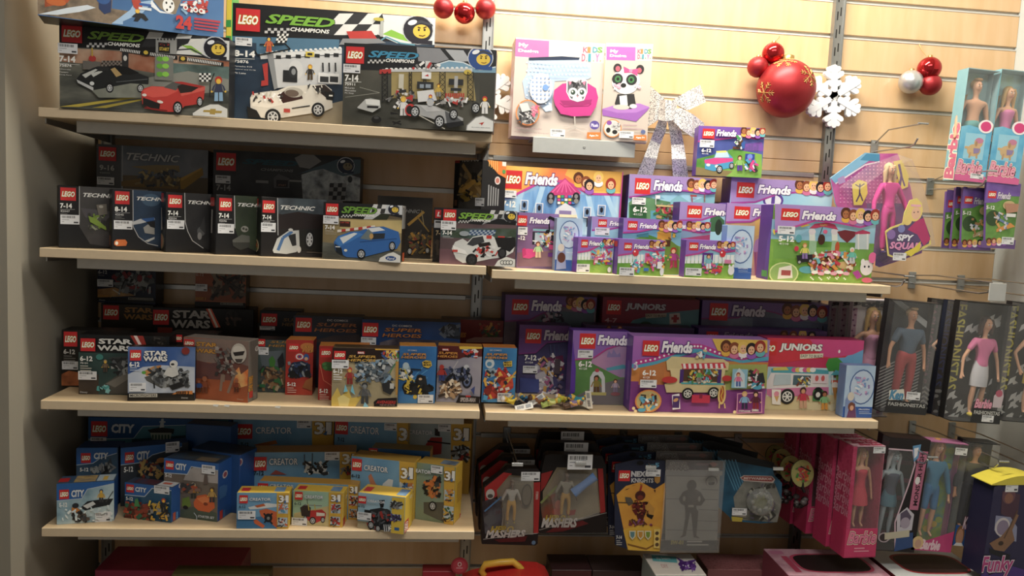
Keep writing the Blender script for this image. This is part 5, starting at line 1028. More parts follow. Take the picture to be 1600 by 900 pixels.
f.ell(832,512,22,20,'#8c2c24'); f.rect(518,740,885,780,'#1a1612'); f.logo(532,506,592,564); wars(f,606,512,732,566,'#eceae6'); f.text('6-12',530,572,582,596,WH,0,.04); f.lines(532,600,590,2,12,'#a8b8d0'); f.label(528,683,618,730); f.rect(528,742,680,760,'#b8b4a8'); f.text('MICROFIGHTERS',534,745,674,757,'#201c18'); f.poly([(760,745),(790,728),(870,726),(870,745)],'#c87820'); f.text('SERIES 3',780,730,850,746,'#1c1408',.1,.05); f.text('Disney',810,760,845,770,'#b8b8b8')
f = F('c4',CI); f.logo(762,425,812,465)
f = F('c5',CI); f.fill(pic(['#5c2c1c','#a85428','#783a20'],5)); f.poly([(800,440),(1180,460),(1180,600),(800,560)],pic(['#6c5c58','#8c7468','#54444c'],6)); f.poly([(880,560),(960,580),(1100,570),(1180,600),(1180,680),(880,660)],pic(['#4c3440','#8c5034'],7)); f.poly([(1080,640),(1120,600),(1130,640),(1170,610),(1165,700),(1100,720)],pic(['#f0a838','#e87020','#f8d880'],14))
f.logo(822,448,878,494); wars(f,886,464,1000,528,'#c88c28',out='#3a2412')
for (a,b) in (((1045,560),(1035,680)),((1070,590),(1110,640)),((1030,640),(1020,730)),((1100,630),(1060,740))): f.line([a,b],14,'#8c7464')
f.poly([(1000,570),(1010,520),(1050,510),(1085,580),(1060,620),(1010,610)],'#5c5654'); f.scatter(995,500,1090,640,['#3a3634','#7c706a','#a89a90','#5c2820'],44,13,4); f.ell(1122,525,42,54,'#c8c0b4'); f.ell(1120,505,30,20,'#dcd4c8'); f.poly([(1090,520),(1155,512),(1145,535),(1100,540)],'#2c2422'); f.poly([(1100,555),(1145,555),(1135,575),(1110,575)],'#4a403c')
f.fig(938,650,740,'#8c4420','#6c3418','#a85c30','#a06040'); f.fig(1110,660,735,'#8c3c1c','#5c2c18','#b86434','#a06040'); f.fig(908,665,735,'#34508c','#503020','#8c4428','#a06040'); f.text('Disney',1115,768,1148,780,'#a89888')
f = F('c5',CI,'R'); f.ell(1215,500,9,14,'#d8d4d0'); f.ell(1215,500,6,10,'#a89c98'); f.text('STAR WARS',1172,655,1192,725,'#c88c28',0,.05,'#3a2412',.09,turn=90); f.rect(1174,735,1192,762,'#b8241c'); f.rect(1196,740,1212,770,'#8a847c')
# ------------------------------------------------ hero boxes (generic machines and figures only)
def hero(f,lg,x0,y0,x1,y1,m='#c8802c',top=None,tb=None,x2=None):
    h = (y1-y0)/2
    if lg: f.logo(*lg)
    f.text('SUPER',x0+(x1-x0)*.06,y0,x1,y0+h*.9,m,.15,.025,'#1a1008',.05); f.text('HEROES',x0,y0+h*1.08,x2 or x1,y1,m,.15,.025,'#1a1008',.05)
    if top: f.text(top,*tb,'#c8c8c8',0,.02)
f = F('b3',CJ); hero(f,(68,180,156,252),185,208,320,255,'#8a6430'); f.label(58,252,144,276); f.rect(60,290,240,400,'#242c34')
f = F('b4',CJ); f.fill(pic(['#1c2432','#2c3444','#141820'],7)); hero(f,(262,204,352,286),368,234,608,290,'#a8683a','DC COMICS',(442,214,558,228)); f.poly([(380,330),(480,305),(620,300),(640,340),(380,345)],pic(['#4a3c3c','#2c2c34'],12))
f = F('b5',CJ); f.fill(pic(['#142440','#20447c','#182034'],4)); f.poly([(1090,290),(1110,250),(1150,240),(1190,250),(1200,330),(1120,320)],'#202630'); f.scatter(1090,250,1190,310,['#343c48','#5c6470','#181c22'],26,14,4); f.poly([(740,345),(830,320),(1000,330),(1180,340),(1190,380),(740,370)],pic(['#5c5058','#3a3440','#8c8088'],12))
hero(f,(643,232,730,312),756,262,975,320,'#b87034','DC COMICS',(812,244,922,258)); f.label(634,314,718,358)
f = F('b6',CJ); f.fill('#7c1c18'); f.scatter(1310,238,1420,310,['#a83020','#c88c30','#3c5c2c','#444','#8c5c3c'],40,13,2); f.poly([(1230,330),(1280,315),(1440,315),(1440,345),(1230,345)],'#a87c74'); f.text('ES',1200,290,1228,315,'#c8802c',.15,.05); f.ell(1490,280,14,22,'#4a2020'); f.logo(1080,240,1150,310)
f = F('c6',CJ); f.fill(pic(['#2c3438','#4c5c5c','#24282c'],6)); f.poly([(55,400),(200,390),(200,480),(70,480)],'#5c6870'); hero(f,(20,325,88,368),108,336,300,375,'#a8782c','DC COMICS',(145,326,215,334)); f.label(52,372,108,416)
f.poly([(80,530),(140,480),(200,510),(200,600),(120,610)],'#7a5434'); f.line([(75,560),(180,600)],16,'#8c6440'); f.line([(100,500),(190,540)],12,'#5c3c24'); f.poly([(110,440),(130,420),(148,450),(140,490),(115,480)],'#3c7c2c'); f.scatter(60,490,200,610,['#3a3430','#8c6c48','#2c6c3c','#a89878','#484c50'],50,13,3); f.poly([(160,440),(190,400),(200,470),(170,490)],'#1a1c24'); f.rect(58,580,90,600,'#2c6c44')
f = F('c7',CJ); f.fill(pic(['#c02c1c','#a82418','#d04a2c'],5)); f.ell(330,370,42,22,'#c87830'); hero(f,(222,352,280,398),300,362,440,405,'#d8942c'); f.ell(284,426,30,24,'#c42c2c'); f.ell(284,426,22,17,'#dcdce0'); f.ell(284,426,14,11,'#c42c2c'); f.ell(284,426,7,6,'#2c4c9c')
f.poly([(220,500),(240,460),(300,450),(345,470),(345,530),(290,545),(225,535)],'#1d2c48'); f.ell(322,430,16,20,'#2c5ca0'); f.ell(322,438,10,10,'#d8a880'); f.scatter(225,460,345,540,['#2c4470','#14202c','#8c949c','#0c1018'],34,12,2); f.ell(245,525,20,22,'#101418'); f.ell(330,522,18,20,'#101418'); f.poly([(300,600),(320,560),(360,540),(360,620)],pic(['#c87830','#8c4c20'],14)); f.text('5-12',216,572,262,592,WH,0,.04); f.lines(216,600,270,3,12,'#e8b8a8')
f = F('c8',CJ); f.fill(pic(['#c02c1c','#a82418','#d04a2c'],5)); f.logo(404,380,464,430); f.poly([(410,470),(430,455),(480,460),(480,510),(430,505),(412,490)],'#3a6c34'); f.ell(425,468,12,9,'#4c8c44'); f.ell(430,490,12,10,'#4c8c44'); f.line([(400,470),(420,560),(480,600)],4,'#e87858'); f.text('5-12',398,610,444,632,WH,0,.04); f.lines(398,640,455,4,12,'#e8b8a8')
f = F('c8',CJ,'L'); f.rect(372,378,388,410,'#8c1818'); f.ell(376,576,8,20,'#b85848')
f = F('c9',CJ); f.fill(pic(['#7c7058','#b8a880','#8c8470'],5)); f.poly([(600,450),(850,440),(850,540),(600,500)],pic(['#8c9c9c','#b8c0b8','#a89c78'],6)); f.poly([(640,520),(840,480),(840,640),(700,600)],pic(['#a89870','#c8b890'],6))
f.poly([(460,445),(550,445),(575,458),(740,440),(850,430),(850,300),(460,300)],'#2a1a16'); f.poly([(755,385),(850,388),(850,435),(760,442)],'#5c1c1c'); f.scatter(760,390,845,432,['#c83c28','#3c7c34','#e8c050','#3c5c9c','#ddd'],26,12,4); f.poly([(710,368),(850,365),(850,390),(715,388)],'#e0a820')
f.poly([(465,660),(500,600),(520,650),(560,610),(580,660),(640,650),(600,710),(465,712)],'#e0c04c'); f.poly([(500,660),(530,640),(570,665),(560,708),(510,708)],'#f0dc84')
f.poly([(690,540),(700,490),(770,450),(830,470),(780,520),(830,560),(770,560),(720,570)],'#7c848c'); f.poly([(600,480),(660,465),(720,500),(700,520),(620,500)],'#5c7484'); f.line([(790,530),(838,445)],5,'#3c8c50'); f.scatter(610,450,810,560,['#5c6c78','#9ca4a8','#343a40','#84a8c8','#c0c4c4'],80,14,7); f.poly([(750,580),(800,560),(830,600),(800,640),(760,620)],'#2c2e30'); f.rect(798,575,820,605,'#c8c8c4')
f.fig(570,485,580,'#a8302c','#8c2820','#c83c30','#d8b048'); f.poly([(535,625),(545,580),(560,620)],'#78c8e0'); f.poly([(575,620),(585,580),(600,640)],'#78c8e0'); f.fig(655,570,690,'#5c5e60','#444648','#3a3c3e','#888c8e'); f.line([(625,575),(690,650)],8,'#6a6c6e'); f.poly([(645,710),(655,680),(665,690),(680,712)],'#8ac8e0')
f.poly([(705,680),(730,660),(838,655),(838,705),(708,705)],'#241a18'); f.text('AVENGERS',722,672,830,690,'#b83028',.2,.04); f.text('AGE OF ULTRON',740,693,825,701,'#b89088')
hero(f,(482,390,546,438),556,414,718,452,'#d0a034'); f.rect(615,393,655,408,'#c8282c'); f.text('MARVEL',618,396,652,406,WH,0,.04); f.text('6-12',478,492,528,516,WH,0,.04); f.lines(478,522,530,3,13,'#eee'); f.label(470,440,564,490); f.poly([(830,450),(848,450),(846,640),(830,640)],'#b88830')
def mini(id_,bg,cols,tt,lab,mm,seed):
    f = F(id_,CJ); f.fill(pic(bg,6)); cx = (tt[0]+tt[2])/2; w_ = tt[2]-tt[0]
    f.poly([(cx-w_*.6,tt[3]+60),(cx-w_*.1,tt[3]+160),(cx-w_*.62,tt[3]+190)],cols[0]); 
    for a in range(5): f.line([(cx+w_*.55,tt[3]+20+a*45),(cx-w_*.1,tt[3]+120+a*12)],5,bg[-1])
    return f
f = mini('c10',['#1c5494','#2a74b8','#4c98cc'],['#1a5c9c'],(868,395,1005,435),None,None,1)
f.poly([(865,600),(900,570),(1040,590),(1045,620),(960,645),(880,640)],'#1d2024'); f.ell(893,600,26,30,'#16181a'); f.ell(893,600,16,19,'#d8b820'); f.ell(893,600,10,13,'#26282a'); f.ell(980,640,22,22,'#16181a'); f.ell(980,640,12,12,'#d8b820'); f.ell(940,655,12,12,'#d8b820'); f.poly([(940,560),(955,530),(1000,535),(1010,590),(950,600)],'#26282c'); f.ell(968,545,20,18,'#1a1c20'); f.ell(970,553,10,7,'#d8b48c')
f.poly([(850,510),(880,470),(910,480),(925,540),(880,560)],'#8aa8b8'); f.ell(888,478,18,20,'#b8d0dc'); f.scatter(855,500,930,560,['#26282c','#d8c040','#e8e8e8'],24,12,5); f.scatter(890,570,1040,640,['#33363a','#16181a','#d8b820'],24,12,6); f.line([(915,495),(975,500)],7,'#20242c')
hero(f,None,862,404,1003,436,'#d8922c','DC COMICS',(900,385,950,394),x2=1003); f.poly([(980,455),(1000,445),(1030,450),(1035,475),(1015,490),(985,480)],'#e8c020'); f.text('MIGHTY',988,452,1028,464,'#222',0,.05); f.text('MICROS',988,466,1028,478,'#222',0,.05); f.label(956,640,1042,688)
f = mini('c11',['#7c8090','#a09cac','#b8b4b8'],['#8c8ca0'],(1080,390,1180,430),None,None,2)
f.poly([(1060,445),(1190,440),(1215,430),(1335,425),(1335,300),(1060,300)],'#5c1a18'); f.scatter(1210,385,1290,425,['#c83028','#3c6cb0','#ddd','#222'],22,12,3); f.poly([(1190,368),(1330,362),(1330,380),(1195,384)],'#e8c020')
f.poly([(1100,530),(1130,505),(1230,480),(1255,500),(1220,545),(1160,560),(1110,545)],'#34405c'); f.ell(1235,560,30,46,'#1a1e2c'); f.ell(1235,560,20,34,'#5c6c94'); f.ell(1235,560,12,22,'#1a1e2c'); f.ell(1110,512,20,20,'#1a1c24'); f.ell(1232,485,15,14,'#c8ccd4'); f.scatter(1110,490,1250,560,['#2c3448','#8c94a8','#48547c','#14161c'],44,13,6)
f.poly([(1100,600),(1130,560),(1190,570),(1210,620),(1160,660),(1110,640)],'#7a5c44'); f.scatter(1090,560,1200,650,['#8c6c50','#3c2c24','#b8946c','#e8d8c0'],50,14,8); f.fig(1092,470,560,'#b02c24','#2c3c7c','#b02c24','#b02c24'); f.poly([(1255,610),(1280,590),(1275,640)],'#3c4c8c')
f.poly([(1170,690),(1190,640),(1310,650),(1300,700)],'#1c1416'); f.text('SPIDER-MAN',1198,655,1282,680,'#b8b0b0',.1,.04); f.rect(1228,642,1255,652,'#c8282c')
hero(f,None,1068,395,1182,430,'#d8922c'); f.rect(1095,376,1133,390,'#c8282c'); f.text('MARVEL',1098,379,1130,388,WH,0,.04)
f = mini('c12',['#1c5c98','#3484c0','#58a8d8'],['#2468a8'],(1340,395,1465,435),None,None,3)
f.poly([(1325,640),(1350,590),(1420,600),(1480,560),(1500,600),(1430,660),(1340,670)],'#c83424'); f.poly([(1400,560),(1440,510),(1490,530),(1500,590),(1440,610)],'#d84a2c'); f.ell(1425,525,22,24,'#c82c24'); f.ell(1428,532,10,9,'#e8b88c'); f.ell(1365,465,26,28,'#c8d4dc'); f.ell(1362,468,14,13,'#4c8cb8'); f.poly([(1335,500),(1390,490),(1410,530),(1350,550)],'#9ab0c0'); f.line([(1440,600),(1515,510)],10,'#e8b030'); f.line([(1400,560),(1510,540)],6,'#e8c848'); f.scatter(1335,500,1490,660,['#e8e0d8','#c82c24','#e8b030','#2c3440','#8c241c'],54,13,9)
f.ell(1350,620,20,20,'#8c241c'); f.poly([(1330,640),(1355,650),(1345,675),(1325,670)],'#48a8d8')
hero(f,None,1338,405,1464,438,'#d8922c','DC COMICS',(1365,384,1430,394)); f.poly([(1440,455),(1490,448),(1490,480),(1445,482)],'#e8c020'); f.text('MIGHTY',1446,453,1485,464,'#222',0,.05); f.text('MICROS',1446,467,1485,477,'#222',0,.05); f.label(1408,630,1485,682)
# ------------------------------------------------ city boxes
def city(f,lg,tt,low,age=None,lab=None,col='#1f62ac'):
    over(f,low,col,'#b8c8d8',4); f.logo(*lg); f.text('CITY',*tt,'#dce4ec',.08,.05,'#143058',.08)
    if age: f.text(age[0],*age[1:],WH,0,.03)
    if lab: f.label(*lab)
f = F('e1',CN); f.fill(pic(['#2c6080','#4c8ca0','#34706c'],6)); f.poly([(540,160),(1080,120),(1080,200),(540,200)],'#2c4c5c')
city(f,(320,62,408,145),(432,80,550,125),[(295,160),(550,155),(600,90),(870,82),(1090,85)],col='#1d5a98'); f.poly([(625,110),(690,95),(770,105),(765,130),(640,125)],'#2c2a28'); f.poly([(640,125),(755,125),(750,160),(650,162)],'#a8b4a8'); f.poly([(700,50),(712,45),(715,95),(690,98)],'#c8d0d0'); f.rect(690,62,722,70,'#c8d0d0'); f.poly([(890,62),(1062,55),(1062,110),(892,118)],'#4c8c9c'); f.poly([(965,65),(985,70),(975,95)],'#c8c8b0')
for i in range(6): f.rect(650+i*17,135,658+i*17,160,'#3c6c5c')
for i in range(8): f.rect(880+i*20,130-(i*7) % 16,892+i*20,165,'#24404c')
f.label(318,148,404,190)
f = F('e5',CN); f.fill(pic(['#24405c','#3c5c78','#1c2c3c'],6)); city(f,(265,235,318,288),(336,235,410,265),[(240,300),(330,290),(370,262),(460,235)],('5-12',260,315,305,333)); f.poly([(360,315),(400,300),(425,260),(440,310),(400,330)],'#3c444c'); f.scatter(330,300,440,350,METL,24,14,2)
f = F('e6',CN); f.fill(pic(['#1c2c3c','#3a4048','#402c2c'],6)); city(f,(502,232,552,285),(568,230,634,265),[(480,300),(600,285),(650,245),(810,200)],('5-12',498,312,546,334)); f.scatter(560,280,720,360,['#2c2c30','#8c3c2c','#d0a060','#4c5c6c','#b89850'],54,14,3); f.ell(697,272,24,14,'#c8843c'); f.label(722,176,796,225)
f = F('e6',CN,'L'); f.rect(464,236,480,268,'#a01c20')
f = F('e7',CN); f.fill(pic(['#54483c','#7c7064','#3c4438'],6)); f.poly([(840,330),(900,300),(1010,330),(1010,400),(820,380)],pic(['#8c8884','#b8b0ac','#6c5c60'],7)); f.poly([(805,540),(900,520),(1000,560),(1000,610),(805,580)],'#4c5c50')
city(f,(724,275,767,325),(778,290,834,328),[(700,340),(840,350),(862,308),(1015,330)],('5-12',722,345,756,366)); f.poly([(875,500),(895,465),(940,458),(985,480),(990,530),(960,555),(900,545),(878,525)],'#d8601c'); f.poly([(890,480),(935,468),(980,490),(930,510)],'#e8803c'); f.ell(940,510,12,9,'#8c3c14'); f.poly([(815,480),(850,470),(862,520),(830,535),(812,520)],'#708c30'); f.ell(832,528,14,10,'#222')
f.fig(875,395,480,'#c88c30','#3c3c34','#d0c0a8'); f.fig(975,420,500,'#c8a050','#3c3c40','#5c4434'); f.poly([(930,385),(935,350),(950,350),(955,400),(930,405)],'#6c5c54'); f.scatter(815,400,900,440,['#b84c24','#8c6c5c','#444'],16,14,2); f.label(922,295,994,350); f.text('STARTER SET',902,567,990,590,'#c8d0d8',.1,.03); f.line([(880,555),(895,575),(895,595)],4,'#b8c8d8')
f = F('e7',CN,'T'); f.fill(pic(['#16304c','#3a3c38','#24486c'],14),.05,.1,.95,.9); f.fill('#6a5c48',.55,.5,.9,.9)
f = F('e7',CN,'R'); f.ell(1044,350,14,20,'#c8c0c8'); f.ell(1044,350,9,13,'#a04c5c'); f.rect(1015,550,1030,585,'#c83028'); f.rect(1034,545,1042,580,'#3a7cc0'); f.lines(1012,420,1058,5,10,'#3a70b0')
f = F('e8',CN,'R'); f.ell(1126,285,13,20,'#b8b0b8'); f.ell(1126,285,8,13,'#8c4454'); f.text('CITY',1082,450,1096,500,'#c8d0d8',.1,.03,turn=-90); f.rect(1078,512,1094,550,'#b82824')
f = F('e10',CN); f.fill(pic(['#34607c','#8cb0c0','#c8dce0','#4c7c94'],9,detail=7)); city(f,(148,434,200,482),(214,438,280,468),[(120,495),(270,480),(300,430),(460,395)],('5-12',148,505,190,525),(342,555,428,604)); f.poly([(262,530),(300,495),(370,485),(440,480),(420,515),(340,530),(290,545)],'#22262a'); f.poly([(275,520),(330,495),(345,510),(300,535)],'#d8dcdc'); f.line([(400,500),(440,440)],5,'#444'); f.fig(375,430,500,'#d8a820','#3c3c40','#2a4a78'); f.poly([(215,530),(235,520),(262,545),(268,580),(235,590),(215,560)],'#d0822c'); f.ell(236,518,18,14,'#2c3038'); f.scatter(225,560,295,600,['#3a3e44','#5c5048','#222'],34,13,4); f.scatter(140,520,440,600,['#e4eef0','#c8dce4'],30,9,5)
f = F('e10',CN,'T'); f.fill('#c81c20',0,.3,.18,.8); f.fill(pic(['#1c2c3c','#c8a860','#3c5c7c'],24),.28,.1,.66,.9); f.fill('#b8ccd8',.68,.1,.98,.9); f.fill('#e0b838',.78,.3,.86,.8)
f = F('e11',CN); f.fill(pic(['#143c60','#20587c','#1c4048'],6)); city(f,(510,402,552,450),(560,418,618,448),[(500,460),(610,470),(650,425),(770,440)],('5-12',510,470,546,492),(662,408,744,460)); f.scatter(505,510,630,590,['#8c3420','#c0502c','#5c2418','#2c6c50'],80,16,3); f.poly([(560,520),(565,480),(580,475),(590,520)],'#3c8c50'); f.poly([(640,520),(660,500),(700,505),(715,530),(690,545),(650,540)],'#e0b81c'); f.poly([(680,540),(730,530),(740,570),(700,580)],'#d8a820'); f.scatter(640,500,740,590,['#e8c81c','#222','#8a8c8c','#d8a818'],40,12,5); f.fig(722,475,550,'#20242c','#20242c','#c8302c')
f = F('e11',CN,'T'); f.fill(pic(['#1c2430','#5c2c34','#243c5c'],24),.15,.1,.62,.9); f.fill('#c8ccd0',.66,.1,1,.9); f.fill('#c85c40',.72,.3,.9,.6)
f = F('e11',CN,'R'); f.ell(800,412,7,12,'#c8c0c8'); f.rect(762,560,776,594,'#c85c40'); f.rect(780,555,788,588,'#5ca0e0')
f = F('e9',CN); f.logo(805,180,845,215)
# ------------------------------------------------ three-in-one boxes
YL = '#e0b41c'
def creator(f,lg,tt,strip,t3=None,age=None,lab=None,t='CREATOR',sc='#d8a820',pics=()):
    if strip: f.poly([(strip[0],-900),(strip[1],-900),(strip[1]+(strip[2] if len(strip) > 2 else 0),3000),(strip[0]+(strip[2] if len(strip) > 2 else 0),3000)],sc)
    for (a,b,c,d),cols,sd in pics: f.rect(a,b,c,d,'#b8ccd8'); f.scatter(a+4,b+8,c-4,d-4,cols,24,(c-a)*.16,sd)
    if lg: f.logo(*lg)
    if t: f.text(t,*tt,'#e8eaec',0,.02,'#20507c',.05)
    if t3:
        x0,y0,x1,y1 = t3; w_ = x1-x0
        f.text('3',x0,y0,x0+w_*.46,y1,WH,0,.03,'#4a3c20',.055); f.text('in',x0+w_*.5,y0+(y1-y0)*.3,x0+w_*.7,y0+(y1-y0)*.7,WH,0,.01,'#4a3c20',.03); f.text('1',x0+w_*.74,y0,x1-w_*.06,y1,WH,0,.03,'#4a3c20',.055); f.poly([(x0+w_*.45,y1),(x0+w_*.75,y0+(y1-y0)*.7),(x0+w_*.7,y1+8)],'#3a6ca8')
    if age: f.text(age[0],*age[1:],'#1c2c3c',0,.03)
    if lab: f.label(*lab)
SKC = pic(['#4a88b8','#74a8cc','#3a74a8'],5)
f = F('e2',CO); f.fill(SKC); f.poly([(160,190),(280,165),(290,185),(200,200)],'#b87030'); creator(f,(62,78,153,158),(172,95,365,130),(476,620),(494,70,580,132),('7-12',92,178,132,196),(395,56,472,100))
f = F('e3',CO); f.fill(SKC); creator(f,(602,62,670,135),(682,88,838,136),(935,1036),(950,100,1028,168),('7-12',616,150,650,172),(868,72,934,115))
f = F('e4',CO); f.fill(pic(['#7c98a8','#a8b8bc','#5c7c98'],5)); f.poly([(1090,190),(1120,150),(1180,150),(1175,240),(1130,245)],'#a82c28'); f.line([(1100,170),(1225,185)],8,'#222'); f.poly([(1140,100),(1165,110),(1168,145),(1140,140)],'#2c2420'); creator(f,None,(1000,108,1128,138),(1228,1345),(1246,102,1322,165),None,(1160,78,1226,120),pics=[((1238,195,1322,275),['#333','#888','#a83028'],2)]); f.line([(1240,225),(1318,210)],5,'#222')
f = F('e4',CO,'R'); f.ell(1355,115,10,20,'#8c3c44')
f = F('e12',CO); f.fill(SKC); f.poly([(430,340),(450,290),(490,320),(540,300),(548,350)],'#d8d4c8'); f.scatter(440,285,550,345,['#222','#e8e8e8','#444'],34,14,3); f.line([(478,235),(478,310)],4,'#333'); f.line([(435,240),(437,320)],4,'#333'); f.poly([(250,350),(280,325),(340,350)],'#a85048'); creator(f,(163,255,230,328),(246,264,398,296),(626,760),(643,240,716,292),('7-12',163,330,215,352),(545,228,624,272)); f.scatter(635,300,690,345,['#444','#a83028','#888'],12,10,2)
f = F('e13',CO); f.fill(SKC); creator(f,(185,395,240,440),(250,400,380,425),(672,735),(684,415,722,448),pics=[((680,465,728,520),['#c8982c','#333','#a83028'],4),((680,535,728,585),['#888','#333','#c87830'],5)])
f = F('e16',CO); f.fill(pic(['#1c4878','#2c68a0'],5)); f.logo(784,208,830,240); f.text('CREATOR',862,236,980,262,'#a8b8c8')
f = F('e14',CO); f.fill(SKC); f.poly([(860,400),(890,375),(915,380),(910,420),(850,430)],'#d8dce0'); f.poly([(780,360),(795,345),(820,400),(860,440),(800,440)],'#c87c58'); creator(f,(694,262,746,332),(760,298,886,340),(950,1034,-4),(962,315,1022,372),('6-12',692,346,736,368),pics=[((948,395,1022,470),['#ddd','#3a6ca8','#444','#c87830'],6)])
f = F('e14',CO,'R'); f.ell(1062,380,9,14,'#f0e4b0'); f.rect(1032,555,1056,592,'#c83028'); f.text('LEGO',1036,560,1052,586,WH,0,.04,turn=90)
f = F('e15',CO); f.fill(pic(['#6c98a8','#8c9c7c','#5c7054'],5)); f.poly([(1080,500),(1190,500),(1190,610),(1080,560)],'#5c5a4c'); f.poly([(1095,430),(1110,400),(1150,400),(1160,440),(1130,480),(1100,465)],'#d87828'); f.scatter(1090,370,1165,470,['#d87828','#444','#c8a050','#222'],44,13,5); f.wheel(1130,520,26); creator(f,None,(1010,312,1122,346),(1194,1252,-6),(1200,330,1256,380),None,(1125,296,1186,345),pics=[((1195,430,1250,495),['#d88828','#444','#e0b020'],7),((1192,515,1248,600),['#444','#3c6c44','#c8a030','#222'],8)])
f = F('e15',CO,'T'); f.fill(pic(['#24344c','#88a0b8'],24),.55,.2,.95,.8)
f = F('e15',CO,'R'); f.ell(1306,330,10,15,'#f0e4b0'); f.rect(1274,565,1292,602,'#c83028'); f.lines(1262,400,1308,6,12,'#c89c1c'); f.text('LEGO',1277,570,1289,596,WH,0,.04,turn=90)
f = F('e17',CO); f.fill(SKC); f.poly([(62,590),(290,570),(290,650),(62,650)],'#3a78a8'); f.poly([(130,528),(230,505),(300,512),(290,525),(200,535),(140,540)],'#d8dcdc'); f.poly([(165,520),(215,508),(225,520),(180,530)],'#c85c20'); f.poly([(190,545),(230,535),(290,555),(285,590),(240,610),(200,575)],'#d0602c'); f.poly([(160,600),(175,592),(222,628),(210,640),(165,615)],'#d8642c'); f.poly([(250,585),(290,580),(285,640),(255,615)],'#c85c28'); f.ell(240,585,22,24,'#20242a'); f.line([(215,560),(262,618)],9,'#20242a'); f.line([(262,560),(218,612)],9,'#20242a'); f.ell(240,587,8,9,'#888')
creator(f,(85,460,130,504),(140,474,254,490),(286,372),(300,462,350,498),('6-12',84,515,118,528),(78,543,172,590),pics=[((294,508,345,562),['#d8642c','#ddd','#5ca0c8'],3),((292,582,343,632),['#d8642c','#ddd','#444'],4)])
for i_,u in (('e17',.7),('e18',.72),('e19',.78)):
    f = F(i_,CO,'T'); f.fill('#c81c20',.06,.3,.22,.8); f.fill(pic(['#2c5ca0','#88b0d0'],24),u,.15,u+.2,.85); f.ell
f = F('e18',CO); f.fill(pic(['#7ab0c0','#a8c8a0','#88b8cc'],4)); f.poly([(380,560),(570,520),(570,640),(370,620)],'#c8b880'); f.poly([(440,560),(470,545),(530,540),(552,560),(548,590),(500,612),(455,600),(438,580)],'#c02828'); f.poly([(412,530),(440,510),(470,530),(465,580),(420,575)],'#3a2c28'); f.line([(432,515),(530,520)],5,'#888'); f.line([(455,510),(460,545)],5,'#c8b030'); f.line([(490,512),(495,545)],5,'#c8b030'); f.line([(450,485),(452,510)],3,'#333'); f.poly([(500,555),(545,560),(545,575),(500,575)],'#e0dcd0'); f.wheel(480,600,20,sq=.9); f.wheel(535,595,16,sq=.7); f.wheel(440,585,13,sq=.7)
creator(f,(387,440,428,484),(440,458,538,480),(568,660),(584,458,632,492),('6-12',385,496,420,512),(370,578,452,624),pics=[((580,508,630,560),['#c02828','#333','#888'],3),((578,575,628,626),['#c02828','#a83830','#444'],4)])
f = F('e18',CO,'R'); f.ell(661,470,5,10,'#f0e4b0'); f.rect(644,590,654,615,'#c83028')
f = F('e19',CO); f.fill(pic(['#5c9cc8','#a8ccdc','#88b090'],4)); f.poly([(720,600),(880,620),(960,670),(720,650)],'#a89c7c'); f.poly([(790,540),(850,530),(900,545),(910,600),(900,655),(840,650),(780,600)],'#22252a'); f.poly([(838,490),(870,488),(862,530),(846,530)],'#1a1c20'); f.ell(878,560,24,24,'#2c3034'); f.ell(878,560,12,12,'#8c2c28'); f.rect(760,540,800,590,'#1c1e22'); f.scatter(780,540,905,650,['#3a3e44','#14161a','#a83028','#5c6068'],50,12,5); f.wheel(797,622,22,sq=.8); f.wheel(835,640,18,sq=.8)
for i in range(4): f.line([(868+i*11,618),(872+i*11,656)],5,'#c8ccd0')
f.ell(915,640,22,16,'#e8e8e4'); f.text('3',904,630,922,652,'#222',0,.05)
f.poly([(912,470),(1000,478),(990,700),(905,690)],'#e8c41c'); f.rect(925,632,950,652,'#2c68a8')
creator(f,(733,460,774,504),(782,480,876,504),None,None,('6-12',732,512,766,526),(727,545,802,595),pics=[((902,490,966,535),['#333','#555','#888'],3),((905,558,962,598),['#3c2c5c','#333','#5c4c8c'],4)])
f = F('e19',CO,'R'); f.ell(1010,470,6,10,'#f0e4b0'); f.rect(974,612,996,648,'#c83028'); f.text('LEGO',978,617,992,643,WH,0,.04,turn=90)
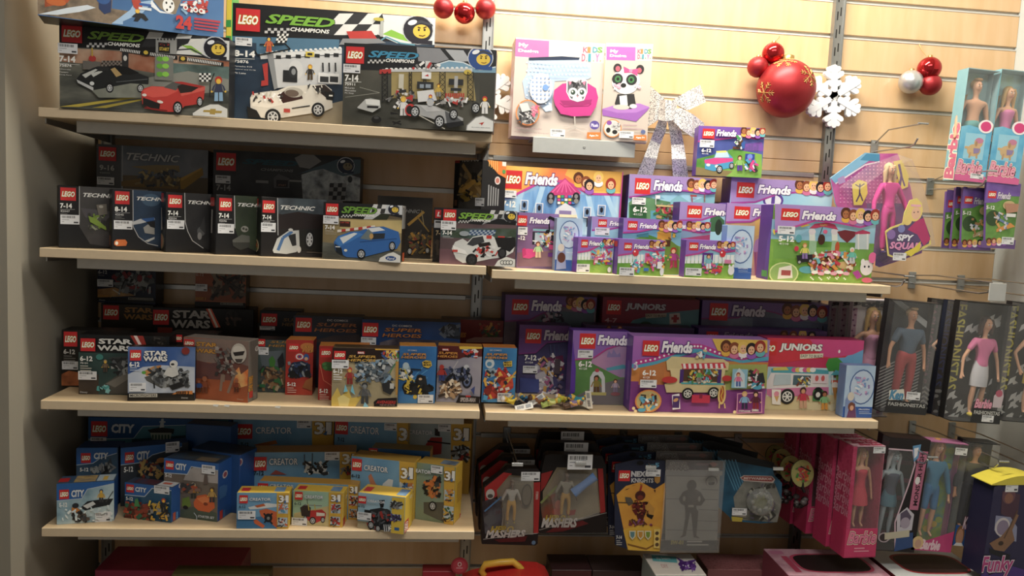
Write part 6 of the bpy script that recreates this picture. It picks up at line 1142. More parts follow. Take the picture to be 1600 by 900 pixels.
# ------------------------------------------------------------------ hanging packs, cards and bags
def uvplane(cr,pts,Y,yaw):
    """upright plane through the first point at depth Y, turned by yaw; returns its matrix and the outline in metres"""
    c = lambda p: (cr[0]+p[0]/cr[2],cr[1]+p[1]/cr[2])
    O = at(*c(pts[0]),Y); M = T(O[0],O[1],O[2],yaw)
    f = Face(None,None,M,(0,0,0),(1,0,0),(0,0,1),(0,-1,0),9,9).cr(*cr)
    q = [f.uv(*p) for p in pts]; u0 = min(p[0] for p in q); v0 = min(p[1] for p in q)
    return M @ Matrix.Translation((u0,0,v0)),[(p[0]-u0,p[1]-v0) for p in q]
class Card(Carton):
    """a cut-out card or flat pack: outline extruded by D, printed on its front"""
    def __init__(s,name,label,cat,cr,pts,Y,yaw=0,D=.004,col='#888888',group=None,side=None,back=0):
        M,q = uvplane(cr,pts,Y,yaw); s.M = M; s.W = max(p[0] for p in q); s.H = max(p[1] for p in q); s.D = D; s.q = q
        s.mb = MB(); s.mb.prism(q,D,col,m_side=side); s.args = (label,cat,group); s.name = name
        s.root = bpy.data.objects.new(name,bpy.data.meshes.new(name)); COL.objects.link(s.root); s.root.matrix_world = M
        s.f = Face(s.mb,s.root,M,(0,0,0),(1,0,0),(0,0,1),(0,-1,0),s.W,s.H).cr(*cr); CARDS.append(s)
    def bubble(s,pts,d,name='plastic_bubble',alpha=.1,inset=.12):
        """clear blister rising d from the card"""
        q = [s.f.uv(*p) for p in pts]; cx = sum(p[0] for p in q)/len(q); cz = sum(p[1] for p in q)/len(q); n = len(q)
        k = 1-inset; top = [(cx+(p[0]-cx)*k,cz+(p[1]-cz)*k) for p in q]
        mb = MB(); vs = [(p[0],-.0075,p[1]) for p in q]+[(p[0],-d,p[1]) for p in top]
        a2 = sum(q[i-1][0]*q[i][1]-q[i][0]*q[i-1][1] for i in range(n)); fs = [(i,(i+1) % n,(i+1) % n+n,i+n) for i in range(n)]+[tuple(range(n,2*n))]
        if a2 < 0: fs = [g[::-1] for g in fs]
        mb.add(vs,fs,clear(alpha=alpha)); return mb.build(name,s.root)
    def ghosts(s,n,dy,dx=0,dz=0,labels=None,cat=None):
        """the same pack again further back on its hook"""
        for i in range(n):
            o = s.root.copy(); COL.objects.link(o); o.matrix_world = Matrix.Translation((dx*(i+1),dy*(i+1),dz*(i+1))) @ s.M
            for k in list(s.root.children):
                c = k.copy(); COL.objects.link(c); c.parent = o
            GH.append((o,s)); o['label'] = labels+(', next behind the front one',', third from the front',', rearmost')[i]; o['category'] = s.args[1]; o['group'] = s.args[2]
CARDS = []; GH = []
WIRE = mat('#b9bbbb',.25,.9)
def hook(px,py,L,label,plate=None,gap=.03):
    b = at(px,py,0); mb = MB()
    mb.bbox((-.011,-.006,-.028),(.011,0,.022),STEEL,.001); o = tag(mb.build('display_hook',None,T(b[0],0,b[2])),label,'hook','wire display hooks in the slat wall')
    mb = MB(); mb.tube([(0,-.004,-.012),(0,-L*.9,-.012),(0,-L,-.006),(0,-L-.012,.008)],.0024,WIRE); mb.build('prong',o)
    mb = MB(); mb.tube([(0,-.004,.012),(0,-L*.35,gap),(0,-L-.03,gap),],.002,WIRE); mb.tube([(-.014,-L-.03,gap),(.014,-L-.03,gap)],.0028,WIRE); mb.build('label_arm',o)
    if plate:
        mb = MB(); w_,h_ = plate; mb.bbox((-w_/2,-L-.035,gap-h_),(w_/2,-L-.032,gap),mat('#b8bab8',.4),.0005); p = mb.build('ticket_holder',o)
    return o
HK = 'steel hook holding the '
# ------------------------------------------------ figures: one skinned body, clothes and hair as parts
SKIN = mat('#d9a27e',.5,var=.03); SKIN2 = mat('#c98f68',.5,var=.03)
def skin(name,pts,edges,rad,m,parent,sub=2,M=None,head=None):
    me = bpy.data.meshes.new(name); me.from_pydata(pts,edges,[]); o = bpy.data.objects.new(name+'_x',me); COL.objects.link(o)
    o.modifiers.new('skin','SKIN'); sd = o.modifiers.new('sub','SUBSURF'); sd.levels = sub; sd.render_levels = sub
    for v,r in zip(me.skin_vertices[0].data,rad): v.radius = (r,r*(.82 if r < .0145*1.05 else .9))
    me.skin_vertices[0].data[0].use_root = True
    n = bpy.data.meshes.new_from_object(o.evaluated_get(bpy.context.evaluated_depsgraph_get()))
    if head:
        bm = bmesh.new(); bm.from_mesh(n); bmesh.ops.create_uvsphere(bm,u_segments=20,v_segments=14,radius=1,matrix=Matrix.Translation(head[0]) @ Matrix.Diagonal((*head[1],1))); bm.to_mesh(n); bm.free()
    bpy.data.objects.remove(o); n.materials.clear(); n.materials.append(m)
    n.polygons.foreach_set('use_smooth',[True]*len(n.polygons))
    q = bpy.data.objects.new(name,n); COL.objects.link(q); q.parent = parent
    if M is not None: q.matrix_local = M
    return q
def doll(parent,M,h=.29,male=False,hair='#d8b060',top='#d070a0',bottom=None,skirt=None,dress=None,legs=None,arms=((.9,.2),(.9,.2)),long_hair=True,shoes=None,sk=None,sleeves=0,legcol=None,gap=1.,hl=.07):
    s = h/.29; k = 1.25 if male else 1.; sk = sk or SKIN; hw = .014*k*gap
    P = lambda x,y,z: (x*s,y*s,z*s)
    pts = [P(0,0,.148),P(0,0,.176),P(0,-.002,.205),P(0,0,.226),P(0,-.001,.24),P(0,-.003,.262),P(0,-.001,.282)]
    rad = [.0165*k,.0125*k*1.05,.0175*k,.007*k,.0065*k,.0158,.0125]; ed = [(i,i+1) for i in range(6)]
    J = {}
    for g in (-1,1):
        n = len(pts); pts += [P(g*hw*.9,0,.135),P(g*hw*1.05,-.002,.078),P(g*hw*1.05,.002,.05),P(g*hw,.002,.014),P(g*hw*1.1,-.012,.004)]; rad += [.0125*k,.008*k,.0085*k,.0045*k,.0045*k]; ed += [(0,n),(n,n+1),(n+1,n+2),(n+2,n+3),(n+3,n+4)]
        a,b = arms[0 if g < 0 else 1]; sx = .024*k*1.1; m = len(pts)
        ex = sx+.05*math.sin(a)*.9; ez = .212-.05*math.cos(a*.6); wx = ex+.045*math.sin(b); wz = ez-.045*math.cos(b)
        fx = wx+.016*math.sin(b); fz = wz-.016*math.cos(b)
        pts += [P(g*sx,0,.216),P(g*ex,.002,ez),P(g*wx,-.006,wz),P(g*fx,-.008,fz),P(g*(wx+.005*math.sin(b)-.005),-.013,wz-.009)]; rad += [.0085*k,.0052*k,.0038*k,.0048,.0022]; ed += [(2,m),(m,m+1),(m+1,m+2),(m+2,m+3),(m+2,m+4)]
        J[g] = (pts[m],pts[m+1],pts[m+2])
    rad = [r*s for r in rad]
    b = skin('doll',pts,ed,rad,sk,parent,2,M,(P(0,-.003,.264),(.0125*s,.0142*s,.017*s)))
    # face
    mb = MB()
    for g in (-1,1):
        mb.ball(P(g*.0048,-.0165,.264),.0024*s,'#f2f0ee',8,6,(1,.5,.7)); mb.ball(P(g*.0048,-.0178,.264),.0015*s,'#2a4a6a' if not male else '#3a2a1c',8,6,(1,.5,1)); mb.box(P(g*.0048-.0022,-.0172,.2682),P(g*.0048+.0022,-.0158,.2695),'#6a4424')
    mb.ball(P(0,-.0175,.2595),.0016*s,sk,8,6,(.7,1,1.2)); mb.ball(P(0,-.0163,.2535),.0028*s,'#c8586c' if not male else '#b87464',8,6,(1,.4,.4))
    mb.build('face',b)
    hm = mat(hair,.55,var=.25,scale=400); mb = MB()
    mb.ball(P(0,.0055,.2715),.0162*s,hm,16,10,(1,.9,1.05 if not male else .95))
    if long_hair:
        mb.ball(P(0,.008,.252),.017*s,hm,14,10,(1.05,.6,1.4))
        for g in (-1,1): mb.tube([P(g*.010,-.006,.278),P(g*.0155,-.004,.264),P(g*.016,0,.245),P(g*.019,.0,.285-hl)],[.005*s,.006*s,.0062*s,.003*s],hm)
    else: mb.ball(P(0,-.003,.284),.0115*s,hm,12,8,(1.15,1.1,.5))
    mb.build('hair',b)
    if top or dress:
        c = top or dress; tp = [P(0,0,.134),pts[1],pts[2],P(0,0,.222)]; tr = [.0215*k*s,.0165*k*s,.0255*k*s,.0155*k*s]; te = [(0,1),(1,2),(2,3)]
        if not sleeves and not male: tp[3] = P(0,-.001,.215); tr[3] = .0205*s
        for g in (-1,1):
            if sleeves:
                n = len(tp); sh,el,wr = [Vector(v) for v in J[g]]; e = sh.lerp(el,min(1,sleeves)); tp += [tuple(sh),tuple(e)]; tr += [.0125*k*s,.0088*k*s]; te += [(2,n),(n,n+1)]
                if sleeves > 1: tp.append(tuple(el.lerp(wr,sleeves-1))); tr.append(.0072*k*s); te.append((n+1,n+2))
        skin('shirt' if top else 'bodice',tp,te,tr,mat(c,.6),b)
    if skirt or dress:
        c,z0,w_ = skirt if skirt else (dress,.085,.034); mb = MB()
        mb.lathe([(.0155*k*s,.165*s),(.021*k*s,.145*s),((.021+w_)*.5*s+.002,(.145+z0)/2*s),(w_*s,z0*s)],c,24,sx=1,sy=.75); mb.build('skirt',b)
    if bottom or legcol:
        c = bottom or legcol; n = 2; tp = [pts[0],P(0,0,.168)]; tr = [.0195*k*s,.0175*k*s]; te = [(0,1)]
        z1 = .016 if bottom else .1
        for g in (-1,1):
            n = len(tp); tp += [P(g*hw*.9,0,.135),P(g*hw*1.05,-.002,.078)]; tr += [.0148*k*s,.0108*k*s]; te += [(0,n),(n,n+1)]
            if bottom: tp += [P(g*hw*1.05,.002,.05),P(g*hw,.002,.014)]; tr += [.0105*k*s,.0085*k*s]; te += [(n+1,n+2),(n+2,n+3)]
        skin('trousers',tp,te,tr,mat(c,.6),b)
    if shoes:
        mb = MB()
        for g in (-1,1): mb.ball(P(g*hw*1.08,-.007,.006),.0095*s,shoes,12,8,(.75,1.5,.65))
        mb.build('shoes',b)
    return b
# ------------------------------------------------ open-front doll boxes with a clear cover
def doll_box(label,cr,quad,Y,D,back,frame,group,dollargs,yaw=0,roll=0,art=None,cat='boxed doll',covers=True,dpos=(0,.012),left=None):
    M,q = uvplane(cr,[quad[3],quad[2],quad[1],quad[0]],Y,yaw)
    W = ((q[1][0]-q[0][0])+(q[2][0]-q[3][0]))/2; H = ((q[3][1]-q[0][1])+(q[2][1]-q[1][1]))/2
    O = M @ Vector((q[0][0],0,q[0][1])); M = T(O.x,O.y,O.z,yaw) @ Matrix.Rotation(roll,4,'Y')
    M0 = M @ T(W/2,D/2,0); r = empty('doll_box',M0,label,cat,group)
    L = lambda x,y,z: (x-W/2,y-D/2,z)
    mb = MB(); mb.box(L(0,D-.002,0),L(W,D,H),back); mb.box(L(0,0,0),L(W,D-.002,.002),frame); mb.box(L(0,0,H-.002),L(W,D-.002,H),frame)
    mb.box(L(0,D*.55,0),L(.0015,D-.002,H),frame); mb.box(L(W-.0015,D*.55,0),L(W,D-.002,H),frame)
    f = Face(mb,r,M0,L(0,D-.002,0),(1,0,0),(0,0,1),(0,-1,0),W,H).cr(*cr)
    mc = MB(); fc = Face(mc,r,M0,L(0,-.0006,0),(1,0,0),(0,0,1),(0,-1,0),W,H).cr(*cr)
    fl = Face(mb,r,M0,L(0,D,0),(0,-1,0),(0,0,1),(-1,0,0),D,H).cr(*cr); fl.k = 8
    if art: art(f,fc,fl,W,H)
    mb.build('back_card',r)
    if mc.v: mc.build('front_print',r)
    if covers:
        mb = MB(); c = clear(alpha=.07)
        mb.add([L(0,0,0),L(W,0,0),L(W,0,H),L(0,0,H),L(0,D*.55,0),L(W,D*.55,0),L(W,D*.55,H),L(0,D*.55,H)],[(0,1,2,3),(4,0,3,7),(1,5,6,2)],c); mb.build('window',r)
    if dollargs:
        da = dict(dollargs); doll(r,T(dpos[0],0,dpos[1]),**da)
    return r
S1 = (1280,450,4.089); S2 = (1420,450,4.089); T1 = (1240,660,3.75); T2 = (1400,670,3.915); RS = (1290,190,3.911); Z3 = (1440,0,3); Z4 = (1400,260,4.09)
GD = 'boxed dolls hanging on the upper hooks'; GE = 'boxed dolls hanging on the lower hooks'
BLK = '#17171a'
def a_style(f,fc,fl,W,H):
    f.fill('#d8d4d8'); f.fill('#c486ac',0,.06,.2,1); f.fill(pic(['#b888a8','#d8b8cc'],60),0,.1,.2,1)
    for i in range(20): f.raw = (W,H,0,0); f.ell(.1+.05*(i % 2),.1+i*.045,.03,.008,'#7c3c6c',n=8)
    f.raw = (W,H,0,0); f.rect(.0,0,1,.085,'#e0dcd8'); f.text('style',.1,.02,.95,.085,'#1c1418',0,.06); f.fill('#b06c98',.9,.1,1,1); f.raw = None
ST = ['white-topped doll box with pink flowered strip, doll in pink dress','white-topped doll box directly behind the pink dress doll','deepest of the white-topped doll boxes, half hidden by purple carton']
for i,y in enumerate((-.222,-.18,-.138)):
    k = [(x_+(0,-70,-140)[i],y_) for x_,y_ in ((205,75),(455,80),(440,830),(180,820))]
    r = doll_box(ST[i],S1,k,y,.038,'#d8d4d8','#c4bcc4',GD,dict(hair='#d8b058',top=None,dress='#d898bc',arms=((1.3,.9),(.5,.25)),long_hair=True) if i == 0 else None,art=a_style,dpos=(.002,.012))
def a_ken(f,fc,fl,W,H):
    f.fill('#22252c'); f.raw = (W,H,0,0)
    for i in range(16): f.poly([(0,.66+i*.03),(1,.42+i*.03),(1,.433+i*.03),(0,.673+i*.03)],'#b8b8b8')
    f.poly([(.1,0),(.3,0),(1,.18),(1,.24)],'#c0c4c4')
    fc.raw = (W,H,0,0); fc.poly([(.12,.88),(1,.9),(1,1),(.1,1)],'#2c2c2e'); fc.text('FASHIONISTAS',.16,.905,.96,.935,'#b8b8b4',0,.03); fc.poly([(.14,.8),(.45,.78),(.5,.87),(.16,.89)],'#e0dcd0'); fc.text('Ken',.17,.8,.45,.875,'#4a90b8',.2,.06,'#e8d890',.06); fc.label(.52,.8,.82,.87); fc.raw = None
doll_box('doll box with a male doll in grey-blue shirt and red trousers',S1,[(420,80),(735,105),(660,825),(385,790)],-.30,.05,BLK,'#2a2a2e',GD,
         dict(male=True,hair='#a08458',top='#465c72',bottom='#a82a30',arms=((.45,.1),(.45,.05)),long_hair=False,sleeves=.7,sk=SKIN2,h=.262),roll=R(3),art=a_ken,dpos=(.004,.02))
def a_fash(col,pat):
    def a(f,fc,fl,W,H):
        rr = random.Random(len(pat)); f.fill('#1a1a1c'); f.raw = (W,H,0,0)
        f.rect(0,0,.32,.78,'#141416'); f.text('FASHIONISTAS',.06,.04,.26,.76,col,0,.02,turn=-90)
        if pat == 'chevron':
            for i in range(6):
                for j in range(4): x = j*.25; y = .78+i*.04; f.poly([(x,y),(x+.125,y+.03),(x+.25,y),(x+.25,y+.018),(x+.125,y+.048),(x,y+.018)],'#c8c8c4')
        elif pat == 'dots':
            for i in range(28): f.ell(rr.uniform(0,1),rr.uniform(.78,1),.07,.016,'#b8b8b4',n=8)
        else:
            for i in range(26):
                x,y = rr.uniform(.3,1),rr.uniform(0,1)
                if i > 14: x = rr.uniform(0,1); y = rr.uniform(.78,1)
                f.poly([(x,y),(x+.12,y-.03),(x+.1,y+.01),(x+.18,y+.03),(x+.08,y+.05),(x+.06,y+.03),(x-.04,y+.06)],'#c8cac8')
        f.raw = None
        if pat == 'hound':
            fc.raw = (W,H,0,0); fc.poly([(.42,.86),(1,.89),(1,1),(.4,1)],'#28282a'); fc.text('FASHIONISTAS',.45,.895,.97,.925,'#c0c0bc',0,.03); fc.text('Barbie',.44,.8,.78,.87,'#e8a0b8',.25,.03,'#a83868',.06); fc.poly([(.8,.76),(.95,.7),(1,.76),(.98,.86),(.8,.86)],'#c8b8c0'); fc.ell(.9,.74,.07,.03,'#b85870'); fc.label(.62,.93,.86,.985); fc.raw = None
        elif pat == 'hearts':
            fc.raw = (W,H,0,0); fc.text('Barbie',.5,.86,.95,.93,'#e8a0b8',.25,.03,'#a83868',.06); fc.raw = None
    return a
doll_box('doll box with violet lettering and zigzag stripes, second in the hook row',S2,[(130,85),(380,85),(345,830),(75,800)],-.215,.043,BLK,'#222226',GD,dict(hair='#8a5a34',top='#7c3c6c',skirt=('#4c2c54',.1,.03),arms=((1.2,-.9),(.8,.2))),roll=R(3),art=a_fash('#8c4c6c','chevron'),dpos=(.03,.012))
doll_box('doll box with dark blue lettering and white dotted edge',S2,[(240,90),(480,90),(420,840),(178,820)],-.265,.043,'#101524','#1a2236',GD,dict(hair='#3a2418',top='#2c4480',skirt=('#2c3c64',.1,.03),arms=((.7,.15),(.6,.1))),roll=R(3),art=a_fash('#2c4690','dots'),dpos=(.03,.012))
doll_box('doll box with yellow lettering, doll in pink top and white skirt',S2,[(345,92),(640,108),(600,880),(265,850)],-.32,.05,BLK,'#1c1c1e',GD,dict(hair='#3c2420',top='#d86ca0',skirt=('#c4c4cc',.088,.024),arms=((.65,.1),(.5,.1)),sleeves=.6,shoes='#d8c020',long_hair=True,hl=.05,h=.272),roll=R(2.5),art=a_fash('#c8c030','hound'),dpos=(.012,.012))
doll_box('doll box with yellow lettering, doll in yellow skirt',S2,[(660,105),(960,120),(920,890),(600,850)],-.32,.05,BLK,'#1c1c1e',GD,dict(hair='#c8a868',top='#2c2c44',skirt=('#d8b818',.088,.027),arms=((.9,-.3),(.6,.1)),shoes='#1a1a1a',long_hair=True,hl=.05),roll=R(2.5),art=a_fash('#c8c030','hearts'),dpos=(.02,.012))
# lower row
def a_pink(f,fc,fl,W,H):
    pass
PK = ['pink doll box with slanting script side and doll in red dress','pink doll box directly behind the red dress doll','pink doll box deeper on the hook, script side dim','deepest pink doll box beside the steel upright']
PKM = pic(['#b82858','#c83c6c','#a82450'],60)
for i,dy in enumerate((0,.07,.155,.225)):
    M,q = uvplane(T1,[(285,795),(455,783),(530,132),(350,138)],-.36,R(4))
    W,H,D = .09,q[3][1]-q[0][1],.064
    r = empty('doll_box',M @ T(W/2+.004-.009*i,D/2+dy,0),PK[i],'boxed doll','pink script doll boxes on one hook'); M0 = r.matrix_world.copy(); L = lambda x,y,z: (x-W/2,y-D/2,z)
    mb = MB(); mb.bbox(L(0,.002,0),L(.002,D,H),PKM,.0004); mb.bbox(L(W-.002,.002,0),L(W,D,H),PKM,.0004); mb.bbox(L(0,D-.002,0),L(W,D,H),pic(['#b82858','#d85c84'],40),.0004); mb.box(L(0,0,0),L(W,D,.002),PKM); mb.box(L(0,0,H-.002),L(W,D,H),'#d8a8b8')
    mb.bbox(L(0,0,0),L(W,.002,H*.26),'#d02c68',.0003); mb.box(L(0,0,H*.26),L(W*.12,.002,H),PKM)
    f = Face(mb,r,M0,L(0,0,0),(1,0,0),(0,0,1),(0,-1,0),W,H*.26); f.raw = (W,H*.26,0,0); f.text('Barbie',.1,.12,.95,.5,'#e87ca0',.25,.03,[('#f4e0c8',.1),('#8c1440',.06)]); f.lines(.3,.65,.8,2,.1,'#e890a8')
    fl = Face(mb,r,M0,L(0,D,0),(0,-1,0),(0,0,1),(-1,0,0),D,H); fl.raw = (D,H,0,0); fl.fill('#c82860',0,.62,1,1)
    for j in range(4): fl.text('Barbie',-.1,.24+j*.1,1.1,.335+j*.1,'#d890a8',.3,.01)
    ft = Face(mb,r,M0,L(0,0,H),(1,0,0),(0,1,0),(0,0,1),W,D); ft.raw = (W,D,0,0)
    for j in range(3): ft.text('Barbie',.05+.1*j,.08+j*.3,.95,.32+j*.3,'#b82050',.3,.05)
    mb.build('carton',r); mb = MB(); mb.add([L(W*.12,.001,H*.26),L(W,.001,H*.26),L(W,.001,H),L(W*.12,.001,H)],[(0,1,2,3)],clear(alpha=.07)); mb.build('window',r)
    if i == 0:
        g = Face(MB(),r,M0,L(0,0,0),(1,0,0),(0,0,1),(0,-1,0),W,H); g.raw = (W,H,0,0); g.label(.62,.01,1,.065)
        doll(r,T(.004,0,H*.235),h=H*.72,hair='#c8a060',top=None,dress='#d02c4c',arms=((.35,.05),(.35,.05)))
def a_mon(f,fc,fl,W,H):
    f.raw = (W,H,0,0)
    for i in range(12): f.rect(0,.08*i,1,.08*i+.04,'#6c1c3c' if i % 2 else '#1c1418'); 
    fc.raw = (W,H,0,0); fc.poly([(0,0),(1,0),(1,1),(.5,1),(.42,.74),(.62,.4),(.7,.22),(.6,.1),(0,.1)],'#1c1216'); fc.line([(.0,.1),(.6,.1),(.7,.22),(.62,.4),(.42,.74),(.52,.98)],.035,'#d8b8c8'); fc.poly([(.74,.1),(.98,.1),(.94,.62),(.72,.62)],'#c06c8c')
    fc.text('MONSTER HIGH',.8,.12,.9,.58,'#2c1420',0,.03,turn=90); fc.poly([(.58,.06),(.78,.04),(.76,.16),(.66,.2)],'#5c98c8'); fc.poly([(.62,.08),(.73,.07),(.72,.14),(.66,.17)],'#e8e8f0')
    fc.ell(.82,.36,.06,.035,'#e8e8e8'); fc.poly([(.44,.68),(.66,.6),(.86,.66),(.86,.8),(.5,.84)],'#c8c4d0'); fc.poly([(.52,.66),(.66,.62),(.8,.68),(.76,.76),(.56,.78)],'#5c5068'); fc.ell(.67,.74,.12,.05,'#a89cb0'); fc.poly([(.5,.85),(.9,.82),(.95,.95),(.5,1)],'#2c4c84'); fc.ell(.2,.88,.15,.045,'#b8a8b0'); fc.ell(.2,.88,.11,.035,'#3c2c30'); fc.poly([(.2,.84),(.8,.8),(.82,.86),(.22,.9)],'#c8c0a8'); fc.raw = None
r = doll_box('black and magenta striped gothic doll box with pink side panel',CQ,[(790,100),(1030,128),(975,738),(765,745)],-.33,.055,'#1c1418','#241418',GE,dict(hair='#c0c4c8',top='#4c5468',skirt=('#48788c',.11,.026),sk=mat('#9cb0b8',.5),arms=((.4,.1),(.4,.1)),h=.25),roll=R(3),art=a_mon,dpos=(-.018,.02))
def a_jog(f,fc,fl,W,H):
    f.raw = (W,H,0,0); f.fill(pic(['#5c9c3c','#98b838','#4898a8','#b84c8c'],12)); rr = random.Random(4)
    for i in range(20): f.ell(rr.uniform(.45,1),rr.uniform(.1,.9),.09,.03,rr.choice(['#c85c9c','#58a8c0','#a8c040','#7c3c8c','#e0c040']),n=12)
    fc.raw = (W,H,0,0); fc.poly([(0,.87),(.25,.92),(1,.8),(1,1),(0,1)],'#c83c7c'); fc.text('Barbie',.22,.9,.7,.985,'#e8c8d4',.25,.05); fc.ell(.14,.93,.14,.06,'#d8b880'); fc.ell(.15,.94,.08,.04,'#c89c84'); fc.label(.68,.035,.98,.1); fc.raw = None
r = doll_box('flowery doll box with a doll in a shiny blue tracksuit jacket',T2,[(155,65),(400,82),(338,738),(90,738)],-.33,.05,'#7a9c3c','#a86490',GE,dict(hair='#a8743c',top='#3c88b0',legcol='#2c78b0',bottom=None,arms=((.5,.12),(.5,.12)),sleeves=1.8,h=.27),roll=R(4),art=a_jog,dpos=(-.01,.03))
def a_ken2(f,fc,fl,W,H):
    f.raw = (W,H,0,0); f.fill(pic(['#20242c','#30343c'],6))
    fc.raw = (W,H,0,0); fc.poly([(0,.8),(1,.8),(1,1),(0,1)],'#2058a0'); fc.ell(.18,.9,.14,.1,'#8c6434'); fc.ell(.18,.92,.11,.085,'#c08c6c'); fc.poly([(.02,1),(.1,.97),(.28,.97),(.34,1)],'#e0e0e0'); fc.text('Ken',.22,.72,.5,.83,'#d8c8d0',.25,.03,'#a83868',.06); fc.label(.76,.91,.98,.97); fc.raw = None
doll_box('dark doll box with a male doll in a grey V-neck sweater',T2,[(402,78),(605,82),(520,715),(345,712)],-.33,.05,'#24262c','#16181c',GE,dict(male=True,hair='#5c3c24',top='#46484c',bottom='#181c28',arms=((.45,.1),(.45,.1)),long_hair=False,sleeves=1.6,sk=SKIN2,h=.235),roll=R(4),art=a_ken2,dpos=(-.002,.04))
# guitar box at the right wall
f0,q = uvplane(T2,[(500,885),(800,985),(880,400),(590,330)],-.36,R(8))
fk = Card('toy_box','dark purple box with brown guitar, bright yellow top flap','toy box',T2,[(520,895),(900,935),(930,330),(603,352)],-.41,R(4),.07,'#28234c',None,'#1c1a38')
f = fk.f; f.poly([(590,420),(600,360),(690,300),(930,300),(930,420),(783,340),(670,310)],'#2c2850'); f.poly([(650,380),(760,400),(740,560),(640,520)],'#4c2c40'); f.ell(690,410,40,50,'#6c4450'); f.ell(690,425,26,32,'#8c5c4c')
f.poly([(610,530),(700,540),(740,600),(735,690),(640,670),(600,620)],'#8c90b0'); f.ell(650,600,46,56,'#c8c0c4'); f.ell(652,604,36,46,'#8a7c98')
f.poly([(570,700),(640,660),(690,600),(735,520),(750,528),(710,620),(725,680),(660,750),(600,740)],'#8a6448'); f.line([(660,670),(742,500)],8,'#5c4030'); f.ell(640,700,16,14,'#3c2a20'); f.poly([(570,730),(700,770),(690,800),(570,760)],'#14121e')
f.poly([(500,780),(780,860),(900,900),(900,1100),(490,1000)],'#4c2c84'); f.text('Funky',530,785,705,895,'#b83880',.2,.03,[('#1c1030',.12),('#e0d0e0',.07)]); f.label(672,318,742,385)
mb = MB(); M = fk.M; W,H = fk.W,fk.H
n = 10; arc = [(W*(i/n),H-.002+.022*math.sin(math.pi*i/n)) for i in range(n+1)]
mb.prism(arc+[(W,H-.004),(0,H-.004)],.07,'#d8c81c'); o = mb.build('top_flap',fk.root); o.location.y = -.003
# ------------------------------------------------ beach doll boxes, spy doll pack, bags
def a_beach(male):
    def a(f,fc,fl,W,H):
        f.raw = (W,H,0,0); f.fill(pic(['#6c9cb0','#9cc4c8','#88a878'],12)); f.fill('#3c9cc8',0,.5,1,1); f.line([(.2,0),(.3,.3)],.06,'#8a8a60'); f.poly([(0,.25),(.4,.2),(.3,.4),(0,.45)],'#a8946c')
        fc.raw = (W,H,0,0); fc.poly([(0,.52),(.25,.5),(.6,.52),(1,.5),(1,1),(0,1)],pic(['#3090c4','#58b0d8','#80c8e0'],14)); fc.rect(.18,.57,.82,.8,'#8cc8e0')
        fc.ell(.5,.72,.22,.055,'#c8a878'); fc.ell(.62,.65,.14,.045,'#c8a47c'); fc.ell(.64,.63,.13,.025,'#c07898'); fc.ell(.55,.66,.04,.025,'#a8845c'); fc.line([(.4,.74),(.38,.79)],.06,'#b8946c'); fc.line([(.6,.74),(.62,.79)],.06,'#b8946c'); fc.ell(.26,.7,.07,.012,'#c8a878'); fc.poly([(.48,.7),(.7,.7),(.66,.74),(.5,.75)],'#8c7ca8')
        fc.ell(.78,.5,.24,.06,'#f0e8ec'); fc.ell(.78,.5,.17,.045,'#d8307c'); fc.poly([(0,.93),(.5,.9),(1,.95),(1,1),(0,1)],'#d85c98')
        fc.text('Barbie',.03,.82,.82,.93,'#e89cb4',.25,.03,[('#f0e4cc',.1),('#b02c5c',.06)]); fc.label(.5,.925,.92,.97) if male else None; fc.raw = None
        fl.raw = (.045,H,0,0); fl.fill('#7cb0bc'); fl.text('Barbie',.1,.5,.9,.98,'#c86484',.1,.05,'#f0e4cc',.1,turn=90); fl.raw = None
    return a
GB = 'beach doll boxes with puppies in the top corner'
doll_box('beach doll box with a shirtless male doll above a puppy',Z3,[(188,318),(332,320),(300,852),(150,843)],-.2,.045,'#88b8c0','#9cc0c8',GB,dict(male=True,hair='#b88c50',top=None,legcol='#58a0a0',arms=((.35,.1),(.35,.1)),long_hair=False,h=.26),roll=R(2.5),art=a_beach(1),dpos=(0,.02))
doll_box('beach doll box with a blonde doll in pink swimsuit above a puppy',Z3,[(335,322),(485,326),(455,862),(303,852)],-.2,.045,'#88b8c0','#9cc0c8',GB,dict(hair='#c8a060',top='#d070a8',arms=((.35,.1),(.35,.1)),h=.255),roll=R(2.5),art=a_beach(0),dpos=(0,.012))
# spy doll: angled card with big bubble
c = Card('doll_pack','angled blister pack with a doll in a glossy magenta jumpsuit','doll pack',RS,[(30,345),(230,200),(330,195),(440,195),(520,400),(560,620),(590,780),(330,890),(250,850),(60,500)],-.16,R(6),.004,pic(['#b03c94','#c85ca4','#8c3c90'],10),None,'#8cc0dc')
f = c.f; f.poly([(30,345),(240,190),(330,195),(60,380)],'#78b4d8'); f.poly([(210,235),(250,195),(330,200),(330,245)],'#3c8cb8'); f.line([(60,380),(240,265),(330,245)],8,'#e8d8e8'); f.poly([(250,500),(560,500),(600,800),(330,890),(250,850)],pic(['#6c3c84','#8c5c98','#4c3c74'],9))
for i in range(16):
    for j in range(12):
        x,y = 90+i*22,250+j*22
        if y > 420-(x-40)*.75 and y < 500: f.ell(x,y,5,5,'#e090c4',n=6)
f.poly([(150,385),(190,355),(240,370),(245,440),(210,510),(160,510),(155,450)],'#e0c828'); f.line([(198,380),(195,450),(175,490)],9,'#4c2450'); f.line([(195,430),(215,485)],8,'#4c2450'); f.line([(170,385),(196,400),(225,380)],6,'#4c2450')
f.poly([(400,245),(450,235),(495,330),(490,400),(450,415)],'#e8cc50'); f.line([(435,260),(450,330),(440,395)],14,'#6c4480'); f.line([(450,330),(470,395)],10,'#6c4480'); f.poly([(380,360),(430,350),(435,395),(400,395)],'#d8a828'); f.poly([(60,350),(100,330),(110,370),(70,385)],'#a88cc0')
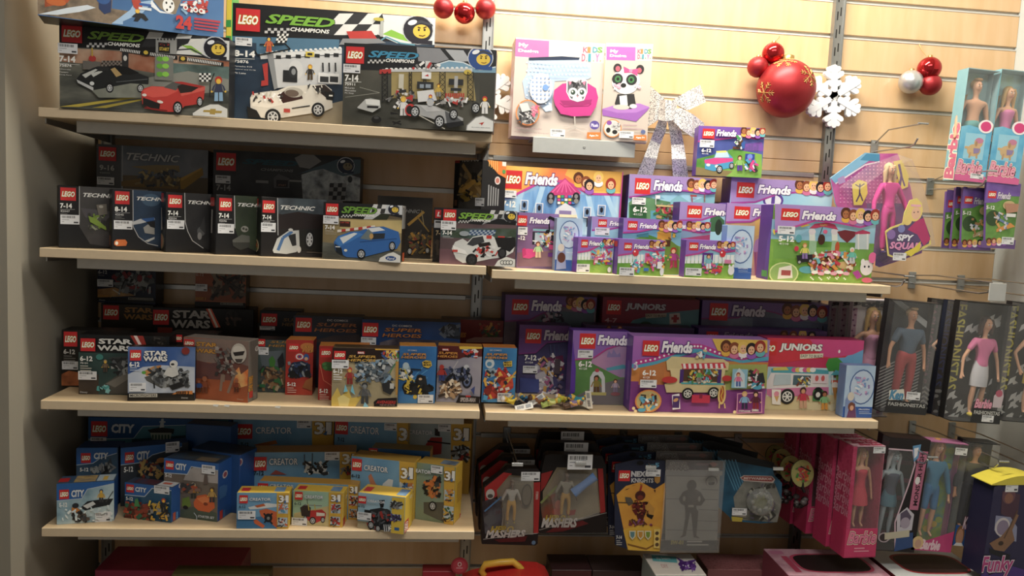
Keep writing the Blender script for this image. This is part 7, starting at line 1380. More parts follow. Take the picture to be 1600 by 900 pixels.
c.bubble([(75,400),(260,262),(430,200),(510,400),(560,620),(585,770),(345,870),(270,830)],.07,alpha=.06)
P0 = Vector((0,0,0)); uv = f.uv(330,805)
doll(c.root,T(uv[0],-.028,uv[1],ry=R(-3)),h=f.uv(300,245)[1]-uv[1],hair='#d8b888',top='#d81c94',bottom='#c81c8c',arms=((.55,.15),(.7,.3)),sleeves=1.9,shoes='#3c2c64')
fx = Card('_x','x','x',RS,[(380,820),(365,670),(400,645),(470,620),(480,560),(515,480),(560,468),(590,500),(585,570),(640,690),(645,750),(560,800),(440,840)],-.235,R(6),.0015,'#e0d06c'); CARDS.pop(); fx.done_as = None
g = fx.f; g.poly([(388,810),(372,680),(410,652),(480,630),(590,570),(640,700),(630,745),(440,832)],'#5c4878'); g.poly([(500,660),(560,600),(600,590),(640,720),(600,760),(560,690)],'#b82c6c'); g.ell(545,545,48,66,'#e8cc70'); g.ell(552,560,28,38,'#e8b898'); g.ell(500,600,28,34,'#e8cc70'); g.rect(522,505,582,522,'#e8a8bc'); g.ell(540,555,4,4,'#3c2c4c',n=8); g.ell(564,552,4,4,'#3c2c4c',n=8)
g.text('SPY',440,690,530,730,'#e0e0ec',.2,.05,'#3c3058',.1); g.text('SQUAD',395,735,580,790,'#e090c0',.2,.05,'#3c3058',.1); g.ell(400,690,26,30,'#8c6cb0'); g.ell(462,655,22,24,'#7c84c0'); g.poly([(480,800),(540,770),(580,730),(575,780),(520,825)],'#e0cc20'); g.label(412,800,488,850)
fx.done(); fx.root.name = 'logo_plate'; del fx.root['label']; del fx.root['category']
fx.root.parent = c.root; fx.root.matrix_parent_inverse = c.root.matrix_world.inverted()
# purple foil bags
GF = 'purple and green foil bags on one hook'
FB = ['front foil bag with an orange picnic table on grass','second foil bag with a grey puppy slide, partly covered','third foil bag, its green strip showing','rearmost foil bag, purple edge showing']
for i,(p,y) in enumerate((([(580,100),(800,112),(745,505),(570,520)],-.2),([(430,135),(620,140),(600,535),(415,530)],-.17),([(385,135),(560,140),(540,530),(350,525)],-.14),([(325,160),(520,160),(480,530),(300,520)],-.11))):
    c = Card('foil_bag',FB[i],'foil bag',Z4,p,y,R(3),.008,pic(['#3c6c28','#689c40','#4c7c34'],16),GF,'#6c4a98')
    f = c.f; x0,y0 = p[0]; xb,yb = p[3]
    f.poly([(x0-40,y0-30),(x0+300,y0-30),(x0+300,y0+95),(x0+150,y0+90),(x0+60,y0+130),(x0-40,y0+135)],pic(['#6a48a0','#8460b8'],30)); f.logo(x0+10,y0+55,x0+58,y0+105); f.text('Friends',x0+72,y0+65,x0+150,y0+110,'#d8d0e0',.18,.04,'#3a2060',.08)
    f.text('5-12',x0-2,y0+150,x0+48,y0+175,WH,0,.03); f.ell(x0+40,y0+230,46,50,'#2c4c24'); f.poly([(x0+60,y0+300),(x0+150,y0+260),(x0+180,y0+285),(x0+60,y0+320)],'#d89038' if i == 0 else '#b8a880'); f.scatter(x0+50,y0+200,x0+130,y0+310,['#c8c8d0','#6c84b0','#d8a050','#a87c50'],20,12,i); f.ell(x0+140,y0+150,40,30,'#c8b07c')
    f.poly([(xb-40,yb-45),(xb+200,yb-50),(xb+200,yb+50),(xb-40,yb+50)],'#6c4c8c'); f.heads([(xb+20+k*32,yb-45) for k in range(4)],17)
    if i == 0: f.label(672,450,745,500); f.rect(700,300,758,325,'#e0e0dc'); f.poly([(690,235),(780,240),(770,290),(700,300)],'#b88468')
    for s_ in (0,1): f.step()
# ------------------------------------------------ packs under the hot dog van shelf
V5 = (740,680,5); W4 = (940,680,4.737); Y5 = (1110,680,5)
GH1 = 'black and red action figure packs'
def masher(f,x0,y0,x1,y1,x2,y2,x3,y3):
    f.text('HERO',x0,y0,x1,y1,'#b89c28',.25,.05,'#14100c',.07); f.text('MASHERS',x2,y2,x3,y3,'#c4c0bc',.25,.05,'#14100c',.07)
c = Card('action_figure_pack','front black and red figure pack with a yellow armoured figure','toy pack',V5,[(65,850),(60,600),(80,400),(240,285),(270,262),(500,262),(522,290),(520,560),(500,850),(480,862)],-.27,R(3),.03,'#1c1414',GH1,'#181214')
f = c.f; f.poly([(85,410),(235,290),(300,300),(180,480),(90,520)],'#a81c1c'); f.poly([(470,370),(522,365),(505,765),(468,765)],'#a81c1c'); f.poly([(180,430),(280,310),(470,330),(465,770),(220,740)],pic(['#6c6454','#8a8068','#544c40'],7)); f.text('REBELS',488,440,502,500,'#c8a8a0',0,.04,turn=90)
f.poly([(65,520),(150,490),(225,520),(220,740),(90,770)],pic(['#1c1c20','#3c3034','#5c5c64','#6c2420'],14)); f.line([(85,595),(218,480)],12,'#4c7cb0'); f.ell(130,660,50,40,'#5c5c60'); f.line([(222,500),(232,640),(215,740)],4,'#c0bcb8'); f.ell(130,460,34,40,'#b8b4b0'); f.ell(130,475,22,16,'#4c4844')
masher(f,135,712,310,755,100,745,400,795); f.line([(75,812),(330,780),(500,765)],4,'#b8b4b0'); f.poly([(160,815),(420,785),(400,830),(200,835)],'#5c1418'); f.ell(468,838,16,16,'#5c7c9c'); f.label(372,285,515,355)
def afig(c,x,y0,y1,cols,bx,seed=0):
    u,v = c.f.uv(x,y1); h = c.f.uv(x,y0)[1]-v
    doll(c.root,T(u,-.018,v),h=h,male=True,hair=cols[3],top=cols[0],bottom=cols[1],sk=mat(cols[2],.5),arms=((.6,.1),(.5,.3)),long_hair=False,sleeves=1.3,gap=1.2,shoes='#8a7c34')
    c.bubble(bx,.042,alpha=.08)
afig(c,280,330,665,('#a8a49c','#b88c2c','#6c5844','#6c5c4c'),[(190,440),(285,315),(460,335),(460,755),(230,735)])
mb = MB(); g = Face(mb,c.root,c.M,(0,-.008,0),(1,0,0),(0,0,1),(0,-1,0),c.W,c.H).cr(*V5); g.ell(415,470,44,90,'#4c4438'); g.ell(415,470,34,76,'#6c6250'); mb.build('shield',c.root)
c.ghosts(2,.078,-.004,.006,'black and red figure pack on the yellow armoured figure hook')
c = Card('action_figure_pack','black and red figure pack with a green sword, tilted logo band','toy pack',V5,[(512,765),(510,640),(528,295),(560,160),(590,148),(1000,160),(1035,230),(1040,735),(1025,745)],-.255,R(2),.03,'#1a1314','black and red figure packs on the second hook','#181214')
f = c.f; f.poly([(528,300),(620,275),(560,400),(525,440)],'#981c1c'); f.poly([(970,260),(1010,260),(1030,600),(990,610)],'#a01c1c'); f.poly([(540,440),(650,250),(960,260),(990,600),(810,660),(540,700)],pic(['#6c6250','#8a7e64','#544838'],7))
f.poly([(520,520),(640,450),(690,520),(680,640),(540,680)],pic(['#3c3830','#6c5844','#8c4430','#5c6c3c'],18)); f.line([(525,530),(655,395)],18,'#8a9454'); f.ell(660,540,24,34,'#b05c40'); f.ell(650,600,36,30,'#a84830'); f.poly([(720,590),(800,580),(790,620),(730,630)],'#8c2c28')
f.poly([(512,740),(820,655),(1040,605),(1040,760),(512,780)],'#1c1212'); f.line([(512,740),(820,655),(1040,605)],4,'#a8a098'); f.poly([(560,760),(640,715),(850,665),(900,690),(700,750)],'#681418'); masher(f,560,625,715,670,535,650,805,715)
afig(c,700,262,620,('#8a8474','#b08838','#6c5844','#6c6050'),[(560,440),(660,262),(950,270),(980,590),(800,640),(600,640)])
mb = MB(); mb.tube([(f.uv(760,420)[0],-.03,f.uv(760,420)[1]),(f.uv(850,350)[0],-.03,f.uv(850,350)[1]),(f.uv(930,290)[0],-.03,f.uv(930,290)[1])],[.013,.01,.012],clear('#6c9ce0',.6)); mb.build('blue_blaster',c.root)
g = Face(MB(),c.root,c.M,(0,-.035,0),(1,0,0),(0,0,1),(0,-1,0),c.W,c.H).cr(*V5); g.label(738,150,925,268)
c.ghosts(2,.078,.003,.008,'black and red figure pack on the green sword hook')
c = Card('blister_pack','orange and navy knight blister pack with three shields','toy pack',W4,[(100,812),(95,600),(100,215),(250,180),(470,188),(474,380),(440,690),(425,835),(355,860),(195,845)],-.27,R(1),.006,'#242a44','orange and navy knight packs on one hook','#14161e')
f = c.f; f.poly([(110,440),(180,375),(290,345),(390,400),(470,350),(474,500),(430,860),(195,850),(150,640)],pic(['#b86818','#e0a020','#c87c1c'],6)); f.poly([(160,700),(300,660),(430,680),(430,860),(195,850)],'#e0b01c'); f.poly([(190,800),(330,835),(420,790),(420,800),(330,850),(195,815)],'#8c5c10')
f.logo(128,260,208,340); f.text('NEXO',222,268,360,306,'#c8c8cc',0,.06); f.text('KNIGHTS',222,318,380,350,'#c8c8cc',0,.04); f.label(330,252,434,305); f.poly([(390,310),(434,305),(430,345),(412,358),(392,342)],'#b88430'); f.text('5',398,205,422,235,'#5ca0c8',0,.05); f.rect(330,212,390,228,'#3c6c84'); f.ell(285,205,26,16,'#0c0c10')
for a in (-50,-25,0,25,50): f.poly([(285+math.sin(R(a))*130,480-math.cos(R(a))*120),(285+math.sin(R(a))*150,470-math.cos(R(a))*105),(285+math.sin(R(a+12))*125,480-math.cos(R(a+12))*115)],'#5c3820')
f.line([(270,470),(295,370)],14,'#a82820'); f.ell(285,445,38,36,'#4c1c18'); f.ell(285,460,22,18,'#7c3020'); f.poly([(235,500),(340,490),(330,560),(250,590),(225,550)],'#6c1c18'); f.poly([(255,580),(330,560),(300,640),(265,615)],'#501814'); f.poly([(320,520),(350,500),(390,540),(380,590),(350,600),(325,560)],'#c89030'); f.poly([(172,455),(215,460),(240,500),(200,520),(178,490)],'#5c564c'); f.line([(120,495),(240,500)],6,'#4c463c'); f.poly([(330,580),(385,590),(370,620),(335,600)],'#1c1412'); f.scatter(200,630,370,665,['#7c2c20','#5c3818','#8c4c84'],22,12,3); f.scatter(230,480,350,580,['#8c2c20','#2c1410','#b88430'],30,9,4)
for x,q_ in ((225,'#5c8c94'),(285,'#c88c20'),(340,'#789428')): f.poly([(x-24,702),(x+24,702),(x+22,745),(x,770),(x-22,745)],'#d8d0b0'); f.poly([(x-16,710),(x+16,710),(x+14,742),(x,758),(x-14,742)],q_)
f.poly([(385,690),(432,688),(424,830),(382,828)],'#e8c860'); 
for i in range(3): f.ell(406,720+i*42,14,14,'#5c4428')
f.text('7-14',106,738,145,762,'#c8c8c8',0,.04); f.lines(106,772,150,3,14,'#a8a8a8')
c.ghosts(3,.055,-.006,.005,'navy knight pack on its hook')
c = Card('hanging_bag','grey clear bag with a dark standing figure silhouette','toy bag',W4,[(470,832),(478,190),(880,192),(852,852)],-.27,R(1),.006,pic(['#6c6862','#8c8880','#7a766e'],4),'grey bags on one hook','#4c4844')
f = c.f; f.fill('#3c2c34',0,0,1,.1); f.fill('#7c7a78',0,.11,1,.16)
for y,x in ((300,480),(400,740),(470,480),(550,720),(632,710),(700,480)): f.line([(x,y),(860,y+6)],4,'#4c4844')
f.text('STAR',510,200,632,228,'#4c4440',0,.06,'#c8c0b8',.08); f.text('WARS',498,234,640,262,'#4c4440',0,.06,'#c8c0b8',.08); f.rect(700,205,860,225,'#6c4c50'); f.ell(825,215,26,16,'#8c3c34'); f.ell(812,340,44,42,'#3c3834'); f.ell(812,345,38,36,'#8a8680'); f.poly([(785,350),(840,345),(830,368),(795,370)],'#3c3834')
BR = '#352a1e'; f.ell(666,370,36,40,BR); f.poly([(600,420),(640,400),(700,400),(735,425),(765,480),(735,520),(700,520),(700,545),(715,560),(700,740),(725,762),(680,755),(662,580),(655,570),(620,745),(575,760),(600,735),(620,600),(615,520),(585,505),(570,470)],BR); f.ell(610,468,10,20,'#7a766e'); f.ell(722,470,10,20,'#7a766e'); f.rect(640,515,680,532,'#8a8478')
f.fill('#2c2824',0,.885,1,1); f.text('SW-01',512,778,600,806,'#9c8c34',0,.05); f.lines(630,780,800,2,24,'#9c9890')
mb = MB(); q = c.q; mb.prism([(-.003,-.003),(-.003,c.H+.004),(c.W+.003,c.H+.004),(c.W+.003,-.003)],.002,clear(alpha=.08)); o = mb.build('clear_sleeve',c.root); o.location.y = -.008
c.ghosts(3,.05,-.012,.008,'grey clear bag on the silhouette bag hook')
c = Card('blister_pack','blue blister pack with a big clear disc and red title','toy pack',Y5,[(60,560),(55,150),(75,122),(140,125),(470,215),(500,310),(560,375),(555,500),(520,680),(390,690),(165,670),(150,640)],-.25,R(-2),.005,pic(['#16384c','#205c7c','#0c2030'],8),'blue blister packs on one hook','#101820')
f = c.f; f.poly([(50,160),(60,110),(150,125),(500,215),(490,260),(100,190)],'#0e0f14'); 
for i in range(5): f.line([(90+i*26,190),(190+i*20,430)],7,'#4c88a8')
f.poly([(230,330),(260,312),(480,318),(505,345),(490,372),(260,358)],'#b8a8a0'); f.poly([(240,335),(265,318),(475,323),(495,345),(480,362),(265,350)],'#8c2c2c'); f.text('BEYWARRIOR',262,326,480,350,'#c8b0a8',0,.05); f.poly([(260,360),(500,372),(560,520),(520,680),(200,660),(180,480)],pic(['#5c5c58','#84847c','#44443c'],14)); f.scatter(280,370,500,660,['#8a8a44','#5c5468','#a8a89c','#3c3c38'],60,16,6); f.poly([(165,560),(280,570),(275,640),(165,625)],'#8a8478'); f.label(168,565,278,622); f.poly([(160,630),(250,640),(240,672),(165,668)],'#b8a428')
ell = [(378+100*math.cos(t),510+98*math.sin(t)) for t in [math.pi*i/12 for i in range(24)]]
mb = MB(); u,v = f.uv(378,510); r_ = abs(f.uv(478,510)[0]-u); Mx = T(u,0,v) @ Matrix.Rotation(R(90),4,'X')
mb.lathe([(r_*.35,.026),(r_*.45,.03),(r_*.9,.026),(r_,.018),(r_*1.02,.006)],clear('#c8ccc8',.25),32,Mx); mb.build('plastic_bubble',c.root)
mb = MB(); mb.lathe([(r_*.2,.009),(r_*.55,.014),(r_*.6,.008)],'#7a7a4c',12,Mx); 
for a in range(0,360,45): mb.ball((u+r_*.62*math.cos(R(a)),-.012,v+r_*.62*math.sin(R(a))),.006,'#8c8c84',10,6)
mb.build('spinning_top',c.root)
c.ghosts(2,.06,-.02,.008,'blue blister pack on the clear disc hook')
# round cards with dark bunches below
RD = ['front round yellow card with scribbled red and green print','second round yellow card, partly covered','third round yellow card, partly covered','rearmost round yellow card near the steel upright']
for i in range(4):
    cx,cy,y,rr_ = ((720,300,-.26,88),(628,262,-.21,84),(560,205,-.14,80),(505,165,-.06,72))[i]
    pts = [(cx+rr_*math.cos(t),cy+rr_*1.22*math.sin(t)) for t in [2*math.pi*k/24 for k in range(24)]]; pts = [p for k,p in enumerate(pts) if k != 6]; 
    c = Card('round_card_toy',RD[i],'round card',Y5,pts,y,R(12),.004,pic(['#8c9050','#a8a860','#707a40'],20),'round yellow card toys on one hook','#5c6038')
    f = c.f; f.ell(cx,cy,rr_*.86,rr_*1.06,'#a8a45c'); f.scatter(cx-rr_*.5,cy-rr_*.6,cx+rr_*.5,cy+rr_*.6,['#b84c20','#3c8c34','#c83c34','#d89030','#b83c6c'],44,13,i+2); f.line([(cx-20,cy-60),(cx+60,cy-20)],8,'#2c2c20'); f.text('TOY',cx-60,cy+30,cx-5,cy+52,'#b8b070',0,.04) if 0 else None
    mb = MB(); rr = random.Random(i); u,v = f.uv(cx,cy+rr_*1.3)
    mb.tube([(u,.006,v+.03),(u,.0,v),(u+.004,-.004,v-.01)],.004,'#14110f')
    for k in range(9): mb.ball((u+rr.uniform(-.024,.024),rr.uniform(-.012,.012),v-.022-rr.uniform(0,.03)),rr.uniform(.007,.011),'#211b1b' if k % 3 else '#5a5456',10,6,(1,.9,.8))
    mb.build('dark_beads',c.root)
o = hook(1235,700,.27,HK+'round yellow cards'); Ht = o
mb = MB(); f = Face(mb,o,o.matrix_world.copy(),(0,-.3,-.06),(1,0,0),(0,0,1),(0,-1,0),.068,.038); f.raw = (.068,.038,0,0); f.fill('#a89ca0'); f.rect(.72,.3,.88,.48,'#3c4478'); f.lines(.1,.3,.6,3,.16,'#6c6068'); mb.box((0,-.3,-.06),(.068,-.2985,-.022),'#b0a8a8'); mb.build('price_ticket',o)
for px,py,L,t in ((792,678,.27,'black and red figure packs under the shelf'),(879,678,.26,'green sword figure packs'),(973.5,682.5,.27,'navy knight packs'),(1059,685.5,.27,'grey silhouette bags'),(1152,688.5,.25,'blue disc blister packs')): hook(px,py,L,HK+t,(.028,.006),.01)
hook(1365,231,.2,HK+'magenta jumpsuit doll pack',None,.045)
hook(1452,290,.23,HK+'foil bags',None,.03)
for px,py,L,t,p in ((1338,437,.23,'white-topped doll boxes',None),(1424,442,.33,'red trousers doll',(.045,.045)),(1500,447,.34,'pink top doll',None),(1330,668,.36,'pink script doll boxes',None),(1424,674,.36,'tracksuit doll',None),(1486,676,.36,'grey sweater doll',None)): hook(px,py-6,L,HK+t,p,.02)
for c in CARDS: c.done()
for o,s in GH: o.data = s.root.data
# ------------------------------------------------------------------ Christmas decorations
RED_M = mat('#a81420',.42,.55,spec=.6); RED_S = mat('#b80e18',.06,.8); SILV = mat('#c8cacc',.35,.7); GOLD = mat('#c8a058',.35,.8)
def bauble(parent,px,py,rp,m,Y,snow=False):
    c = at(px,py,Y); e = at(px+rp,py,Y); r = abs(e[0]-c[0]); Mi = parent.matrix_world.inverted(); l = Mi @ Vector(c)
    mb = MB(); mb.ball(l,r,m,40,24); mb.lathe([(r*.2,0),(r*.2,r*.16),(r*.1,r*.2)],GOLD,12,Matrix.Translation(l+Vector((0,0,r*.96)))); o = mb.build('bauble',parent)
    if snow:
        for (az,el,rot,sz) in snow:
            mb = MB()
            n = Vector((math.sin(R(az))*math.cos(R(el)),-math.cos(R(az))*math.cos(R(el)),math.sin(R(el)))); a = n.cross(Vector((0,0,1))).normalized(); b = a.cross(n)
            def P(x,y): v = (n+a*x+b*y).normalized(); return l+v*r*1.004
            for k in range(6):
                t = R(60*k+rot); d = (math.cos(t),math.sin(t)); mb.tube([P(d[0]*sz*q,d[1]*sz*q) for q in (0,.3,.6,1)],r*.018,GOLD,5)
                for q in (.45,.7):
                    for s_ in (-1,1): t2 = t+s_*R(50); mb.tube([P(d[0]*sz*q,d[1]*sz*q),P(d[0]*sz*q+math.cos(t2)*sz*.28,d[1]*sz*q+math.sin(t2)*sz*.28)],r*.016,GOLD,5)
            mb.build('gold_snowflake_print',o)
    return o
def cluster(label,lst,Y=-.045,string=None):
    c = at(*lst[0][:2],Y); r = empty('bauble_cluster',T(c[0],Y,c[2]),label,'christmas bauble','baubles wired on the slat wall'); bpy.context.view_layer.update()
    for b in lst: bauble(r,b[0],b[1],b[2],b[3],Y-(.02 if len(b) > 4 else 0),b[4] if len(b) > 4 else False)
    if string:
        mb = MB(); mb.tube([Vector(at(x,y,yy))-Vector((c[0],Y,c[2])) for x,y,yy in string],.0008,GOLD,5); mb.build('hanging_string',r)
    return r
cluster('three red baubles in a row beside the tallest racing box',[(693,12.6,16,RED_M),(758.6,13.5,16,RED_M),(725.7,20.5,16.5,RED_S)],-.05,[(725,4,-.05),(726,-14,-.02),(727,-25,0)])
cluster('large red bauble with gold snowflakes and two small ones',[(1208,83.8,16.5,RED_S),(1184,104.8,15.5,RED_M),(1228,138.5,43,RED_M,[(-70,-14,10,.42),(-35,58,0,.42),(28,20,20,.42)])],-.05,[(1210,68,-.05),(1216,60,-.02),(1218,56,0)])
cluster('silver, shiny red and matt red bauble trio hanging on gold thread',[(1452,107,16.8,RED_S),(1453.5,132,15.8,RED_M),(1423,128,17,SILV)],-.04,[(1450,92,-.04),(1440,78,-.01),(1436,68,0)])
def snowflake(px,py,rp,label,rot=0):
    c = at(px,py,-.03); e = at(px,py-rp,-.03); r = e[2]-c[2]; m = mat('#e9ebee',.7,var=.03); mb = MB()
    def bar(x0,z0,x1,z1,w_,d=.011):
        L = math.hypot(x1-x0,z1-z0); t = math.atan2(z1-z0,x1-x0); k = w_*.45
        mb.prism([(-k*.2,-w_/2),(L,-w_/2),(L+k*.8,-w_*.28),(L+k,0),(L+k*.8,w_*.28),(L,w_/2),(-k*.2,w_/2)],d,m,T(x0,-d/2,z0) @ Matrix.Rotation(-t,4,'Y'))
    for k in range(6):
        t = R(90+60*k+rot); d = (math.cos(t),math.sin(t)); bar(0,0,d[0]*r*.93,d[1]*r*.93,r*.2,.016)
        for q,l in ((.34,.2),(.58,.3),(.8,.17)):
            for s_ in (-1,1): t2 = t+s_*R(58); bar(d[0]*r*q,d[1]*r*q,d[0]*r*q+math.cos(t2)*r*l,d[1]*r*q+math.sin(t2)*r*l,r*.17,.014+.0005*s_)
    mb.lathe([(r*.16,-.008),(r*.19,-.004),(r*.19,.004),(r*.16,.008)],m,6,Matrix.Rotation(R(90),4,'X'))
    tag(mb.build('foam_snowflake',None,T(*c)),label,'snowflake ornament','white foam snowflakes')
snowflake(1301.8,151,49,'white foam snowflake beside the large red bauble',4)
snowflake(757,150,48,'white foam snowflake mostly hidden behind the racing box end',10)
# glitter bow
GL = bpy.data.materials.new('silver_glitter'); GL.use_nodes = True; nt = GL.node_tree; b = nt.nodes['Principled BSDF']
b.inputs['Metallic'].default_value = .45; b.inputs['Roughness'].default_value = .4
vo = nt.nodes.new('ShaderNodeTexVoronoi'); vo.inputs['Scale'].default_value = 420; rp = nt.nodes.new('ShaderNodeValToRGB'); rp.color_ramp.elements[0].color = lin('#8c8e95'); rp.color_ramp.elements[1].color = lin('#ffffff'); rp.color_ramp.elements[0].position = .15; rp.color_ramp.elements[1].position = .6
tc = nt.nodes.new('ShaderNodeTexCoord'); nt.links.new(tc.outputs['Object'],vo.inputs['Vector']); nt.links.new(vo.outputs['Color'],rp.inputs[0]); nt.links.new(rp.outputs[0],b.inputs['Base Color'])
bp = nt.nodes.new('ShaderNodeBump'); bp.inputs['Strength'].default_value = .8; bp.inputs['Distance'].default_value = .002; nt.links.new(vo.outputs['Color'],bp.inputs['Height']); nt.links.new(bp.outputs[0],b.inputs['Normal'])
BW = (960,120,5.29)
def ribbon(name,L,Rr,ys,root):
    """band between two edges read off the photo, ys = depth along it"""
    mb = MB(); o = root.matrix_world.translation; n = len(L)
    vs = []
    for off in (0,.0012):
        for (a,b_,y) in zip(L,Rr,ys):
            for p in (a,b_):
                w_ = at(BW[0]+p[0]/BW[2],BW[1]+p[1]/BW[2],y); vs.append(Vector(w_)-o+Vector((0,off,0)))
    k = 2*n; fs = []
    for i in range(n-1):
        fs += [(2*i,2*i+1,2*i+3,2*i+2),(k+2*i+2,k+2*i+3,k+2*i+1,k+2*i),(2*i,2*i+2,k+2*i+2,k+2*i),(2*i+1,k+2*i+1,k+2*i+3,2*i+3)]
    fs += [(0,k,k+1,1),(2*n-2,2*n-1,k+2*n-1,k+2*n-2)]
    mb.add(vs,fs,GL); return mb.build(name,root)
c = at(1041,173,-.05); r = empty('glitter_bow',T(*c),'silver glitter ribbon bow with two long tails on the wall','bow'); bpy.context.view_layer.update()
ribbon('ribbon_tail',[(365,355),(340,420),(300,520),(245,660),(190,800),(170,870)],[(440,350),(425,450),(380,560),(350,680),(320,800),(300,870)],[-.05,-.045,-.03,-.035,-.025,-.02],r)
ribbon('ribbon_tail',[(435,350),(455,450),(470,560),(475,680),(482,800),(485,870)],[(500,350),(550,430),(575,560),(592,680),(610,820),(615,880)],[-.05,-.045,-.035,-.045,-.03,-.025],r)
ribbon('ribbon_loop',[(430,200),(360,130),(298,75),(280,60)],[(370,350),(330,380),(270,415),(240,430)],[-.055,-.06,-.05,-.04],r)
ribbon('ribbon_loop',[(465,205),(560,145),(640,100),(708,66)],[(560,265),(605,278),(690,240),(757,208)],[-.052,-.06,-.05,-.035],r)
ribbon('ribbon_loop',[(500,255),(560,262),(650,310),(745,385)],[(480,360),(560,440),(640,495),(700,520)],[-.06,-.07,-.06,-.04],r)
ribbon('knot',[(375,195),(420,188),(470,195),(520,210)],[(362,355),(420,366),(470,362),(500,350)],[-.06,-.074,-.074,-.062],r)
# ------------------------------------------------------------------ craft kits on their tray
a = at(832.9,218,-.13); b = at(992.9,224,-.13); zt = at(912,218,-.13)[2]; w_ = b[0]-a[0]
mb = MB(); mb.bbox((-w_/2,-.13,-.041),(w_/2,-.126,0),mat('#aeb2b1',.4,.2),.001); mb.bbox((-w_/2,-.126,-.004),(w_/2,0,-.001),mat('#aeb2b1',.4,.2),.0005)
mb.lathe([(.004,0),(.003,.0006)],'#8a8d8c',12,T(0,-.1305,-.02) @ Matrix.Rotation(R(90),4,'X'))
tag(mb.build('metal_tray',None,T((a[0]+b[0])/2,0,zt)),'light grey metal tray carrying the two craft kits','tray')
B('k1',[(806,57.8),(945.2,69.3),(937.4,218),(798.8,212.3)],zt,.09,['#e9e4e0','#e4d8dc'],'large pale craft kit with cat face on a magenta chair',G11,Y=-.115,sY=.003,yaw=1,syaw=2,name='craft_kit',cat='craft kit')
B('k2',[(947,69.3),(1020.6,67),(1011,220),(938.3,218)],zt,.05,['#d9cfc6','#e0d8d0'],'narrow craft kit with a panda on a purple cushion',G11,Y=-.12,sY=.003,yaw=-2,syaw=3,name='craft_kit',cat='craft kit')
RB = ['#c8607c','#d08040','#3898a8','#70a848','#b070b0','#d8a830','#4890c0']
def rainbow(f,s,x0,y0,x1,y1):
    n = len(s); w_ = (x1-x0)/n
    for i,ch in enumerate(s):
        if ch == '.': f.ell(x0+(i+.3)*w_,y1-3,3,3,RB[i % 7],n=8)
        else: f.text(ch,x0+i*w_,y0,x0+(i+(.35 if ch == 'I' else .86))*w_,y1,RB[i % 7],0,.03)
f = F('k1',CC)
f.fill(pic(['#c6b8b0','#cfc3bb'],4),0,.2,1,1); f.fill('#d2cdca',0,0,1,.2); f.poly([(85,210),(270,222),(268,318),(85,305)],'#d068a8'); f.text('My',108,232,155,260,WH,0,.04); f.text('Design',105,264,210,292,WH,0,.04)
rainbow(f,'KIDS',455,255,560,285); rainbow(f,'D.I.Y.',448,292,560,332)
f.poly([(160,315),(250,318),(340,308),(430,315),(440,335),(495,345),(497,420),(480,430),(300,440),(280,600),(250,605),(210,560),(140,530),(125,440),(150,400)],'#a9c0dc'); f.poly([(160,312),(340,305),(436,312),(430,325),(160,328)],'#1c2c48')
for i in range(17):
    for j in range(12):
        x,y = 150+i*20+(j % 2)*10,340+j*22
        if (y < 425 or (x < 275 and y < 570)) and x < 485: f.ell(x,y,5,5,'#e8f0f8',n=6)
f.ell(225,480,62,82,'#dfe8f2')
for i in range(5):
    for j in range(6): f.ell(180+i*22,425+j*22,6,6,'#8aa4d0',n=6)
f.ell(248,476,16,17,'#6c98d8'); f.poly([(235,585),(280,560),(285,600),(250,606)],'#c0d4e8')
f.poly([(290,530),(295,490),(340,455),(420,448),(480,455),(520,480),(532,530),(520,580),(490,628),(400,632),(330,618),(300,570)],'#c82888'); f.poly([(325,545),(420,548),(500,540),(490,565),(420,580),(345,572)],'#a01c6c'); f.line([(325,560),(350,580),(480,576),(495,562)],4,'#881458'); f.line([(405,632),(408,700)],8,'#b8b0a8'); f.line([(345,690),(408,680),(470,690)],6,'#c0b8b0'); f.line([(350,712),(408,690),(455,710)],6,'#c0b8b0')
f.poly([(362,435),(385,425),(460,430),(472,440),(474,500),(455,545),(420,554),(380,540),(360,500)],'#e8e8ec'); f.poly([(368,440),(385,450),(440,450),(468,442),(470,500),(450,540),(420,548),(385,535),(366,500)],'#5c5c64'); f.poly([(372,440),(392,445),(378,465)],'#e07898'); f.poly([(465,440),(445,446),(458,466)],'#e07898'); f.ell(420,535,26,14,'#f0f0f2')
for x in (396,444): f.ell(x,502,24,25,'#f0f0f2'); f.ell(x,502,13,14,'#2c4438'); f.ell(x-3,498,4,5,'#fff')
f.poly([(415,522),(426,522),(420,530)],'#d86880'); f.scatter(400,445,440,475,['#26262c','#8c8c94'],12,9,2)
f.ell(152,612,65,70,'#e0813c'); f.ell(152,612,58,63,'#9a9a9a'); f.scatter(105,600,195,665,['#55555a','#c8c8cc','#333338'],50,8,3); f.scatter(170,575,205,630,['#e05880','#f090a8'],20,8,4); f.poly([(105,565),(150,560),(165,600),(120,610)],'#c8ccd0')
f.text('Pop in the Plush!',82,690,225,708,'#b08890'); f.text('POP in Gans en bloque!',80,712,262,730,'#b08890'); f.label(274,700,350,746); f.ell(510,680,26,24,'#5c4c9c'); f.text('Plush',492,672,528,690,'#e0d8f0',.1,.04); f.poly([(470,718),(545,718),(545,756),(468,752)],'#e87c24'); f.text('Ages 7+',482,730,530,745,WH,0,.05)
f = F('k1',CC,'L'); f.fill(pic(['#e8dce0','#d8a8b8','#c8b8c0','#f0ecec'],30)); 
f = F('k2',CC)
f.fill(pic(['#c3b5aa','#ccc0b6'],4)); f.fill('#d2cdca',0,0,1,.17); f.poly([(580,252),(738,255),(736,328),(580,324)],'#b060b8'); f.text('My',603,268,642,290,WH,0,.04); f.text('Design',600,294,686,314,WH,0,.04); rainbow(f,'KIDS',750,266,824,290); rainbow(f,'D.I.Y.',750,295,826,318)
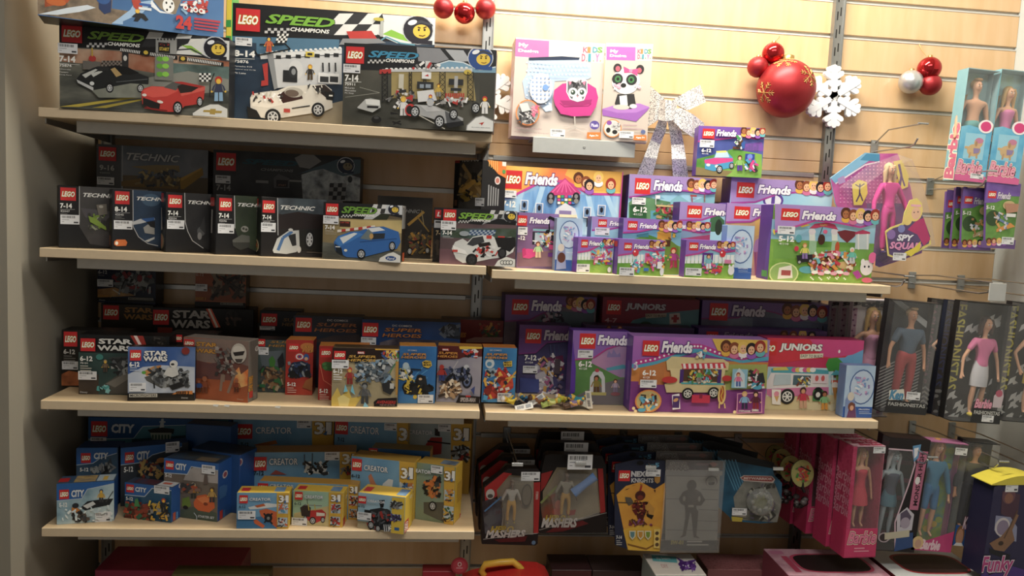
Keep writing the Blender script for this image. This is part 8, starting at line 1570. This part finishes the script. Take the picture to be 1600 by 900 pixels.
f.poly([(555,590),(640,565),(760,560),(815,580),(800,600),(740,658),(560,625)],'#9c5cb8'); f.poly([(555,590),(640,565),(760,560),(815,580),(740,610),(640,612)],'#b074c8')
f.poly([(625,560),(640,510),(730,508),(740,570),(715,590),(640,590)],'#2c2a2c'); f.poly([(650,520),(690,515),(695,570),(655,572)],'#e8e8e8'); f.ell(660,580,45,14,'#c8c4bc'); f.ell(725,575,20,12,'#dcdad6'); f.ell(685,440,76,70,'#ecebea'); f.ell(640,368,22,24,'#2a2628'); f.ell(762,375,22,24,'#2a2628'); f.ell(642,372,13,15,'#b85468'); f.ell(758,382,13,15,'#b85468')
f.ell(640,428,30,30,'#26282a'); f.ell(716,432,30,30,'#26282a'); f.ell(642,428,17,18,'#3c7c44'); f.ell(714,432,17,18,'#3c7c44'); f.ell(642,428,8,9,'#0c120c'); f.ell(714,432,8,9,'#0c120c'); f.ell(672,462,15,12,'#1c1a1c'); f.poly([(672,360),(710,378),(750,372),(748,412),(712,392),(676,395)],'#e03c84'); f.ell(712,384,9,10,'#f07ca8'); f.scatter(620,455,660,480,['#e8a0b8','#f0f0f0'],10,8,1); f.scatter(735,455,765,480,['#e8a0b8','#f0f0f0'],10,8,2)
f.ell(612,695,50,50,'#e0904c'); f.ell(612,695,44,44,'#d8d4d0'); f.ell(590,705,12,14,'#222'); f.ell(625,715,14,12,'#222'); f.ell(595,665,14,12,'#8c4ca8'); f.scatter(610,670,650,700,['#8a8a8a','#c8c8c8'],16,9,3); f.lines(670,674,785,2,20,'#b89aa0'); f.label(650,710,726,750); f.ell(778,715,13,12,'#5c6c9c'); f.poly([(728,732),(796,732),(796,762),(726,758)],'#e87c24'); f.text('Ages 7+',740,740,785,753,WH,0,.05)
# ------------------------------------------------------------------ small figures in a pile on the hot dog van shelf
PX = (790,590,10)
def minifig(label,x,y,Y,rz,ry,cols,sc=1.,tagpos=None,lie=70):
    c = at(PX[0]+x/10,PX[1]+y/10,Y); M = T(c[0],Y,SH['R2']+.008) @ Matrix.Rotation(rz,4,'Z') @ Matrix.Rotation(R(-lie),4,'X') @ Matrix.Rotation(ry,4,'Y') @ Matrix.Scale(sc,4)
    tor,leg,hair,arm = cols; mb = MB()
    for g in (-1,1): mb.bbox((g*.004-.0037,-.004,0),(g*.004+.0037,.004,.015),leg,.0008); mb.bbox((g*.004-.0037,-.007,0),(g*.004+.0037,.004,.004),leg,.0006)
    mb.prism([(-.008,.015),(.008,.015),(.006,.030),(-.006,.030)],.008,tor,Matrix.Translation((0,-.004,0)))
    mb.lathe([(.004,.030),(.0052,.031),(.0054,.038),(.004,.0395)],'#e0b830',14)
    r = mb.build('keyring_figure',None,M); tag(r,label,'toy figure','small figures piled on the shelf')
    mb = MB()
    for g in (-1,1): mb.tube([(g*.0075,0,.028),(g*.0105,-.002,.022),(g*.0115,-.007,.017)],[.0025,.0026,.0022],arm,8); mb.ball((g*.0115,-.009,.0165),.0024,'#e0b830',8,6)
    mb.build('arms',r); mb = MB(); mb.ball((0,.0012,.0375),.0068,hair,14,8,(1,.95,.75)); mb.build('hair',r)
    if tagpos:
        dx,dy,a = tagpos; mb = MB(); f = Face(mb,r,Matrix.Identity(4),(-.022,-.011,.0012),(1,0,0),(0,1,0),(0,0,1),.044,.015); mb.box((-.022,-.011,0),(.022,.004,.001),'#e8e8e4'); f.raw = (.044,.015,0,0)
        for i in range(7): f.rect(.12+i*.055,.2,.145+i*.055,.7,'#556')
        f.rect(.6,.2,.9,.75,'#c8a8a0' if dx > .03 else '#9aa0a8')
        o = mb.build('price_tag',r); o.matrix_world = T(c[0]+dx,Y-.012,SH['R2']+.006+dy) @ Matrix.Rotation(a,4,'Y') @ Matrix.Rotation(R(55),4,'X')
minifig('yellow and black toy figure beside the red racer box',230,320,-.33,R(100),0,('#e0c81c','#202226','#d8d4d0','#e0c81c'),1.25)
minifig('blue toy figure under a barcode tag',400,320,-.315,R(60),R(20),('#3888b8','#1c2440','#c8c8d0','#3888b8'),1.1,(.01,.016,R(-35)))
minifig('lime green toy figure with the long white tag',560,380,-.335,R(-80),R(10),('#b8c870','#a8c060','#8ca850','#c8d080'),1.2,(-.045,.003,R(-14)))
minifig('brown toy figure in the middle of the pile',700,340,-.32,R(70),R(-20),('#a8541c','#6c4a38','#5c3c2c','#8c5c40'),1.4)
minifig('lilac and brown toy figure with a round purple disc',900,380,-.34,R(-60),R(30),('#8c7ca8','#5c4438','#7c4c38','#b8844c'),1.2)
minifig('yellow-topped toy figure with purple base',1060,350,-.33,R(50),0,('#e0d820','#3c3c4c','#e0d8d0','#e0d820'),1.3)
minifig('teal toy figure with white legs beside upright tag',1340,390,-.335,R(75),R(5),('#2c9cb0','#c8ccc8','#2c5c94','#2c9cb0'),1.5,(-.012,.022,R(-100)))
# ------------------------------------------------------------------ goods along the bottom edge
ZB = .42
mb = MB(); mb.bbox((-.03,-.45,ZB-.03),(2.55,0,ZB),SHELF,.002); tag(mb.build('base_deck'),'low wooden deck under all the lowest boxes','shelf')
PKB = pic(['#8c2048','#a02c54'],20)
def low(id_,quad,D,cols,label,Y,H=None,name='toy_box',**k): return B(id_,quad,ZB,D,cols,label,None,Y=Y,sY=.002,yaw=k.pop('yaw',0),syaw=.5,name=name,H=H,**k)
low('p1',[(148,890),(371,893),None,None],.14,['#9c2450','#701a3c',PKB],'magenta box lying under the lowest blue boxes',-.26)
low('p2',[(268,897),(420,899),None,None],.05,['#5c5424','#3c3818','#4c4620'],'olive box edge in front of the magenta one',-.33)
c = low('p3',[(660,893),(712,893),None,None],.04,['#a0182c','#701420','#8c1828'],'red box with the round red emblem',-.33)
mb = MB(); cc = at(718,884,-.34); mb.lathe([(.021,-.002),(.021,.002)],'#9c1c2c',28,Matrix.Rotation(R(90),4,'X')); f = Face(mb,None,T(*cc),(-.02,-.002,-.02),(1,0,0),(0,0,1),(0,-1,0),.04,.04); f.raw = (.04,.04,0,0); f.ell(.5,.5,.42,.42,'#b03040'); f.ell(.5,.38,.13,.15,'#d0a8a8'); f.ell(.5,.38,.07,.09,'#9c1c2c'); f.rect(.3,.58,.7,.66,'#c88088')
o = mb.build('emblem',c.root); o.matrix_local = c.M.inverted() @ T(*cc)
low('p4',[(862,890),(925,892),None,None],.1,['#4c2024','#2c1818','#3c2024'],'dim dark red box beside the toy case',-.2)
low('p5',[(926,890),(1015,894),None,None],.1,['#3c2a2c','#2c1c1c','#3c2c2c'],'dim brown box with dark curls before the white craft kit',-.2)
f = F('p5',CP,'T'); f.ell(820,790,20,12,'#140e0c'); f.ell(860,795,18,10,'#140e0c')
low('p6',[(1106,886),(1226,895),None,None],.1,['#8c5458','#6c3c40',pic(['#7c4448','#9c6064','#6c383c'],120)],'mottled dusky pink box between white kit and pink doll boxes',-.2)
c = low('p7',[(1024,899),(1104,898),None,None],.125,['#c8ccc8','#9cb0b0','#dedad4'],'white craft kit lying flat with a purple furry face',-.34,name='craft_kit',cat='craft kit')
f = F('p7',CP,'T'); f.poly([(992,690),(1120,700),(1128,732),(1000,722)],'#58b0b8'); f.text('My Design',1015,702,1095,718,'#d8f0f0',0,.03); f.text('DIY',1040,740,1085,758,'#c8a8a8',0,.03); f.ell(1180,745,44,22,'#5c2c8c'); f.poly([(1118,700),(1160,722),(1150,735)],'#5c2c8c'); f.poly([(1180,722),(1240,712),(1200,735)],'#5c2c8c'); f.ell(1165,752,13,9,'#e8e8f4'); f.ell(1192,752,13,9,'#e8e8f4'); f.ell(1165,752,5,5,'#2c1c5c'); f.ell(1192,752,5,5,'#2c1c5c'); f.scatter(1140,730,1220,770,['#7c4cb0','#4c2078'],30,8,3)
def windowbox(id_,quad,D,H,cols,label,Y,oc,rim):
    c = low(id_,quad,D,cols,label,Y); f = c.face('T'); f.raw = (c.W,c.D,0,0)
    n = 32; sp = lambda k,rx,ry: [(.55+rx*math.copysign(abs(math.cos(t))**.5,math.cos(t)),.55+ry*math.copysign(abs(math.sin(t))**.5,math.sin(t))) for t in [2*math.pi*i/n for i in range(n)]]
    f.poly(sp(0,.38,.36),rim); f.poly(sp(0,.35,.32),oc); return f
f = windowbox('p8',[(1232,897),(1392,902),None,None],.16,0,['#b87890','#8c3c50',pic(['#b0788c','#c89cac','#98506c'],14)],'pale pink box with dark window under the pink script dolls',-.36,'#241c1c','#b84060')
f.rect(.03,.1,.16,.22,'#b86c90'); f.ell(.8,.14,.09,.09,'#a87888'); f.ell(.8,.14,.06,.06,'#3c2420'); f.rect(.1,.3,.16,.9,'#b03c5c')
f = windowbox('p9',[(1402,901),(1545,902),None,None],.17,0,['#c8ccce','#6c1420','#c4c8ca'],'white box with red-rimmed dark window at the wall corner',-.37,'#2c1a1a','#981c28')
f.ell(.86,.08,.04,.03,'#a02830')
# red case with yellow handle
M,q = uvplane(CP,[(-20,900),(470,900),(460,800),(440,765),(400,745),(300,738),(60,785),(10,805)],-.27,0)
mb = MB(); mb.prism([(q[0][0],q[0][1]-.06),(q[1][0],q[1][1]-.06)]+q[2:],.12,mat('#d01c14',.3),Matrix.Translation((0,-.1,0))); bm = bmesh.new()
case = tag(mb.build('toy_case',None,M),'bright red toy carrying case with a yellow handle','toy case'); bm.free()
bv = case.modifiers.new('soft','BEVEL'); bv.width = .012; bv.segments = 3
mb = MB(); fq = Face(None,None,M,(0,0,0),(1,0,0),(0,0,1),(0,-1,0),9,9).cr(*CP)
pts = [fq.uv(*p) for p in ((128,790),(105,755),(125,722),(200,712),(268,708),(298,732),(330,768))]
mb.tube([(p[0],-.02,p[1]) for p in pts],[.008,.0085,.009,.009,.009,.0085,.008],mat('#e0b010',.3),14); mb.build('handle',case)
for p in (pts[0],pts[-1]):
    mb = MB(); mb.lathe([(.013,-.02),(.013,.0),(.010,.003)],mat('#c01810',.3),16,T(p[0],-.02,p[1])); mb.build('handle_socket',case)
for c in BX.values(): c.done()
